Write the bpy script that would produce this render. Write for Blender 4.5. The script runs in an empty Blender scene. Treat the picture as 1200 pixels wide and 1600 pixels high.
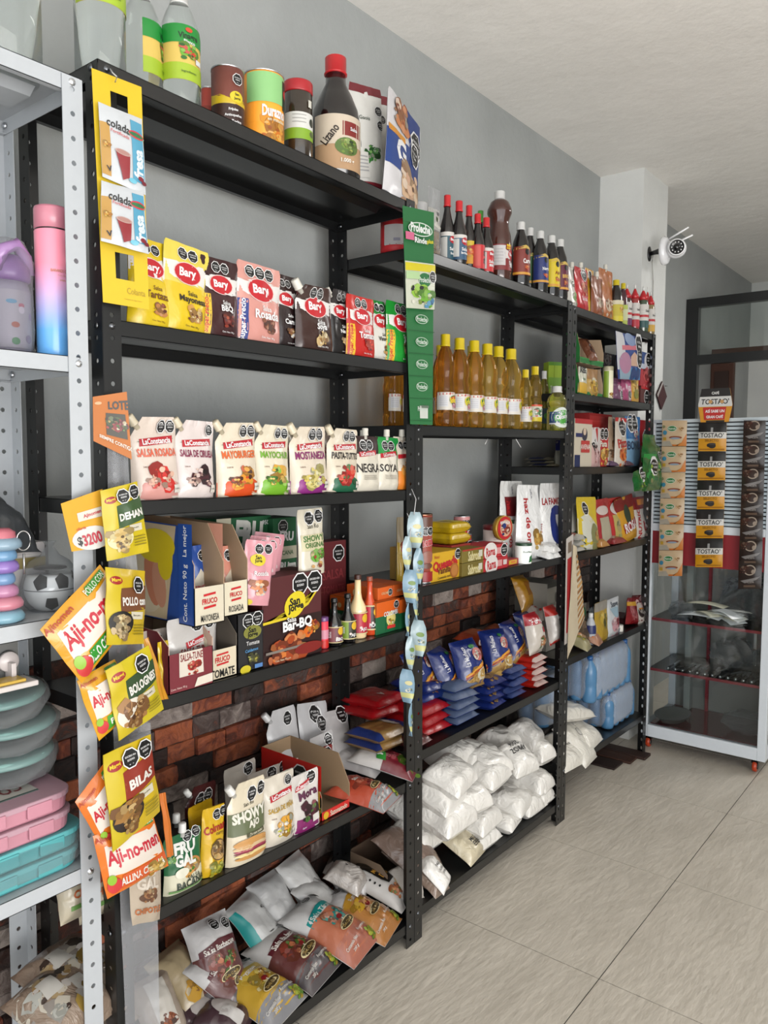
import bpy, bmesh, math, random
from math import sin, cos, pi, radians, sqrt, atan2, exp
from mathutils import Vector, Matrix, Euler, noise

SC = bpy.context.scene
COL = SC.collection

# ------------------------------------------------------------------ camera
CAM = Vector((1.2408, 0.0, 1.3747)); FPX = 1219.75
cR = Vector((0.78469114, 0.61987307, 0.00414676))
cU = Vector((-0.04765071, 0.05364811, 0.99742232))
cF = Vector((-0.61805277, 0.78286605, -0.07163459))

def ray(u, v): return cF + cR * ((u - 600) / FPX) - cU * ((v - 800) / FPX)
def onX(u, v, X):
    d = ray(u, v); return CAM + d * ((X - CAM.x) / d.x)
def onY(u, v, Y):
    d = ray(u, v); return CAM + d * ((Y - CAM.y) / d.y)
def onZ(u, v, Z):
    d = ray(u, v); return CAM + d * ((Z - CAM.z) / d.z)

# ------------------------------------------------------------------ materials
_M = {}
def s2l(c): return c / 12.92 if c <= .04045 else ((c + .055) / 1.055) ** 2.4
def rgb(h):
    if isinstance(h, str):
        h = h.lstrip('#'); return tuple(s2l(int(h[i:i + 2], 16) / 255) for i in (0, 2, 4)) + (1,)
    return tuple(h) + (1,)
KIND = dict(ink=(.42, 0, 0), film=(.3, 0, .25), paper=(.7, 0, 0), card=(.6, 0, 0), steel=(.3, 1, 0), plastic=(.35, 0, .2),
            glossy=(.12, 0, .6), paint=(.5, 0, 0), rack=(.38, .0, .25), foil=(.25, .35, .3))
def M(color, kind='ink'):
    key = (color, kind)
    if key in _M: return _M[key]
    m = bpy.data.materials.new('%s_%s' % (kind, str(color).strip('#'))); m.use_nodes = True
    nt = m.node_tree; b = nt.nodes['Principled BSDF']; c = rgb(color)
    N = nt.nodes.new; Lk = nt.links.new
    tc = N('ShaderNodeTexCoord')
    if kind in KIND:
        ro, me, co = KIND[kind]
        b.inputs['Roughness'].default_value = ro; b.inputs['Metallic'].default_value = me
        b.inputs['Coat Weight'].default_value = co; b.inputs['Coat Roughness'].default_value = .15
        nz = N('ShaderNodeTexNoise'); nz.inputs['Scale'].default_value = 60 if kind != 'rack' else 25
        Lk(tc.outputs['Object'], nz.inputs['Vector'])
        mx = N('ShaderNodeMix'); mx.data_type = 'RGBA'
        k = .93 if kind != 'rack' else .6
        if kind in ('ink', 'film', 'paper', 'card', 'plastic', 'foil'): c = tuple(x * .59 for x in c[:3]) + (1,)
        mx.inputs['A'].default_value = tuple(x * k for x in c[:3]) + (1,); mx.inputs['B'].default_value = c
        Lk(nz.outputs['Fac'], mx.inputs['Factor']); Lk(mx.outputs['Result'], b.inputs['Base Color'])
        if kind in ('film', 'foil'):
            n2 = N('ShaderNodeTexNoise'); n2.inputs['Scale'].default_value = 28; n2.inputs['Distortion'].default_value = 1.2
            Lk(tc.outputs['Object'], n2.inputs['Vector'])
            bp = N('ShaderNodeBump'); bp.inputs['Strength'].default_value = .35; bp.inputs['Distance'].default_value = .004
            Lk(n2.outputs['Fac'], bp.inputs['Height']); Lk(bp.outputs['Normal'], b.inputs['Normal'])
    elif kind == 'liquid':      # clear or tinted liquid in a clear bottle
        b.inputs['Base Color'].default_value = c; b.inputs['Roughness'].default_value = .04
        b.inputs['Transmission Weight'].default_value = .93; b.inputs['IOR'].default_value = 1.25
    elif kind == 'sheet':       # smooth thin clear film
        out = nt.nodes['Material Output']; tr = N('ShaderNodeBsdfTransparent'); tr.inputs['Color'].default_value = c
        mixs = N('ShaderNodeMixShader'); mixs.inputs['Fac'].default_value = .16; b.inputs['Base Color'].default_value = (.6, .6, .62, 1); b.inputs['Roughness'].default_value = .2
        Lk(tr.outputs[0], mixs.inputs[1]); Lk(b.outputs[0], mixs.inputs[2]); Lk(mixs.outputs[0], out.inputs['Surface'])
    elif kind in ('clear', 'wrap'):       # thin clear plastic: mostly see-through, glossy creases
        out = nt.nodes['Material Output']; tr = N('ShaderNodeBsdfTransparent'); tr.inputs['Color'].default_value = c
        mixs = N('ShaderNodeMixShader'); lw = N('ShaderNodeLayerWeight'); lw.inputs['Blend'].default_value = .35
        n2 = N('ShaderNodeTexNoise'); n2.inputs['Scale'].default_value = 22; n2.inputs['Distortion'].default_value = 2
        Lk(tc.outputs['Object'], n2.inputs['Vector'])
        bp = N('ShaderNodeBump'); bp.inputs['Strength'].default_value = .3; bp.inputs['Distance'].default_value = .004
        Lk(n2.outputs['Fac'], bp.inputs['Height']); Lk(bp.outputs['Normal'], b.inputs['Normal'])
        mp = N('ShaderNodeMapRange'); mp.inputs['To Min'].default_value = .05 if kind == 'clear' else .2; mp.inputs['To Max'].default_value = .42 if kind == 'clear' else .7
        Lk(lw.outputs['Facing'], mp.inputs['Value']); Lk(mp.outputs['Result'], mixs.inputs['Fac'])
        b.inputs['Base Color'].default_value = (.55, .56, .57, 1); b.inputs['Roughness'].default_value = .1
        Lk(tr.outputs[0], mixs.inputs[1]); Lk(b.outputs[0], mixs.inputs[2]); Lk(mixs.outputs[0], out.inputs['Surface'])
    elif kind == 'glass':       # flat pane
        out = nt.nodes['Material Output']; tr = N('ShaderNodeBsdfTransparent'); tr.inputs['Color'].default_value = c
        gl = N('ShaderNodeBsdfGlossy'); gl.inputs['Roughness'].default_value = .02
        fr = N('ShaderNodeFresnel'); fr.inputs['IOR'].default_value = 1.45
        mixs = N('ShaderNodeMixShader'); Lk(fr.outputs[0], mixs.inputs['Fac'])
        Lk(tr.outputs[0], mixs.inputs[1]); Lk(gl.outputs[0], mixs.inputs[2]); Lk(mixs.outputs[0], out.inputs['Surface'])
    elif kind == 'bag':         # milky plastic bag full of white powder
        c = tuple(x * .78 for x in c[:3]) + (1,)
        b.inputs['Base Color'].default_value = c; b.inputs['Roughness'].default_value = .3
        b.inputs['Subsurface Weight'].default_value = .0; b.inputs['Coat Weight'].default_value = .5; b.inputs['Coat Roughness'].default_value = .12
        n2 = N('ShaderNodeTexNoise'); n2.inputs['Scale'].default_value = 16; n2.inputs['Distortion'].default_value = 2.5; n2.inputs['Detail'].default_value = 4
        Lk(tc.outputs['Object'], n2.inputs['Vector'])
        bp = N('ShaderNodeBump'); bp.inputs['Strength'].default_value = .6; bp.inputs['Distance'].default_value = .012
        Lk(n2.outputs['Fac'], bp.inputs['Height']); Lk(bp.outputs['Normal'], b.inputs['Normal'])
    _M[key] = m; return m

def shade(h, k):
    v = [int(h[i:i + 2], 16) for i in (0, 2, 4)]
    v = [x * (1 + k) if k < 0 else x + (255 - x) * k for x in v]
    return '%02x%02x%02x' % tuple(min(255, int(x / 8) * 8) for x in v)
# ------------------------------------------------------------------ text
_G = {}
def glyphs(s, bold=.0):
    k = (s, bold)
    if k not in _G:
        cu = bpy.data.curves.new('t', 'FONT'); cu.body = s; cu.resolution_u = 2; cu.offset = bold; cu.fill_mode = 'FRONT'
        ob = bpy.data.objects.new('t', cu); me = ob.to_mesh()
        vs = [(v.co.x, v.co.y) for v in me.vertices]; fs = [tuple(p.vertices) for p in me.polygons]
        ob.to_mesh_clear(); bpy.data.objects.remove(ob); bpy.data.curves.remove(cu)
        if vs:
            x0 = min(v[0] for v in vs); x1 = max(v[0] for v in vs); y0 = min(v[1] for v in vs); y1 = max(v[1] for v in vs)
        else: x0 = y0 = 0; x1 = y1 = 1
        hh = max(y1 - y0, 1e-6); cx = (x0 + x1) / 2; cy = (y0 + y1) / 2
        _G[k] = ([((x - cx) / hh, (y - cy) / hh) for x, y in vs], fs, (x1 - x0) / hh)
    return _G[k]

# ------------------------------------------------------------------ mesh builder
class MB:
    def __init__(s): s.v = []; s.f = []; s.m = []; s.sm = []
    def add(s, vs, fs, mat, smooth=False):
        o = len(s.v); s.v += [tuple(v) for v in vs]
        for i, f in enumerate(fs):
            s.f.append(tuple(o + k for k in f)); s.m.append(mat[i] if isinstance(mat, list) else mat); s.sm.append(smooth)
        return s
    def box(s, x0, x1, y0, y1, z0, z1, mat, bev=0):
        if bev:
            bm = bmesh.new(); bmesh.ops.create_cube(bm, size=1)
            for v in bm.verts: v.co = ((x0 + x1) / 2 + v.co.x * (x1 - x0), (y0 + y1) / 2 + v.co.y * (y1 - y0), (z0 + z1) / 2 + v.co.z * (z1 - z0))
            bmesh.ops.bevel(bm, geom=bm.edges[:], offset=bev, segments=2, affect='EDGES', profile=.5)
            bm.verts.index_update(); vs = [v.co[:] for v in bm.verts]; fs = [tuple(v.index for v in f.verts) for f in bm.faces]; bm.free()
            return s.add(vs, fs, mat, False)
        vs = [(x, y, z) for z in (z0, z1) for y in (y0, y1) for x in (x0, x1)]
        return s.add(vs, [(0, 2, 3, 1), (4, 5, 7, 6), (0, 1, 5, 4), (2, 6, 7, 3), (0, 4, 6, 2), (1, 3, 7, 5)], mat)
    def lathe(s, prof, mat, n=24, c=(0, 0, 0), cap=True, smooth=True, squash=1, fn=None):
        vs = []; fs = []; ms = []
        for r, z in prof:
            for i in range(n):
                a = 2 * pi * i / n; p = (c[0] + r * cos(a), c[1] + r * sin(a) * squash, c[2] + z)
                vs.append(fn(p) if fn else p)
        for k in range(len(prof) - 1):
            for i in range(n):
                j = (i + 1) % n; fs.append((k * n + i, k * n + j, (k + 1) * n + j, (k + 1) * n + i)); ms.append(mat[k] if isinstance(mat, list) else mat)
        if cap:
            fs.append(tuple(range(n - 1, -1, -1))); ms.append(mat[0] if isinstance(mat, list) else mat)
            o = (len(prof) - 1) * n; fs.append(tuple(o + i for i in range(n))); ms.append(mat[-1] if isinstance(mat, list) else mat)
        return s.add(vs, fs, ms, smooth)
    def tube(s, pts, r, mat, n=8, closed=False):
        P = [Vector(p) for p in pts]; vs = []; fs = []; L = len(P)
        up = Vector((0, 0, 1))
        for i, p in enumerate(P):
            d = (P[(i + 1) % L] - P[i - 1]) if closed else (P[min(i + 1, L - 1)] - P[max(i - 1, 0)])
            d.normalize(); a = d.cross(up)
            if a.length < .05: a = d.cross(Vector((1, 0, 0)))
            a.normalize(); b = d.cross(a); rr = r[i] if isinstance(r, (list, tuple)) else r
            for k in range(n):
                t = 2 * pi * k / n; vs.append(p + a * (rr * cos(t)) + b * (rr * sin(t)))
        for i in range(L if closed else L - 1):
            for k in range(n):
                q = (k + 1) % n; j = (i + 1) % L; fs.append((i * n + k, i * n + q, j * n + q, j * n + k))
        if not closed: fs += [tuple(range(n - 1, -1, -1)), tuple((L - 1) * n + k for k in range(n))]
        return s.add(vs, fs, mat, True)
    def grid(s, fn, na, nb, mat, a=(-1, 1), b=(0, 1), skip=None, smooth=True, flip=False):
        vs = [fn(a[0] + (a[1] - a[0]) * i / na, b[0] + (b[1] - b[0]) * j / nb) for j in range(nb + 1) for i in range(na + 1)]
        fs = []
        for j in range(nb):
            for i in range(na):
                if skip and skip(a[0] + (a[1] - a[0]) * (i + .5) / na, b[0] + (b[1] - b[0]) * (j + .5) / nb): continue
                o = j * (na + 1) + i; q = (o, o + 1, o + na + 2, o + na + 1); fs.append(q[::-1] if flip else q)
        return s.add(vs, fs, mat, smooth)
    def ink(s, items, surf, w, h, base=.0006, fine=1):
        """items drawn on surf(a,b,off); a in -1..1, b in 0..1; radii are fractions of w."""
        off = base
        rx = lambda r: 2 * r; rz = lambda r: r * w / h
        for it in items:
            k = it[0]; off += .00016 if k != 't' else .0003
            S = lambda a, b: surf(max(-1.02, min(1.02, a)), b, off)
            if k == 'r':
                _, a0, a1, b0, b1, c = it[:6]; kd = it[6] if len(it) > 6 else 'ink'
                na = max(2, int(abs(a1 - a0) * 9 * fine)); nb = max(2, int(abs(b1 - b0) * 18 * fine))
                s.grid(S, na, nb, M(c, kd), (a0, a1), (b0, b1))
            elif k in 'eo':
                if k == 'e': _, a, b, r1, r2, c = it[:6]; rot = it[6] if len(it) > 6 else 0; n = 20
                else: _, a, b, r1 = it[:4]; r1 *= 1.16; r2 = r1; rot = 0; n = 8; c = 'ffffff'
                def ring(rad1, rad2, col, nn, ph=0):
                    vs = [S(a, b)]
                    for q in (.33, .66, 1):
                        for i in range(nn):
                            t = 2 * pi * (i + ph) / nn; x = rad1 * q * cos(t); y = rad2 * q * sin(t)
                            x, y = x * cos(rot) - y * sin(rot), x * sin(rot) + y * cos(rot)
                            vs.append(S(a + rx(x), b + rz(y)))
                    fs = [(0, 1 + i, 1 + (i + 1) % nn) for i in range(nn)] + [(1 + g + i, 1 + g + nn + i, 1 + g + nn + (i + 1) % nn, 1 + g + (i + 1) % nn) for g in (0, nn) for i in range(nn)]
                    s.add(vs, fs, M(col), True)
                if k == 'e': ring(r1, r2, c, n)
                else:
                    ring(r1, r1, 'ffffff', 8, .5); off += .00009; ring(r1 * .88, r1 * .88, '0c0c0c', 8, .5); off += .00009
                    word = it[4] if len(it) > 4 else 'SODIO'
                    for (dy, tx, hh) in ((.22, 'EXCESO EN', .17), (-.12, word, .2), (-.55, 'Minsalud', .1)):
                        s._text(S, a, b + rz(dy * r1), r1 * hh, tx, 'ffffff', 0, r1 * 1.35, w, h, .015)
            elif k == 't':
                _, a, b, hh, tx, c = it[:6]; rot = it[6] if len(it) > 6 else 0; mw = it[7] if len(it) > 7 else .92; bold = it[8] if len(it) > 8 else .03
                s._text(S, a, b, hh, tx, c, rot, mw, w, h, bold)
            elif k == 'p':      # polygon, convex
                _, pts, c = it; pts = [(p[0] + (q[0] - p[0]) * t / 4, p[1] + (q[1] - p[1]) * t / 4) for p, q in zip(pts, pts[1:] + pts[:1]) for t in range(4)]; n = len(pts); ca = sum(p[0] for p in pts) / n; cb = sum(p[1] for p in pts) / n
                vs = [S(ca, cb)]
                for q in (.25, .5, .75, 1): vs += [S(ca + (p[0] - ca) * q, cb + (p[1] - cb) * q) for p in pts]
                fs = [(0, 1 + i, 1 + (i + 1) % n) for i in range(n)] + [(1 + g * n + i, 1 + g * n + n + i, 1 + g * n + n + (i + 1) % n, 1 + g * n + (i + 1) % n) for g in range(3) for i in range(n)]
                s.add(vs, fs, M(c), True)
            elif k == 'f':      # cluster of food shapes
                _, a, b, r, cols, seed = it; rnd = random.Random(seed)
                for j in range(22):
                    c = shade(cols[j % len(cols)] if j > 4 else cols[0], (0, -.28, .18, -.12)[(j // 2) % 4]); aa = a + rx(rnd.uniform(-.6, .6) * r); bb = b + rz(rnd.uniform(-.5, .5) * r); off += .000025
                    n = 9; q = r * (rnd.uniform(.42, .55) if j < 4 else rnd.uniform(.10, .26)); e = rnd.uniform(.5, 1); vs = [S(aa, bb)]
                    for i in range(n):
                        t = 2 * pi * i / n; z = q * rnd.uniform(.75, 1.1); vs.append(S(aa + rx(z * cos(t)), bb + rz(z * e * sin(t))))
                    s.add(vs, [(0, 1 + i, 1 + (i + 1) % n) for i in range(n)], M(c), True)
    def _text(s, S, a, b, hh, tx, c, rot, mw, w, h, bold):
        vs, fs, asp = glyphs(tx, bold); sx = min(hh, mw / max(asp, .01)) if mw else hh
        out = []
        for x, y in vs:
            X = x * sx; Y = y * hh; X, Y = X * cos(rot) - Y * sin(rot), X * sin(rot) + Y * cos(rot)
            out.append(S(a + 2 * X, b + Y * w / h))
        s.add(out, fs, M(c), False)
    def build(s, name, parent=None, loc=None, rot=None, solid=0):
        me = bpy.data.meshes.new(name); me.from_pydata(s.v, [], s.f)
        mats = []; idx = {}
        for m in s.m:
            if m.name not in idx: idx[m.name] = len(mats); mats.append(m)
        for m in mats: me.materials.append(m)
        me.polygons.foreach_set('material_index', [idx[m.name] for m in s.m])
        me.polygons.foreach_set('use_smooth', s.sm); me.update()
        o = bpy.data.objects.new(name, me); COL.objects.link(o)
        if parent: o.parent = parent
        if loc is not None: o.location = loc
        if rot is not None: o.rotation_euler = rot
        if solid:
            md = o.modifiers.new('thickness', 'SOLIDIFY'); md.thickness = solid; md.offset = 0
        return o

def tag(o, label=None, cat=None, group=None, kind=None):
    if label: o['label'] = label
    if cat: o['category'] = cat
    if group: o['group'] = group
    if kind: o['kind'] = kind
    return o
def thing(name, label, cat, loc=(0, 0, 0), rot=(0, 0, 0), group=None):
    o = bpy.data.objects.new(name, None); COL.objects.link(o); o.location = loc; o.rotation_euler = rot; o.empty_display_size = .02
    return tag(o, label, cat, group)
def copy_tree(o, loc, rot=None, label=None, group=None, parent=None):
    c = o.copy(); COL.objects.link(c)
    if parent: c.parent = parent
    else:
        c.location = loc
        if rot is not None: c.rotation_euler = rot
        if label: c['label'] = label
        if group: c['group'] = group
    for ch in [x for x in o.children]: copy_tree(ch, None, parent=c)
    return c
def structure(o): o['kind'] = 'structure'; return o
HALF = pi / 2     # things on the racks face +X: local x runs along the wall, local -y looks into the room

def pxw(u0, u1, P, nrm=None):
    """real width of something u0..u1 wide at P whose face looks along nrm"""
    d = P - CAM; Z = d.dot(cF); th = atan2(d.dot(cR), Z); w = (u1 - u0) * Z * cos(th) ** 2 / FPX / cos(th)
    if nrm is None: return w
    d2 = Vector((d.x, d.y)).normalized(); c = abs(d2.x * nrm[0] + d2.y * nrm[1]); return w / max(c, .3)

# ================================================================== ROOM
WX = -.335; CEIL = 2.712
def wallmat(name, c1, c2, sc=3.5, rough=.6):
    m = bpy.data.materials.new(name); m.use_nodes = True; nt = m.node_tree; b = nt.nodes['Principled BSDF']; N = nt.nodes.new; Lk = nt.links.new
    tc = N('ShaderNodeTexCoord'); n1 = N('ShaderNodeTexNoise'); n1.inputs['Scale'].default_value = sc; n1.inputs['Detail'].default_value = 6
    Lk(tc.outputs['Object'], n1.inputs['Vector']); r = N('ShaderNodeValToRGB')
    r.color_ramp.elements[0].position = .3; r.color_ramp.elements[0].color = rgb(c1); r.color_ramp.elements[1].position = .7; r.color_ramp.elements[1].color = rgb(c2)
    Lk(n1.outputs['Fac'], r.inputs['Fac']); Lk(r.outputs['Color'], b.inputs['Base Color']); b.inputs['Roughness'].default_value = rough
    n2 = N('ShaderNodeTexNoise'); n2.inputs['Scale'].default_value = 9; n2.inputs['Detail'].default_value = 8; n2.inputs['Roughness'].default_value = .6
    Lk(tc.outputs['Object'], n2.inputs['Vector']); bp = N('ShaderNodeBump'); bp.inputs['Strength'].default_value = .25; bp.inputs['Distance'].default_value = .02
    Lk(n2.outputs['Fac'], bp.inputs['Height']); Lk(bp.outputs['Normal'], b.inputs['Normal'])
    return m
gray = wallmat('grey_wall_paint', '8a8d8c', '949796')
pale = wallmat('pale_plaster', 'bfc0be', 'cbccc9')
ceilm = wallmat('ceiling_plaster', 'dedbd6', 'e8e5e0', 2.0)
def slab(name, x0, x1, y0, y1, z0, z1, m):
    return structure(MB().box(x0, x1, y0, y1, z0, z1, m).build(name))
XR = 3.3
slab('wall_left', WX - .12, WX, -2.9, 6.55, 0, CEIL, gray)
slab('wall_far', WX - .12, XR, 6.55, 6.67, 0, CEIL, pale)
slab('wall_right', XR, XR + .12, 1.9, 6.67, 0, CEIL, pale)
slab('ceiling', WX - .12, XR + .12, -2.9, 6.67, CEIL, CEIL + .1, ceilm)
pil = MB().box(WX, -.122, 3.66, 3.99, 0, CEIL, pale).build('wall_pilaster'); structure(pil)

# floor: large matte tiles with thin dark joints
def floormat():
    m = bpy.data.materials.new('floor_tiles'); m.use_nodes = True; nt = m.node_tree; b = nt.nodes['Principled BSDF']; N = nt.nodes.new; Lk = nt.links.new
    tc = N('ShaderNodeTexCoord'); n1 = N('ShaderNodeTexNoise'); n1.inputs['Scale'].default_value = 5; n1.inputs['Detail'].default_value = 9; n1.inputs['Roughness'].default_value = .65
    mp = N('ShaderNodeMapping'); mp.inputs['Scale'].default_value = (2.4, .8, 1); mp.inputs['Rotation'].default_value = (0, 0, .3)
    Lk(tc.outputs['Object'], mp.inputs['Vector']); Lk(mp.outputs['Vector'], n1.inputs['Vector'])
    r = N('ShaderNodeValToRGB'); r.color_ramp.elements[0].position = .3; r.color_ramp.elements[0].color = rgb('aaa397')
    r.color_ramp.elements[1].position = .72; r.color_ramp.elements[1].color = rgb('bdb6aa'); Lk(n1.outputs['Fac'], r.inputs['Fac'])
    Lk(r.outputs['Color'], b.inputs['Base Color']); b.inputs['Roughness'].default_value = .42
    n2 = N('ShaderNodeTexNoise'); n2.inputs['Scale'].default_value = 22; n2.inputs['Detail'].default_value = 5; Lk(mp.outputs['Vector'], n2.inputs['Vector'])
    bp = N('ShaderNodeBump'); bp.inputs['Strength'].default_value = .35; bp.inputs['Distance'].default_value = .01; Lk(n2.outputs['Fac'], bp.inputs['Height']); Lk(bp.outputs['Normal'], b.inputs['Normal'])
    return m
fm = floormat(); fl = MB()
xs = [.471 - 1.22 + .61 * i for i in range(8)]; ys = [1.90 - .612 * 8 + .612 * i for i in range(17)]
G = .0016
fl.box(WX - .12, XR, -2.9, 6.67, -.08, -.002, M('55504a', 'paper'))
for i in range(len(xs) - 1):
    for j in range(len(ys) - 1):
        xa, xb, ya, yb = xs[i] + G, xs[i + 1] - G, ys[j] + G, ys[j + 1] - G
        fl.add([(xa, ya, 0), (xb, ya, 0), (xb, yb, 0), (xa, yb, 0), (xa, ya, -.002), (xb, ya, -.002), (xb, yb, -.002), (xa, yb, -.002)], [(0, 1, 2, 3), (0, 4, 5, 1), (1, 5, 6, 2), (2, 6, 7, 3), (3, 7, 4, 0)], fm)
structure(fl.build('floor'))

# split-stone brick facing on the lower part of the wall: real staggered blocks of uneven depth
def brickmat():
    m = bpy.data.materials.new('rustic_brick'); m.use_nodes = True; nt = m.node_tree; b = nt.nodes['Principled BSDF']; N = nt.nodes.new; Lk = nt.links.new
    tc = N('ShaderNodeTexCoord'); at = N('ShaderNodeAttribute'); at.attribute_name = 'tone'
    n1 = N('ShaderNodeTexNoise'); n1.inputs['Scale'].default_value = 20; n1.inputs['Detail'].default_value = 8; n1.inputs['Roughness'].default_value = .7; n1.inputs['Distortion'].default_value = 1.2
    Lk(tc.outputs['Object'], n1.inputs['Vector'])
    r = N('ShaderNodeValToRGB'); E = r.color_ramp.elements
    for p, c in ((.0, '171110'), (.2, '38231c'), (.32, '6e3423'), (.46, '9c5433'), (.56, '7c4029'), (.66, '3e2e2a'), (.8, '5c4f4a'), (1, '9a8e86')):
        e = E[0] if p == 0 else (E[len(E) - 1] if p == 1 else E.new(p)); e.color = rgb(c)
    ad = N('ShaderNodeMath'); ad.operation = 'MULTIPLY_ADD'; ad.inputs[1].default_value = .8; Lk(n1.outputs['Fac'], ad.inputs[0]); 
    sb = N('ShaderNodeMath'); sb.operation = 'SUBTRACT'; Lk(at.outputs['Fac'], sb.inputs[0]); sb.inputs[1].default_value = .4; Lk(sb.outputs[0], ad.inputs[2])
    Lk(ad.outputs[0], r.inputs['Fac']); Lk(r.outputs['Color'], b.inputs['Base Color']); b.inputs['Roughness'].default_value = .5
    bp = N('ShaderNodeBump'); bp.inputs['Strength'].default_value = .9; bp.inputs['Distance'].default_value = .014; Lk(n1.outputs['Fac'], bp.inputs['Height']); Lk(bp.outputs['Normal'], b.inputs['Normal'])
    return m
def brick_wall():
    rnd = random.Random(4); vs = []; fs = []; tone = []
    z = .0; row = 0
    while z < .92:
        hh = rnd.uniform(.040, .062); y = .0 + rnd.uniform(-.08, 0)
        while y < 3.66:
            L = rnd.uniform(.07, .19); t = rnd.random(); d = rnd.uniform(.001, .016); g = .0018
            y1 = min(y + L, 3.66); nseg = 4; o = len(vs)
            jit = [rnd.uniform(-.003, .003) for _ in range(nseg + 1)]; jt = [rnd.uniform(-.003, .003) for _ in range(nseg + 1)]
            for k in range(nseg + 1):
                yy = y + g + (y1 - y - 2 * g) * k / nseg
                vs += [(0, yy, z + g + jit[k] * .6), (d, yy, z + g + .0015 + jit[k] * .6), (d * rnd.uniform(.7, 1.3), yy, z + hh / 2), (d, yy, z + hh - g - .0015 + jt[k] * .6), (0, yy, z + hh - g + jt[k] * .6)]
            for k in range(nseg):
                for q in range(4): fs.append((o + k * 5 + q, o + k * 5 + 5 + q, o + k * 5 + 6 + q, o + k * 5 + 1 + q)); tone.append(t)
            fs.append((o, o + 1, o + 2, o + 3, o + 4)); tone.append(t); e = o + nseg * 5; fs.append((e + 4, e + 3, e + 2, e + 1, e)); tone.append(t)
            y = y1
        z += hh; row += 1
    vs += [(-.0005, -.1, 0), (-.0005, 3.66, 0), (-.0005, 3.66, z), (-.0005, -.1, z)]; o = len(vs) - 4
    fs.append((o, o + 1, o + 2, o + 3)); tone.append(0)
    me = bpy.data.meshes.new('brick'); me.from_pydata(vs, [], fs); at = me.attributes.new('tone', 'FLOAT', 'FACE'); at.data.foreach_set('value', tone)
    me.materials.append(brickmat()); o = bpy.data.objects.new('trim_1', me); COL.objects.link(o); o.location = (WX + .001, 0, 0); return structure(o)
brick_wall()

# far glazed partition: black steel frame, clear panes, brown door leaf behind it
bk = M('101112', 'rack'); PY = 5.0
fr = MB(); z1, z2 = 2.345, 2.0
fr.box(WX, WX + .075, PY, PY + .05, 0, z1, bk); [fr.box(xa, xb, PY, PY + .05, zz - .055, zz, bk) for zz in (z1, z2) for xa, xb in ((WX + .075, .72), (.77, 1.7))]
fr.box(.72, .77, PY, PY + .05, 0, z1, bk); fr.box(1.7, 1.75, PY, PY + .05, 0, z1, bk)
w1 = structure(fr.build('window_1'))
MB().box(WX + .055, .72, PY + .02, PY + .026, z2, z1 - .05, M('f4f7f6', 'glass')).build('pane', w1)
MB().box(.77, 1.7, PY + .02, PY + .026, z2, z1 - .05, M('f4f7f6', 'glass')).build('pane', w1)
MB().box(.77, 1.7, PY + .02, PY + .026, .05, z2 - .05, M('f4f7f6', 'glass')).build('pane', w1)
br = M('5c3422', 'card'); dr = MB()
dr.box(WX + .002, WX + .15, 5.55, 5.59, 0, 2.06, br, .004)
dr.box(WX + .03, WX + .12, 5.54, 5.55, .2, .95, M('3c2216', 'card')); dr.box(WX + .03, WX + .12, 5.54, 5.55, 1.1, 1.95, M('3c2216', 'card'))
dr.box(WX + .002, .3, 5.56, 5.59, 2.06, 2.10, br)
structure(dr.build('door_1'))
MB().box(WX + .125, WX + .14, 5.52, 5.54, 1.0, 1.02, M('8a8a88', 'steel')).build('door_handle', bpy.data.objects['door_1'])
mt = MB(); mt.box(.1, 3.2, 6.50, 6.548, 1.55, 1.56, M('8d8f8e', 'paint')); structure(mt.build('trim_2'))

# ================================================================== RACKS
rk = M('0f1011', 'rack'); wt = M('a0a4a8', 'paint'); chrome = M('c9ccd0', 'steel')
def angle_post(mat, h, sx, sy, lean=0, hole=.0045, W=.036, slot=False):
    """L-section post; corner at origin, flange A runs along y*sy (front face), flange B along x*sx; holes every 4 cm"""
    m = MB()
    def flange(f):
        n = int(h / .04)
        for k in range(n + 1):
            za = k * .04; zb = min(h, za + .04)
            if zb - za < .005: continue
            zc = (za + zb) / 2; uc = W * .5
            rect = [(0, zc), (0, zb), (uc, zb), (W, zb), (W, zc), (W, za), (uc, za), (0, za)]
            rh = hole if zb - za > .03 else .0005
            hol = [(uc - rh, zc), (uc - rh * .7, zc + rh * .7 * (1.8 if slot else 1)), (uc, zc + rh * (1.9 if slot else 1)), (uc + rh * .7, zc + rh * .7 * (1.8 if slot else 1)), (uc + rh, zc), (uc + rh * .7, zc - rh * .7 * (1.8 if slot else 1)), (uc, zc - rh * (1.9 if slot else 1)), (uc - rh * .7, zc - rh * .7 * (1.8 if slot else 1))]
            m.add([f(u, z) for u, z in rect + hol], [(i, (i + 1) % 8, 8 + (i + 1) % 8, 8 + i) for i in range(8)], mat)
    flange(lambda u, z: (0, u * sy + lean * (z - 1), z))
    flange(lambda u, z: (u * sx, lean * (z - 1), z))
    return m
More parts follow.
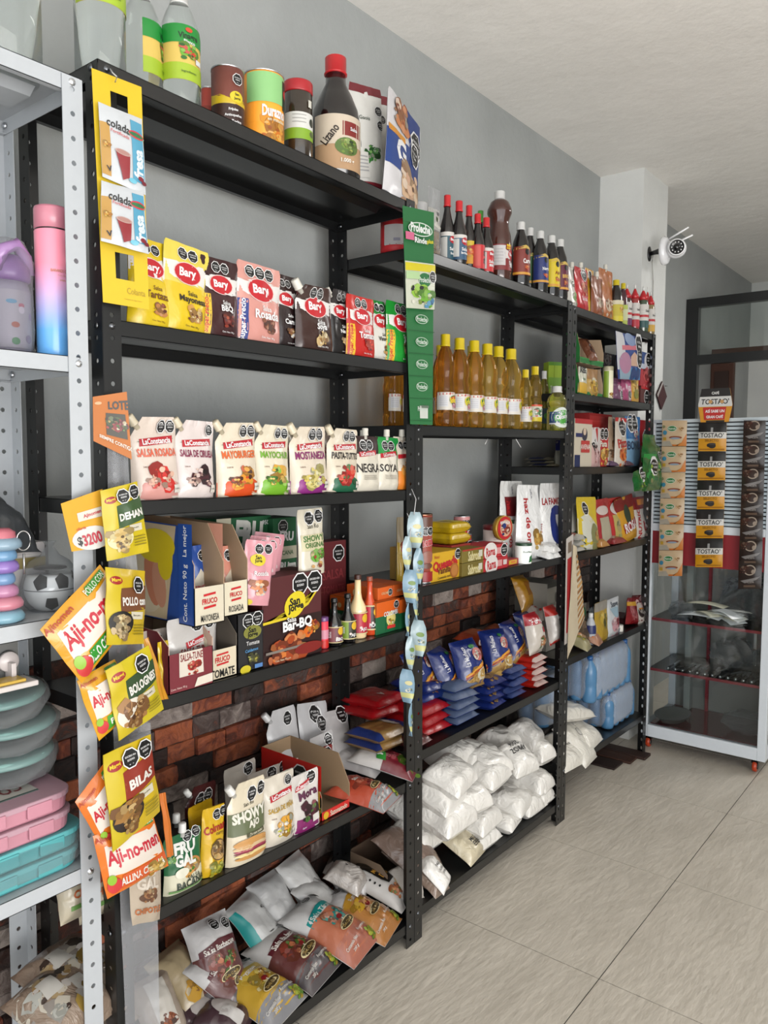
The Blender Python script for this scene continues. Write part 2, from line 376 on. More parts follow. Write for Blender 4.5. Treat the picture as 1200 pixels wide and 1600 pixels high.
def tray(mat, x0, x1, y0, y1, zl, zr, lip=.028, mf=None):
    """pressed steel shelf with folded lips, return flanges and a stiffening channel"""
    m = MB(); mf = mf or mat
    def q(pts, mt=mat):
        m.add(pts, [tuple(range(len(pts)))], mt)
    Z = lambda y: zl + (zr - zl) * (y - y0) / (y1 - y0)
    t = .0012
    def bar(xa, xb, ya, yb, d0, d1, mt=mat):   # box following the slope
        vs = [(x, y, Z(y) + d) for d in (d0, d1) for y in (ya, yb) for x in (xa, xb)]
        m.add(vs, [(0, 2, 3, 1), (4, 5, 7, 6), (0, 1, 5, 4), (2, 6, 7, 3), (0, 4, 6, 2), (1, 3, 7, 5)], mt)
    bar(x0, x1, y0, y1, -t, 0)
    bar(x1 - t, x1, y0, y1, -lip, 0, mf); bar(x0, x0 + t, y0, y1, -lip, 0); bar(x0, x1, y0, y0 + t, -lip, 0); bar(x0, x1, y1 - t, y1, -lip, 0)
    bar(x1 - .012, x1, y0, y1, -lip, -lip + t); bar(x0, x0 + .012, y0, y1, -lip, -lip + t)
    xc = (x0 + x1) / 2
    ya, yb = y0 + .035, y1 - .035
    pr = [(-.055, 0), (-.035, -.013), (.035, -.013), (.055, 0)]
    for i in range(3):
        m.add([(xc + pr[i][0], ya, Z(ya) - t + pr[i][1]), (xc + pr[i + 1][0], ya, Z(ya) - t + pr[i + 1][1]), (xc + pr[i + 1][0], yb, Z(yb) - t + pr[i + 1][1]), (xc + pr[i][0], yb, Z(yb) - t + pr[i][1])], [(0, 1, 2, 3)], mat)
    m.add([(xc + p[0], ya, Z(ya) - t + p[1]) for p in pr], [(0, 1, 2, 3)], mat); m.add([(xc + p[0], yb, Z(yb) - t + p[1]) for p in pr], [(3, 2, 1, 0)], mat)
    return m
def bolt_mesh(bm_=chrome):
    m = MB(); m.lathe([(.0001, .0035), (.004, .003), (.006, .0012), (.0065, 0)], bm_, 10, cap=False); return m
RD = .272
def rack(name, label, y0, y1, k0, k1, shelves, mat, H, hook=False, bolt_all=False, xoff=0, bolts=True, slot=False, dep=RD):
    r = thing(name, label, 'shelving rack', (xoff, y0, 0))
    W = y1 - y0; g = .001
    for (x, y, sx, sy, le) in ((0, g, -1, 1, k0), (0, W - g, -1, -1, k1), (-dep, g, 1, 1, k0), (-dep, W - g, 1, -1, k1)):
        angle_post(mat, H, sx, sy, le, slot=slot).build('post', r, (x, y, 0), solid=.0018)
    b0 = None
    for zl, zr in shelves:
        ya = g + k0 * (zl - 1) + .002; yb = W - g + k1 * (zr - 1) - .002
        sh = tray(mat, -dep + .002, -.002, ya, yb, zl, zr).build('shelf', r)
        if bolts:
            for (x, y, z, ry, rz) in ((.001, ya + .016, zl - .012, HALF, 0), (.001, yb - .016, zr - .012, HALF, 0), (-.018, ya - .004, zl - .012, HALF, -HALF), (-.016, yb - .004, zr - .014, HALF, -HALF), (-dep + .016, yb - .004, zr - .014, HALF, -HALF)):
                if b0 is None: b0 = bolt_mesh(chrome if mat is wt else M('5c5e61', 'steel')).build('bolt', r); o = b0
                else: o = b0.copy(); COL.objects.link(o)
                o.location = (x, y, z); o.rotation_euler = (0, ry, rz)
    return r
A = [None, (.078, .070), (.500, .479), (.913, .905), (1.291, 1.284), (1.613, 1.620), (2.049, 2.034)]
B = [None, (.091, .082), (.548, .549), (1.0135, 1.013), (1.458, 1.468), (1.927, 1.933)]
Cc = [None, (.206, .189), (.618, .618), (1.0085, 1.009), (1.3355, 1.3335), (1.608, 1.612), (1.921, 1.919)]
YA, YB, YC, YD = .7774, 1.7074, 2.6568, 3.5343
rack('shelving_rack', 'black slotted-angle shelving rack nearest the camera, six shelves of sauce pouches', YA, YB, 0, -.010, A[1:], rk, 2.04)
rack('shelving_rack', 'black slotted-angle shelving rack in the middle, with oil bottles and white bags', YB, YC, -.010, .0076, B[1:], rk, 1.93)
rack('shelving_rack', 'black slotted-angle shelving rack at the far end beside the display cabinet', YC, YD, .0076, -.0087, Cc[1:], rk, 1.921, slot=True)
WHI = [(.64, .646), (1.095, 1.10), (1.538, 1.541), (2.0, 2.003)]
rack('shelving_rack', 'white slotted-angle shelving rack at the left edge of the picture', -.16, .750, 0, 0, WHI, wt, 2.0)
def zsh(S, i, y):
    y0, y1 = {'A': (YA, YB), 'B': (YB, YC), 'C': (YC, YD)}[S]; l = {'A': A, 'B': B, 'C': Cc}[S][i]
    return l[0] + (l[1] - l[0]) * (y - y0) / (y1 - y0)

# ================================================================== LIGHT
wd = bpy.data.worlds.new('daylight'); SC.world = wd; wd.use_nodes = True
wd.node_tree.nodes['Background'].inputs['Color'].default_value = (.93, .97, 1, 1); wd.node_tree.nodes['Background'].inputs['Strength'].default_value = 1.9
def area(loc, rot, sx, sy, e, col=(1, 1, 1)):
    l = bpy.data.lights.new('daylight_and_fill', 'AREA'); l.shape = 'RECTANGLE'; l.size = sx; l.size_y = sy; l.energy = e; l.color = col
    o = bpy.data.objects.new('daylight_and_fill', l); COL.objects.link(o); o.location = loc; o.rotation_euler = rot; return o
area((1.6, -2.85, 1.5), (radians(90), 0, 0), 3.0, 2.3, 9, (.97, .98, 1))       # shopfront opening behind the camera
area((3.25, -.2, .9), (radians(135), 0, radians(90)), 3.4, 1.4, 110, (1, .955, .91))   # at the right street door: added fill tilted upward, imitates ground-bounced sun on the ceiling
area((1.6, 4.4, 2.69), (0, 0, 0), 1.2, .5, 26, (1, .98, .95))                  # added overhead fill further in, brightens the back of the room
cam = bpy.data.cameras.new('camera'); co = bpy.data.objects.new('camera', cam); COL.objects.link(co)
mw = Matrix((cR, cU, -cF)).transposed().to_4x4(); mw.translation = CAM; co.matrix_world = mw
cam.sensor_fit = 'VERTICAL'; cam.sensor_height = 24; cam.lens = 24 * FPX / 1600; cam.clip_start = .02; SC.camera = co
SC.view_settings.view_transform = 'Standard'; SC.view_settings.look = 'None'; SC.view_settings.gamma = 1; SC.view_settings.use_curve_mapping = False
SC.view_settings.exposure = .38

# ================================================================== PRODUCT BUILDERS
def front_pt(u0, u1, vt, zs, X):
    """where something standing on height zs with its front near plane X sits, and how wide/high it is"""
    um = (u0 + u1) / 2
    T = onX(um, vt, X); P = Vector((X, T.y, zs(T.y) if callable(zs) else zs))
    return P, T.z - P.z
def SH(S, i): return lambda y: zsh(S, i, y)

def pouch_mesh(w, h, t, body, items, cut=None, seed=0, kind='film', gus=.16, back=None, rnd=.03):
    """stand-up pouch: wide oval foot, flat sealed top; cut='L' removes the upper-left corner for a spout"""
    m = MB(); hw = w / 2; r = random.Random(seed); off0 = seed * 3.1
    def xl(b):
        x = -hw * (1 - .05 * sin(pi * min(1, b * 1.15)) - .02 * b)
        if cut == 'L' and b > .74: x += (b - .74) / .26 * w * .30
        elif b > .96: x += (b - .96) / .04 * w * rnd
        return x
    def xr(b):
        x = hw * (1 - .05 * sin(pi * min(1, b * 1.15)) - .02 * b)
        if cut == 'R' and b > .74: x -= (b - .74) / .26 * w * .30
        elif b > .96: x -= (b - .96) / .04 * w * rnd
        return x
    def T(a, b):
        b = max(0, min(1, b)); prof = (1 - b) ** .75 * (.35 + .65 * min(1, b / .12 + .45)) if b < .93 else 0
        prof = max(0, (1 - (b / .93) ** 1.6)) * (.55 + .45 * min(1, (b + .04) / gus))
        e = max(0, 1 - abs(a) ** 2.6)
        foot = max(0, 1 - b / .10) ; e = e ** (.55)
        cr = noise.noise(Vector((a * 2.2 + off0, b * 5, off0))) * .0035 * min(1, b * 6) * min(1, (1 - abs(a)) * 5)
        return t / 2 * prof * e + cr + .0006
    def F(a, b, off=0): return (xl(b) + (xr(b) - xl(b)) * (a + 1) / 2, -T(a, b) - off, b * h)
    def K(a, b, off=0): return (xl(b) + (xr(b) - xl(b)) * (a + 1) / 2, T(a, b) + off, b * h)
    mt = M(body, kind)
    m.grid(F, 20, 24, mt); m.grid(K, 14, 12, M(back or body, kind), flip=True)
    m.add([F(-1 + 2 * i / 20, 0) for i in range(21)] + [K(1 - 2 * i / 14, 0) for i in range(15)], [tuple(range(35, -1, -1))], mt)
    m.ink(items, F, w, h)
    return m
def spout(parent, x, z, col='f4f0e4', ang=0, s=1.0):
    m = MB(); m.lathe([(.0052 * s, -.006 * s), (.0052 * s, .004 * s), (.0085 * s, .004 * s), (.0085 * s, .0055 * s), (.008 * s, .006 * s), (.0078 * s, .021 * s), (.0068 * s, .0225 * s)], M(col, 'plastic'), 14)
    return m.build('spout_cap', parent, (x, 0, z), (0, ang, 0))
def pouch(u0, u1, vt, zs, label, group=None, X=-.03, t=.042, turn=0, body='f3ead9', items=(), cut=None, sp=None, lean=0, seed=None, cat='sauce pouch', name='sauce_pouch', kind='film', hmul=1, back=None, spc='f4f0e4', top=False, dz=0, wmul=1, roll=0):
    P, H = front_pt(u0, u1, vt, zs, X); nrm = (cos(turn), -sin(turn)) if turn else (1, 0)
    w = pxw(u0, u1, P, (cos(turn), sin(-turn))) * wmul; h = (H - dz) * hmul / max(.8, cos(lean)); seed = seed if seed is not None else int(u0 * 7 + vt)
    if top: h -= .016
    loc = (P.x, P.y, P.z + dz + .0005)
    if not roll: roll = .035 * sin(u0 * 12.9898 + vt * 7.7)
    R = Euler((-lean, roll, HALF - turn), 'XYZ')
    pm = pouch_mesh(w, h, t, body, items, cut, seed, kind, back=back)
    if sp is None and not top:
        o = pm.build(name, None, loc, R); return tag(o, label, cat, group)
    r = thing(name, label, cat, loc, R, group); pm.build('pouch', r)
    if top: spout(r, 0, h - .002, spc)
    elif sp == 'L': spout(r, -w / 2 + w * .17, h * .89, spc, -radians(38), w / .1)
    elif sp == 'R': spout(r, w / 2 - w * .17, h * .89, spc, radians(38), w / .1)
    return r
def oct2(a=.25, b=.87, r=.12, n=2, w1='SODIO', w2='GRASAS'):
    return [('o', a + i * r * 4.2, b, r, (w1, w2, 'AZUCARES')[i]) for i in range(n)]

# --- printed designs --------------------------------------------------
def d_bary(top, low, txt, tcol='ffffff', stripe='f2c522', stext='d42a1e', pics=('8a4a24', 'c98a4a', '5a2a18'), n=2, white=True):
    it = []
    if top: it.append(('r', -1, 1, .77, 1, top, 'film'))
    if white: it.append(('p', [(-1, .60), (1, .53), (1, .80), (-1, .77)], 'f5f2ee'))
    it += [('r', -1, 1, 0, .53, low, 'film')] if low else []
    if stripe: it += [('r', -1, -.62, 0, .52, stripe), ('t', -.81, .25, .13, 'Super Precio', stext, HALF, .75, .02)]
    it += [('e', .0, .665, .31, .20, 'f7d9d5'), ('e', .0, .665, .29, .185, 'd0202c'), ('t', 0, .665, .20, 'Bary', 'ffffff', .06, .46, .035)]
    it += oct2(-.22 if n == 2 else -.45, .885, .105 if n == 2 else .1, n)
    it += [('t', .2, .44, .085, 'Salsa', tcol, 0, .5, .01), ('t', .2, .36, .15, txt, tcol, .03, .62, .03), ('f', .25, .2, .22, pics, len(txt)), ('t', .2, .06, .04, 'Cont. Neto 190 g', tcol, 0, .6, .01)]
    return it
def d_cons(txt, tcol, low, pics, oc=(.2, 2), bcol=None, b=.57):
    it = [('t', -.55, .40, .03, 'SABOR', '8a6a5a', 0, .4, .005)]
    if low: it.append(('p', [(-1, 0), (1, 0), (1, .16), (.3, .26), (-1, .20)], low))
    it += [('e', 0, .72, .40, .012, '2f6a3a', .06), ('p', [(-.72, .645), (.72, .685), (.74, .775), (-.70, .735)], 'c3202e'), ('t', .02, .71, .105, 'LaConstancia', 'ffffff', .05, .62, .03),
           ('t', 0, b, .145, txt, tcol, 0, .84, .03), ('f', .12, .27, .34, pics, len(txt) * 3 + 1), ('f', -.35, .2, .16, pics[::-1], 5), ('r', .52, .86, .07, .17, 'f2ede2'), ('t', .69, .12, .03, 'NUEVA', '444444', 0, .14, .005)]
    it += oct2(oc[0], .885, .11, oc[1])
    return it
def plainstripes(a, b, n, w, col, gap=.03):
    return [('r', a - w, a + w, b - i * gap - .006, b - i * gap + .006, col) for i in range(n)]

# --- bottles ----------------------------------------------------------
PR = dict(
    sauce=([(.0, .0), (.93, .0), (1, .02), (1, .48), (.93, .55), (.62, .68), (.44, .78), (.40, .90)], .86, .46),
    big=([(0, 0), (.9, 0), (1, .02), (1, .14), (.97, .3), (1, .42), (.93, .52), (.76, .62), (.78, .68), (1, .76), (1.0, .80), (.75, .88), (.42, .915)], .915, .42),
    oil=([(0, 0), (.86, 0), (.95, .015), (1, .05), (1, .14), (.97, .16), (1, .18), (1, .37), (.97, .385), (1, .40), (1, .46), (.9, .50), (.88, .54), (.98, .58), (1, .62), (1, .66), (.94, .72), (.72, .80), (.46, .86), (.42, .885)], .885, .50),
    soda=([(0, 0), (.85, 0), (.97, .02), (1, .06), (1, .45), (.97, .55), (.8, .70), (.5, .82), (.38, .87), (.38, .9)], .90, .44),
    vin=([(0, 0), (.88, 0), (1, .02), (1, .66), (.93, .74), (.66, .86), (.42, .93), (.40, .94)], .93, .44),
    jug=([(0, 0), (.92, 0), (1, .02), (1, .48), (.92, .58), (.66, .70), (.42, .79), (.40, .88)], .88, .44),
    long=([(0, 0), (.92, 0), (1, .02), (1, .42), (.9, .50), (.5, .62), (.38, .72), (.34, .96)], .95, .40),
    squeeze=([(0, 0), (.9, 0), (1, .03), (1, .6), (.85, .68), (.62, .74)], .72, .62))
def bottle(u0, u1, vt, zs, label, prof, body, capc, lab=None, items=(), group=None, X=-.06, kind='liquid', turn=.42, name='sauce_bottle', cat='bottle', span=1.5, capk='plastic', n=24, squash=1, labc=None, noz=False, knob=False):
    P, H = front_pt(u0, u1, vt, zs, X); R = pxw(u0, u1, P) / 2 * 1.07; pr, zc, rc = PR[prof]; span = max(span, 1.45)
    # top of the bottle seen at its axis
    root = thing(name, label, cat, (P.x, P.y, P.z + .0005), (0, 0, HALF - turn), group)
    m = MB(); m.lathe([(max(r * R, .0001), z * H) for r, z in pr], M(body, kind), n, squash=squash)
    m.build('bottle_body', root)
    c = MB(); cr = rc * R
    if noz: c.lathe([(cr * 1.35, zc * H - .004), (cr * 1.3, zc * H + H * .05), (cr * .9, zc * H + H * .09), (cr * .42, zc * H + H * .17), (cr * .3, zc * H + H * .19)], M(capc, capk), 16, squash=squash)
    else:
        c.lathe([(cr * 1.08, zc * H - .004), (cr * 1.08, zc * H - .001), (cr, zc * H), (cr, H - .0015), (cr * .93, H)], M(capc, capk), 18)
    c.build('cap', root)
    if noz: MB().lathe([(cr * .32, zc * H + H * .19), (cr * .3, H * .985), (cr * .15, H)], M('f3f3f0', 'plastic'), 10).build('nozzle_tip', root)
    if lab:
        z0, z1, col = lab
        def rad(z):
            z /= H
            for (ra, za), (rb, zb) in zip(pr, pr[1:]):
                if za <= z <= zb and zb > za: return R * (ra + (rb - ra) * (z - za) / (zb - za))
            return R
        def S(a, b, off=0):
            z = (z0 + (z1 - z0) * b) * H; q = rad(z) + .0006 + off; t = a * span
            return (q * sin(t), -q * cos(t) * squash, z)
        lm = MB(); lm.grid(S, 20, 4, M(col, 'paper')); w = 2 * span * R; lm.ink(items, S, w, (z1 - z0) * H); lm.build('label', root)
    return root
def lab_pic(brand, bc, tx, tc, low, pics, bandc=None, n=1):
    it = [('r', -1, 1, 0, .12, low)] if low else []
    if bandc: it.append(('r', -1, 1, .55, 1, bandc))
    it += [('e', 0, .78, .16, .07, bc), ('t', 0, .78, .075, brand, 'ffffff', 0, .26, .03), ('t', 0, .48, .10, tx, tc, 0, .32, .03), ('f', .05, .24, .13, pics, len(tx))]
    if n: it.append(('o', .42, .82, .07))
    return it

def tin(u0, u1, vt, zs, label, col, items, group=None, X=-.07, turn=.38, lid='c9ccd0', name='food_can', cat='can', lidk='steel', rim=True, bandz=None, squash=1, kind='paint'):
    P, H = front_pt(u0, u1, vt, zs, X); R = pxw(u0, u1, P) / 2
    root = thing(name, label, cat, (P.x, P.y, P.z + .0005), (0, 0, HALF - turn), group)
    m = MB(); st = M('b9bcbf', 'steel')
    if rim:
        m.lathe([(R * .98, 0), (R, .001), (R, .003), (R * .975, .004)], st, 28); pr = [(R * .975, .004), (R * .975, H * .33), (R * .965, H * .34), (R * .975, H * .35), (R * .975, H - .004)]
    else: pr = [(R * .97, 0), (R, .002), (R, H * .86), (R * .93, H * .88)]
    m.lathe(pr, M(col, kind), 28)
    def S(a, b, off=0):
        t = a * 1.6; q = R * (.977 if rim else 1.002) + off; return (q * sin(t), -q * cos(t), H * (.03 + .93 * b) if rim else H * (.02 + .83 * b))
    m.ink(items, S, 3.2 * R, H * .93); m.build('can_body' if rim else 'tub_body', root)
    l = MB()
    if rim: l.lathe([(R * .975, H - .004), (R, H - .003), (R, H - .0005), (R * .97, H), (R * .94, H - .003), (R * .5, H - .0028)], M(lid, lidk), 28)
    else: l.lathe([(R * 1.02, H * .87), (R * 1.03, H * .88), (R * 1.03, H * .985), (R * .98, H)], M(lid, lidk), 28)
    l.build('lid', root); return root

# --- boxes ------------------------------------------------------------
def boxsurf(w, d, h, side):
    if side == 'F': return lambda a, b, off=0: (a * w / 2, -d / 2 - off, b * h)
    if side == 'L': return lambda a, b, off=0: (-w / 2 - off, -a * d / 2, b * h)
    if side == 'R': return lambda a, b, off=0: (w / 2 + off, a * d / 2, b * h)
    if side == 'T': return lambda a, b, off=0: (a * w / 2, d / 2 - (1 - b) * d, h + off)
def carton(P, w, d, h, col, label, front=(), left=(), topi=(), group=None, turn=0, cat='box', name='food_box', lean=0, kind='card', bev=.0012, roll=0):
    m = MB(); m.box(-w / 2, w / 2, -d / 2, d / 2, 0, h, M(col, kind), bev)
    m.ink(front, boxsurf(w, d, h, 'F'), w, h)
    if left: m.ink(left, boxsurf(w, d, h, 'L'), d, h)
    if topi: m.ink(topi, boxsurf(w, d, h, 'T'), w, d)
    return tag(m.build(name, None, P, Euler((-lean, roll, HALF - turn), 'XYZ')), label, cat, group)
def tray_box(P, w, d, h, hf, col, inner, label, front=(), left=(), right=(), group=None, turn=0, cat='display box', cut=.0, hfz=None, fcol=None):
    """open display carton: high back and sides, front wall only hf high (sides slope down to it)"""
    m = MB(); t = .0018; c = M(col, 'card'); ic = M(inner, 'paper')
    m.box(-w / 2, w / 2, -d / 2, d / 2, 0, t, ic)
    m.box(-w / 2, w / 2, d / 2 - t, d / 2, 0, h, ic)
    m.box(-w / 2, w / 2, -d / 2, -d / 2 + t, 0, hf, M(fcol or col, 'card'))
    for s in (-1, 1):
        x = s * w / 2; xi = x - s * t
        prof = [(-d / 2, 0), (-d / 2, hf + (h - hf) * .35), (-d / 2 + d * .18, h * .96), (d / 2, h), (d / 2, 0)]
        n = len(prof); vs = [(x, y, z) for y, z in prof] + [(xi, y, z) for y, z in prof]
        m.add(vs, [tuple(range(n))], c); m.add(vs, [tuple(range(n, 2 * n))], ic)
        m.add(vs, [(i, (i + 1) % n, n + (i + 1) % n, n + i) for i in range(n)], ic)
    m.ink(front, boxsurf(w, d, hf, 'F'), w, hf)
    if left: m.ink(left, boxsurf(w, d, h, 'L'), d, h)
    if right: m.ink(right, boxsurf(w, d, h, 'R'), d, h)
    return tag(m.build('display_box', None, P, (0, 0, HALF - turn)), label, cat, group)

# --- lying / leaning pillow packs --------------------------------------
def pillow_mesh(w, h, t, body, items=(), seed=0, kind='film', p=3, q=3, crimp=.06, under=None, nz=.005, na=22, nb=26, asym=.8, knot=False):
    """soft pack lying flat: x across, y towards its top, z up; a in -1..1, b in 0..1"""
    m = MB(); s0 = seed * 1.7
    ep = .42 if kind == 'bag' else .6
    def hgt(a, b, sgn):
        b = max(0, min(1, b)); bb = 2 * b - 1; cc = 1 - crimp
        e = max(0, 1 - abs(a) ** p) ** ep * (max(0, 1 - (abs(bb) / cc) ** q) if abs(bb) < cc else 0) ** ep
        n = noise.noise(Vector((a * 1.8 + s0, bb * 2.2, s0 * .7 + sgn))) * nz + noise.noise(Vector((a * 4.5 + s0, bb * 6, sgn * 4))) * nz * (.25 if kind == 'bag' else .5)
        return (t * (asym if sgn > 0 else 1 - asym) * e + (n * min(1, e * 2) if sgn > 0 else 0))
    def xo(a, b):
        bb = 2 * b - 1; pin = 1 - .07 * (1 - abs(bb) ** 2) - (.0 if not knot else .72 * max(0, b - .80) / .20)
        return a * w / 2 * pin + noise.noise(Vector((b * 3, s0, a))) * .0035
    zb = t * (1 - asym)
    def F(a, b, off=0): return (xo(a, b), (b - .5) * h, zb + hgt(a, b, 1) + off)
    def K(a, b, off=0): return (xo(a, b), (b - .5) * h, zb - hgt(a, b, -1) - .0004)
    m.grid(F, na, nb, M(body, kind)); m.grid(K, na, nb, M(under or body, kind), flip=True)
    if knot: m.lathe([(.004, h * .47), (.006, h * .49), (.012, h * .54), (.016, h * .57)], M(body, kind), 8, squash=.5, fn=lambda v: (v[0], v[2], zb + v[1]))
    m.ink(items, F, w, h, .0011, 1.4); return m
def pillow(P, w, h, t, label, body='f4f4f2', items=(), rot=(0, 0, 0), group=None, cat='bag', name='food_bag', seed=0, kind='film', **k):
    return tag(pillow_mesh(w, h, t, body, items, seed, kind, **k).build(name, None, P, Euler(rot, 'XYZ')), label, cat, group)

# --- hanging sachets / cards given by four corners -----------------------
def patch(C4, label, cat, name, mat, items=(), thick=.0, bulge=.0, holes=None, group=None, na=8, nb=10, parent=None, backmat=None, wav=.0, seed=0, solid=.0008, kind=None):
    """C4 = bottom-left, bottom-right, top-right, top-left points in space"""
    BL, BR, TR, TL = [Vector(c) for c in C4]; base = (BL + BR) / 2
    nrm = ((BR - BL).cross(TL - BL)).normalized()
    def Q(a, b):
        s = (a + 1) / 2; return (BL * (1 - s) + BR * s) * (1 - b) + (TL * (1 - s) + TR * s) * b - base
    def S(a, b, off=0):
        e = max(0, 1 - abs(a) ** 3) * max(0, 1 - abs(2 * b - 1) ** 4); n = noise.noise(Vector((a * 1.5 + seed, b * 3 + seed * 2, 1))) * wav
        return Q(a, b) + nrm * (bulge * e + n + off)
    def K(a, b, off=0):
        e = max(0, 1 - abs(a) ** 3) * max(0, 1 - abs(2 * b - 1) ** 4); n = noise.noise(Vector((a * 1.5 + seed, b * 3 + seed * 2, 1))) * wav
        return Q(a, b) - nrm * (bulge * e - n + solid)
    m = MB(); sk = None
    if holes: sk = lambda a, b: any(h[0] < a < h[1] and h[2] < b < h[3] for h in holes)
    m.grid(S, na, nb, mat, skip=sk); m.grid(K, na, nb, backmat or mat, skip=sk, flip=True)
    for (fa, fb) in (((-1, 0), (1, 0)), ((1, 0), (1, 1)), ((1, 1), (-1, 1)), ((-1, 1), (-1, 0))):
        n = nb if fa[0] == fb[0] else na; vs = []
        for i in range(n + 1):
            a = fa[0] + (fb[0] - fa[0]) * i / n; b = fa[1] + (fb[1] - fa[1]) * i / n; vs += [S(a, b), K(a, b)]
        m.add(vs, [(2 * i, 2 * i + 1, 2 * i + 3, 2 * i + 2) for i in range(n)], mat)
    w = ((BR - BL).length + (TR - TL).length) / 2; h = ((TL - BL).length + (TR - BR).length) / 2
    m.ink(items, S, w, h)
    o = m.build(name, parent, base)
    if kind: o['kind'] = kind
    return tag(o, label, cat, group)

# ================================================================== RACK A, TOP SHELF
A6, A5, A4, A3, A2, A1 = [SH('A', i) for i in (6, 5, 4, 3, 2, 1)]
def veg(): return [('r', -1, 1, .66, 1, '1f9a3c'), ('r', -1, 1, 0, .3, 'b4d334'), ('t', 0, .78, .13, 'Vinagre', '0e3a1a', .03, .36, .035), ('t', .03, .69, .06, 'Blanco', 'ffffff', 0, .2, .02), ('f', 0, .5, .22, ('7cc23a', 'd8432f', 'e8765a', '3f8a2f'), 3), ('r', .25, .5, .33, .42, 'f4f4f4'), ('e', 0, .9, .06, .04, 'e05030'), ('t', 0, .14, .05, 'Ingredientes', '2c5a1c', 0, .3, .01)]
vg = 'clear vinegar bottles above the left racks'
bottle(-64, 56, -190, lambda y: 2.0, 'big clear vinegar bottle cut by the top left corner, standing on the white rack', 'vin', 'eef4f2', 'f4f4f2', (.44, .80, 'f3d26a'), veg(), vg, X=-.10, name='vinegar_bottle', span=1.5)
bottle(114, 190, -150, A6, 'big clear vinegar bottle on the front corner of the black rack top', 'vin', 'eef4f2', 'f4f4f2', (.38, .70, 'f3d26a'), veg(), vg, X=-.07, name='vinegar_bottle', turn=.1)
bottle(189, 250, -14, A6, 'clear vinegar bottle half turned away, second smaller one on the black rack top', 'vin', 'eef4f2', 'f4f4f2', (.26, .70, 'f3d26a'), veg(), vg, X=-.115, name='vinegar_bottle', turn=-.9, span=1.0)
bottle(250, 309, -6, A6, 'clear vinegar bottle with its green label facing out, left of the cans', 'vin', 'eef4f2', 'f4f4f2', (.26, .70, 'f3d26a'), veg(), vg, X=-.085, name='vinegar_bottle', span=.9, turn=.2)

tin(314, 336, 139, A6, 'small red tin almost hidden behind the brown bean can', 'b8483c', [('r', -1, 1, .3, .7, 'c75a4c')], X=-.16)
tin(329, 382, 112, A6, 'brown can of beans with a yellow oval badge and black warning octagon', '6d3a30', [('p', [(-1, .42), (1, .42), (1, .52), (-1, .60)], 'e9c71f'), ('r', -1, 1, 0, .44, '3c1e18'), ('e', .15, .56, .14, .10, 'f2dc2a'), ('t', .15, .60, .05, 'San', '1c1c1c', .08, .2, .03), ('t', .16, .53, .06, 'Jorge', '1c1c1c', .08, .22, .03), ('o', .18, .83, .095), ('t', -.0, .35, .06, 'Frijoles', 'ffffff', .05, .3, .03), ('t', 0, .26, .06, 'Antioqueños', 'ffffff', .05, .34, .03), ('t', 0, .17, .06, 'con Tocino', 'ffffff', .05, .3, .03)], X=-.085)
tin(380, 444, 121, A6, 'tall peach can with green top and orange fruit, beside the olive jar', 'ef9a2c', [('r', -1, 1, .6, 1, '9fdc8e'), ('f', -.1, .25, .3, ('f5a623', 'ee8418', 'f7b955'), 8), ('r', .28, .7, .55, .95, '14301c'), ('e', .48, .78, .08, .07, 'e0352b'), ('t', -.06, .48, .17, 'Durazno', 'ffffff', 0, .40, .04), ('t', 0, .37, .05, 'en mitades', 'fff0d0', 0, .3, .02)], X=-.085, turn=.1)
tin(443, 488, 132, A6, 'jar of dark olives with a red lid and green-white label', '2a2118', [('r', -1, 1, .35, .72, 'f1f1ec'), ('r', -1, 1, .35, .50, '93bf2e'), ('e', .42, .6, .075, .1, '1c2a1c'), ('e', .42, .44, .07, .07, '5a6b3a')] + plainstripes(-.2, .68, 3, .3, 'b9b9b4', .05) + [('e', -.2, .12, .06, .05, 'e8e6df'), ('r', .2, .4, .8, .9, 'e9e6da')], X=-.085, lid='c4202a', lidk='plastic', rim=False, name='olive_jar', cat='jar', kind='glossy')
bottle(489, 560, 92, A6, 'large dark soy sauce bottle with a red cap and beige label', 'jug', '120d0d', 'e0242c', (.07, .49, 'c9a27a'), [('r', -1, 1, .45, 1, 'e3d3bd'), ('r', -.15, .5, .62, .88, '8c2420'), ('e', .0, .42, .18, .12, '5c7a34'), ('f', .0, .42, .16, ('7d9a3f', '3f5a24', 'a8b45a'), 2), ('t', -.5, .62, .12, 'Lizano', '2a1c14', .9, .3, .02), ('t', .2, .75, .05, 'Salsa', 'ffffff', 0, .2, .02), ('t', 0, .15, .07, '1.000 g', 'fff7ea', 0, .4, .03), ('e', .75, .65, .05, .05, '16120f')], X=-.08, kind='glossy', turn=.35, span=.8)
pouch(549, 600, 136, A6, 'white tomato sauce refill pouch with a maroon sealed top behind the soy bottle', X=-.11, body='f0efe9', turn=.3, name='refill_pouch', items=[('r', -1, 1, .93, 1, '7d1f2a'), ('r', -1, 1, 0, .17, '8e2030'), ('e', .0, .10, .12, .07, 'e0b04a'), ('t', -.2, .72, .1, 'Gaois', '27402c', 0, .6, .01), ('f', .1, .42, .35, ('3f8a3a', '7cbf5a', 'dfe9d2', '2f6b33'), 4), ('t', .35, .47, .12, 'Toma', '2a6b35', 0, .5, .03), ('r', -.95, -.2, .2, .42, 'eceae4')] + plainstripes(-.55, .38, 5, .3, 'b8b8b8') + [('o', .7, .8, .12), ('o', .8, .68, .12)], t=.06, sp=None)
pouch(578, 612, 150, A6, 'second white refill pouch with a maroon top, half hidden behind the first', X=-.15, body='eeece6', turn=.3, name='refill_pouch', items=[('r', -1, 1, .93, 1, '7d1f2a'), ('o', .3, .8, .16), ('r', -1, 1, 0, .2, '8e2030')], t=.05)
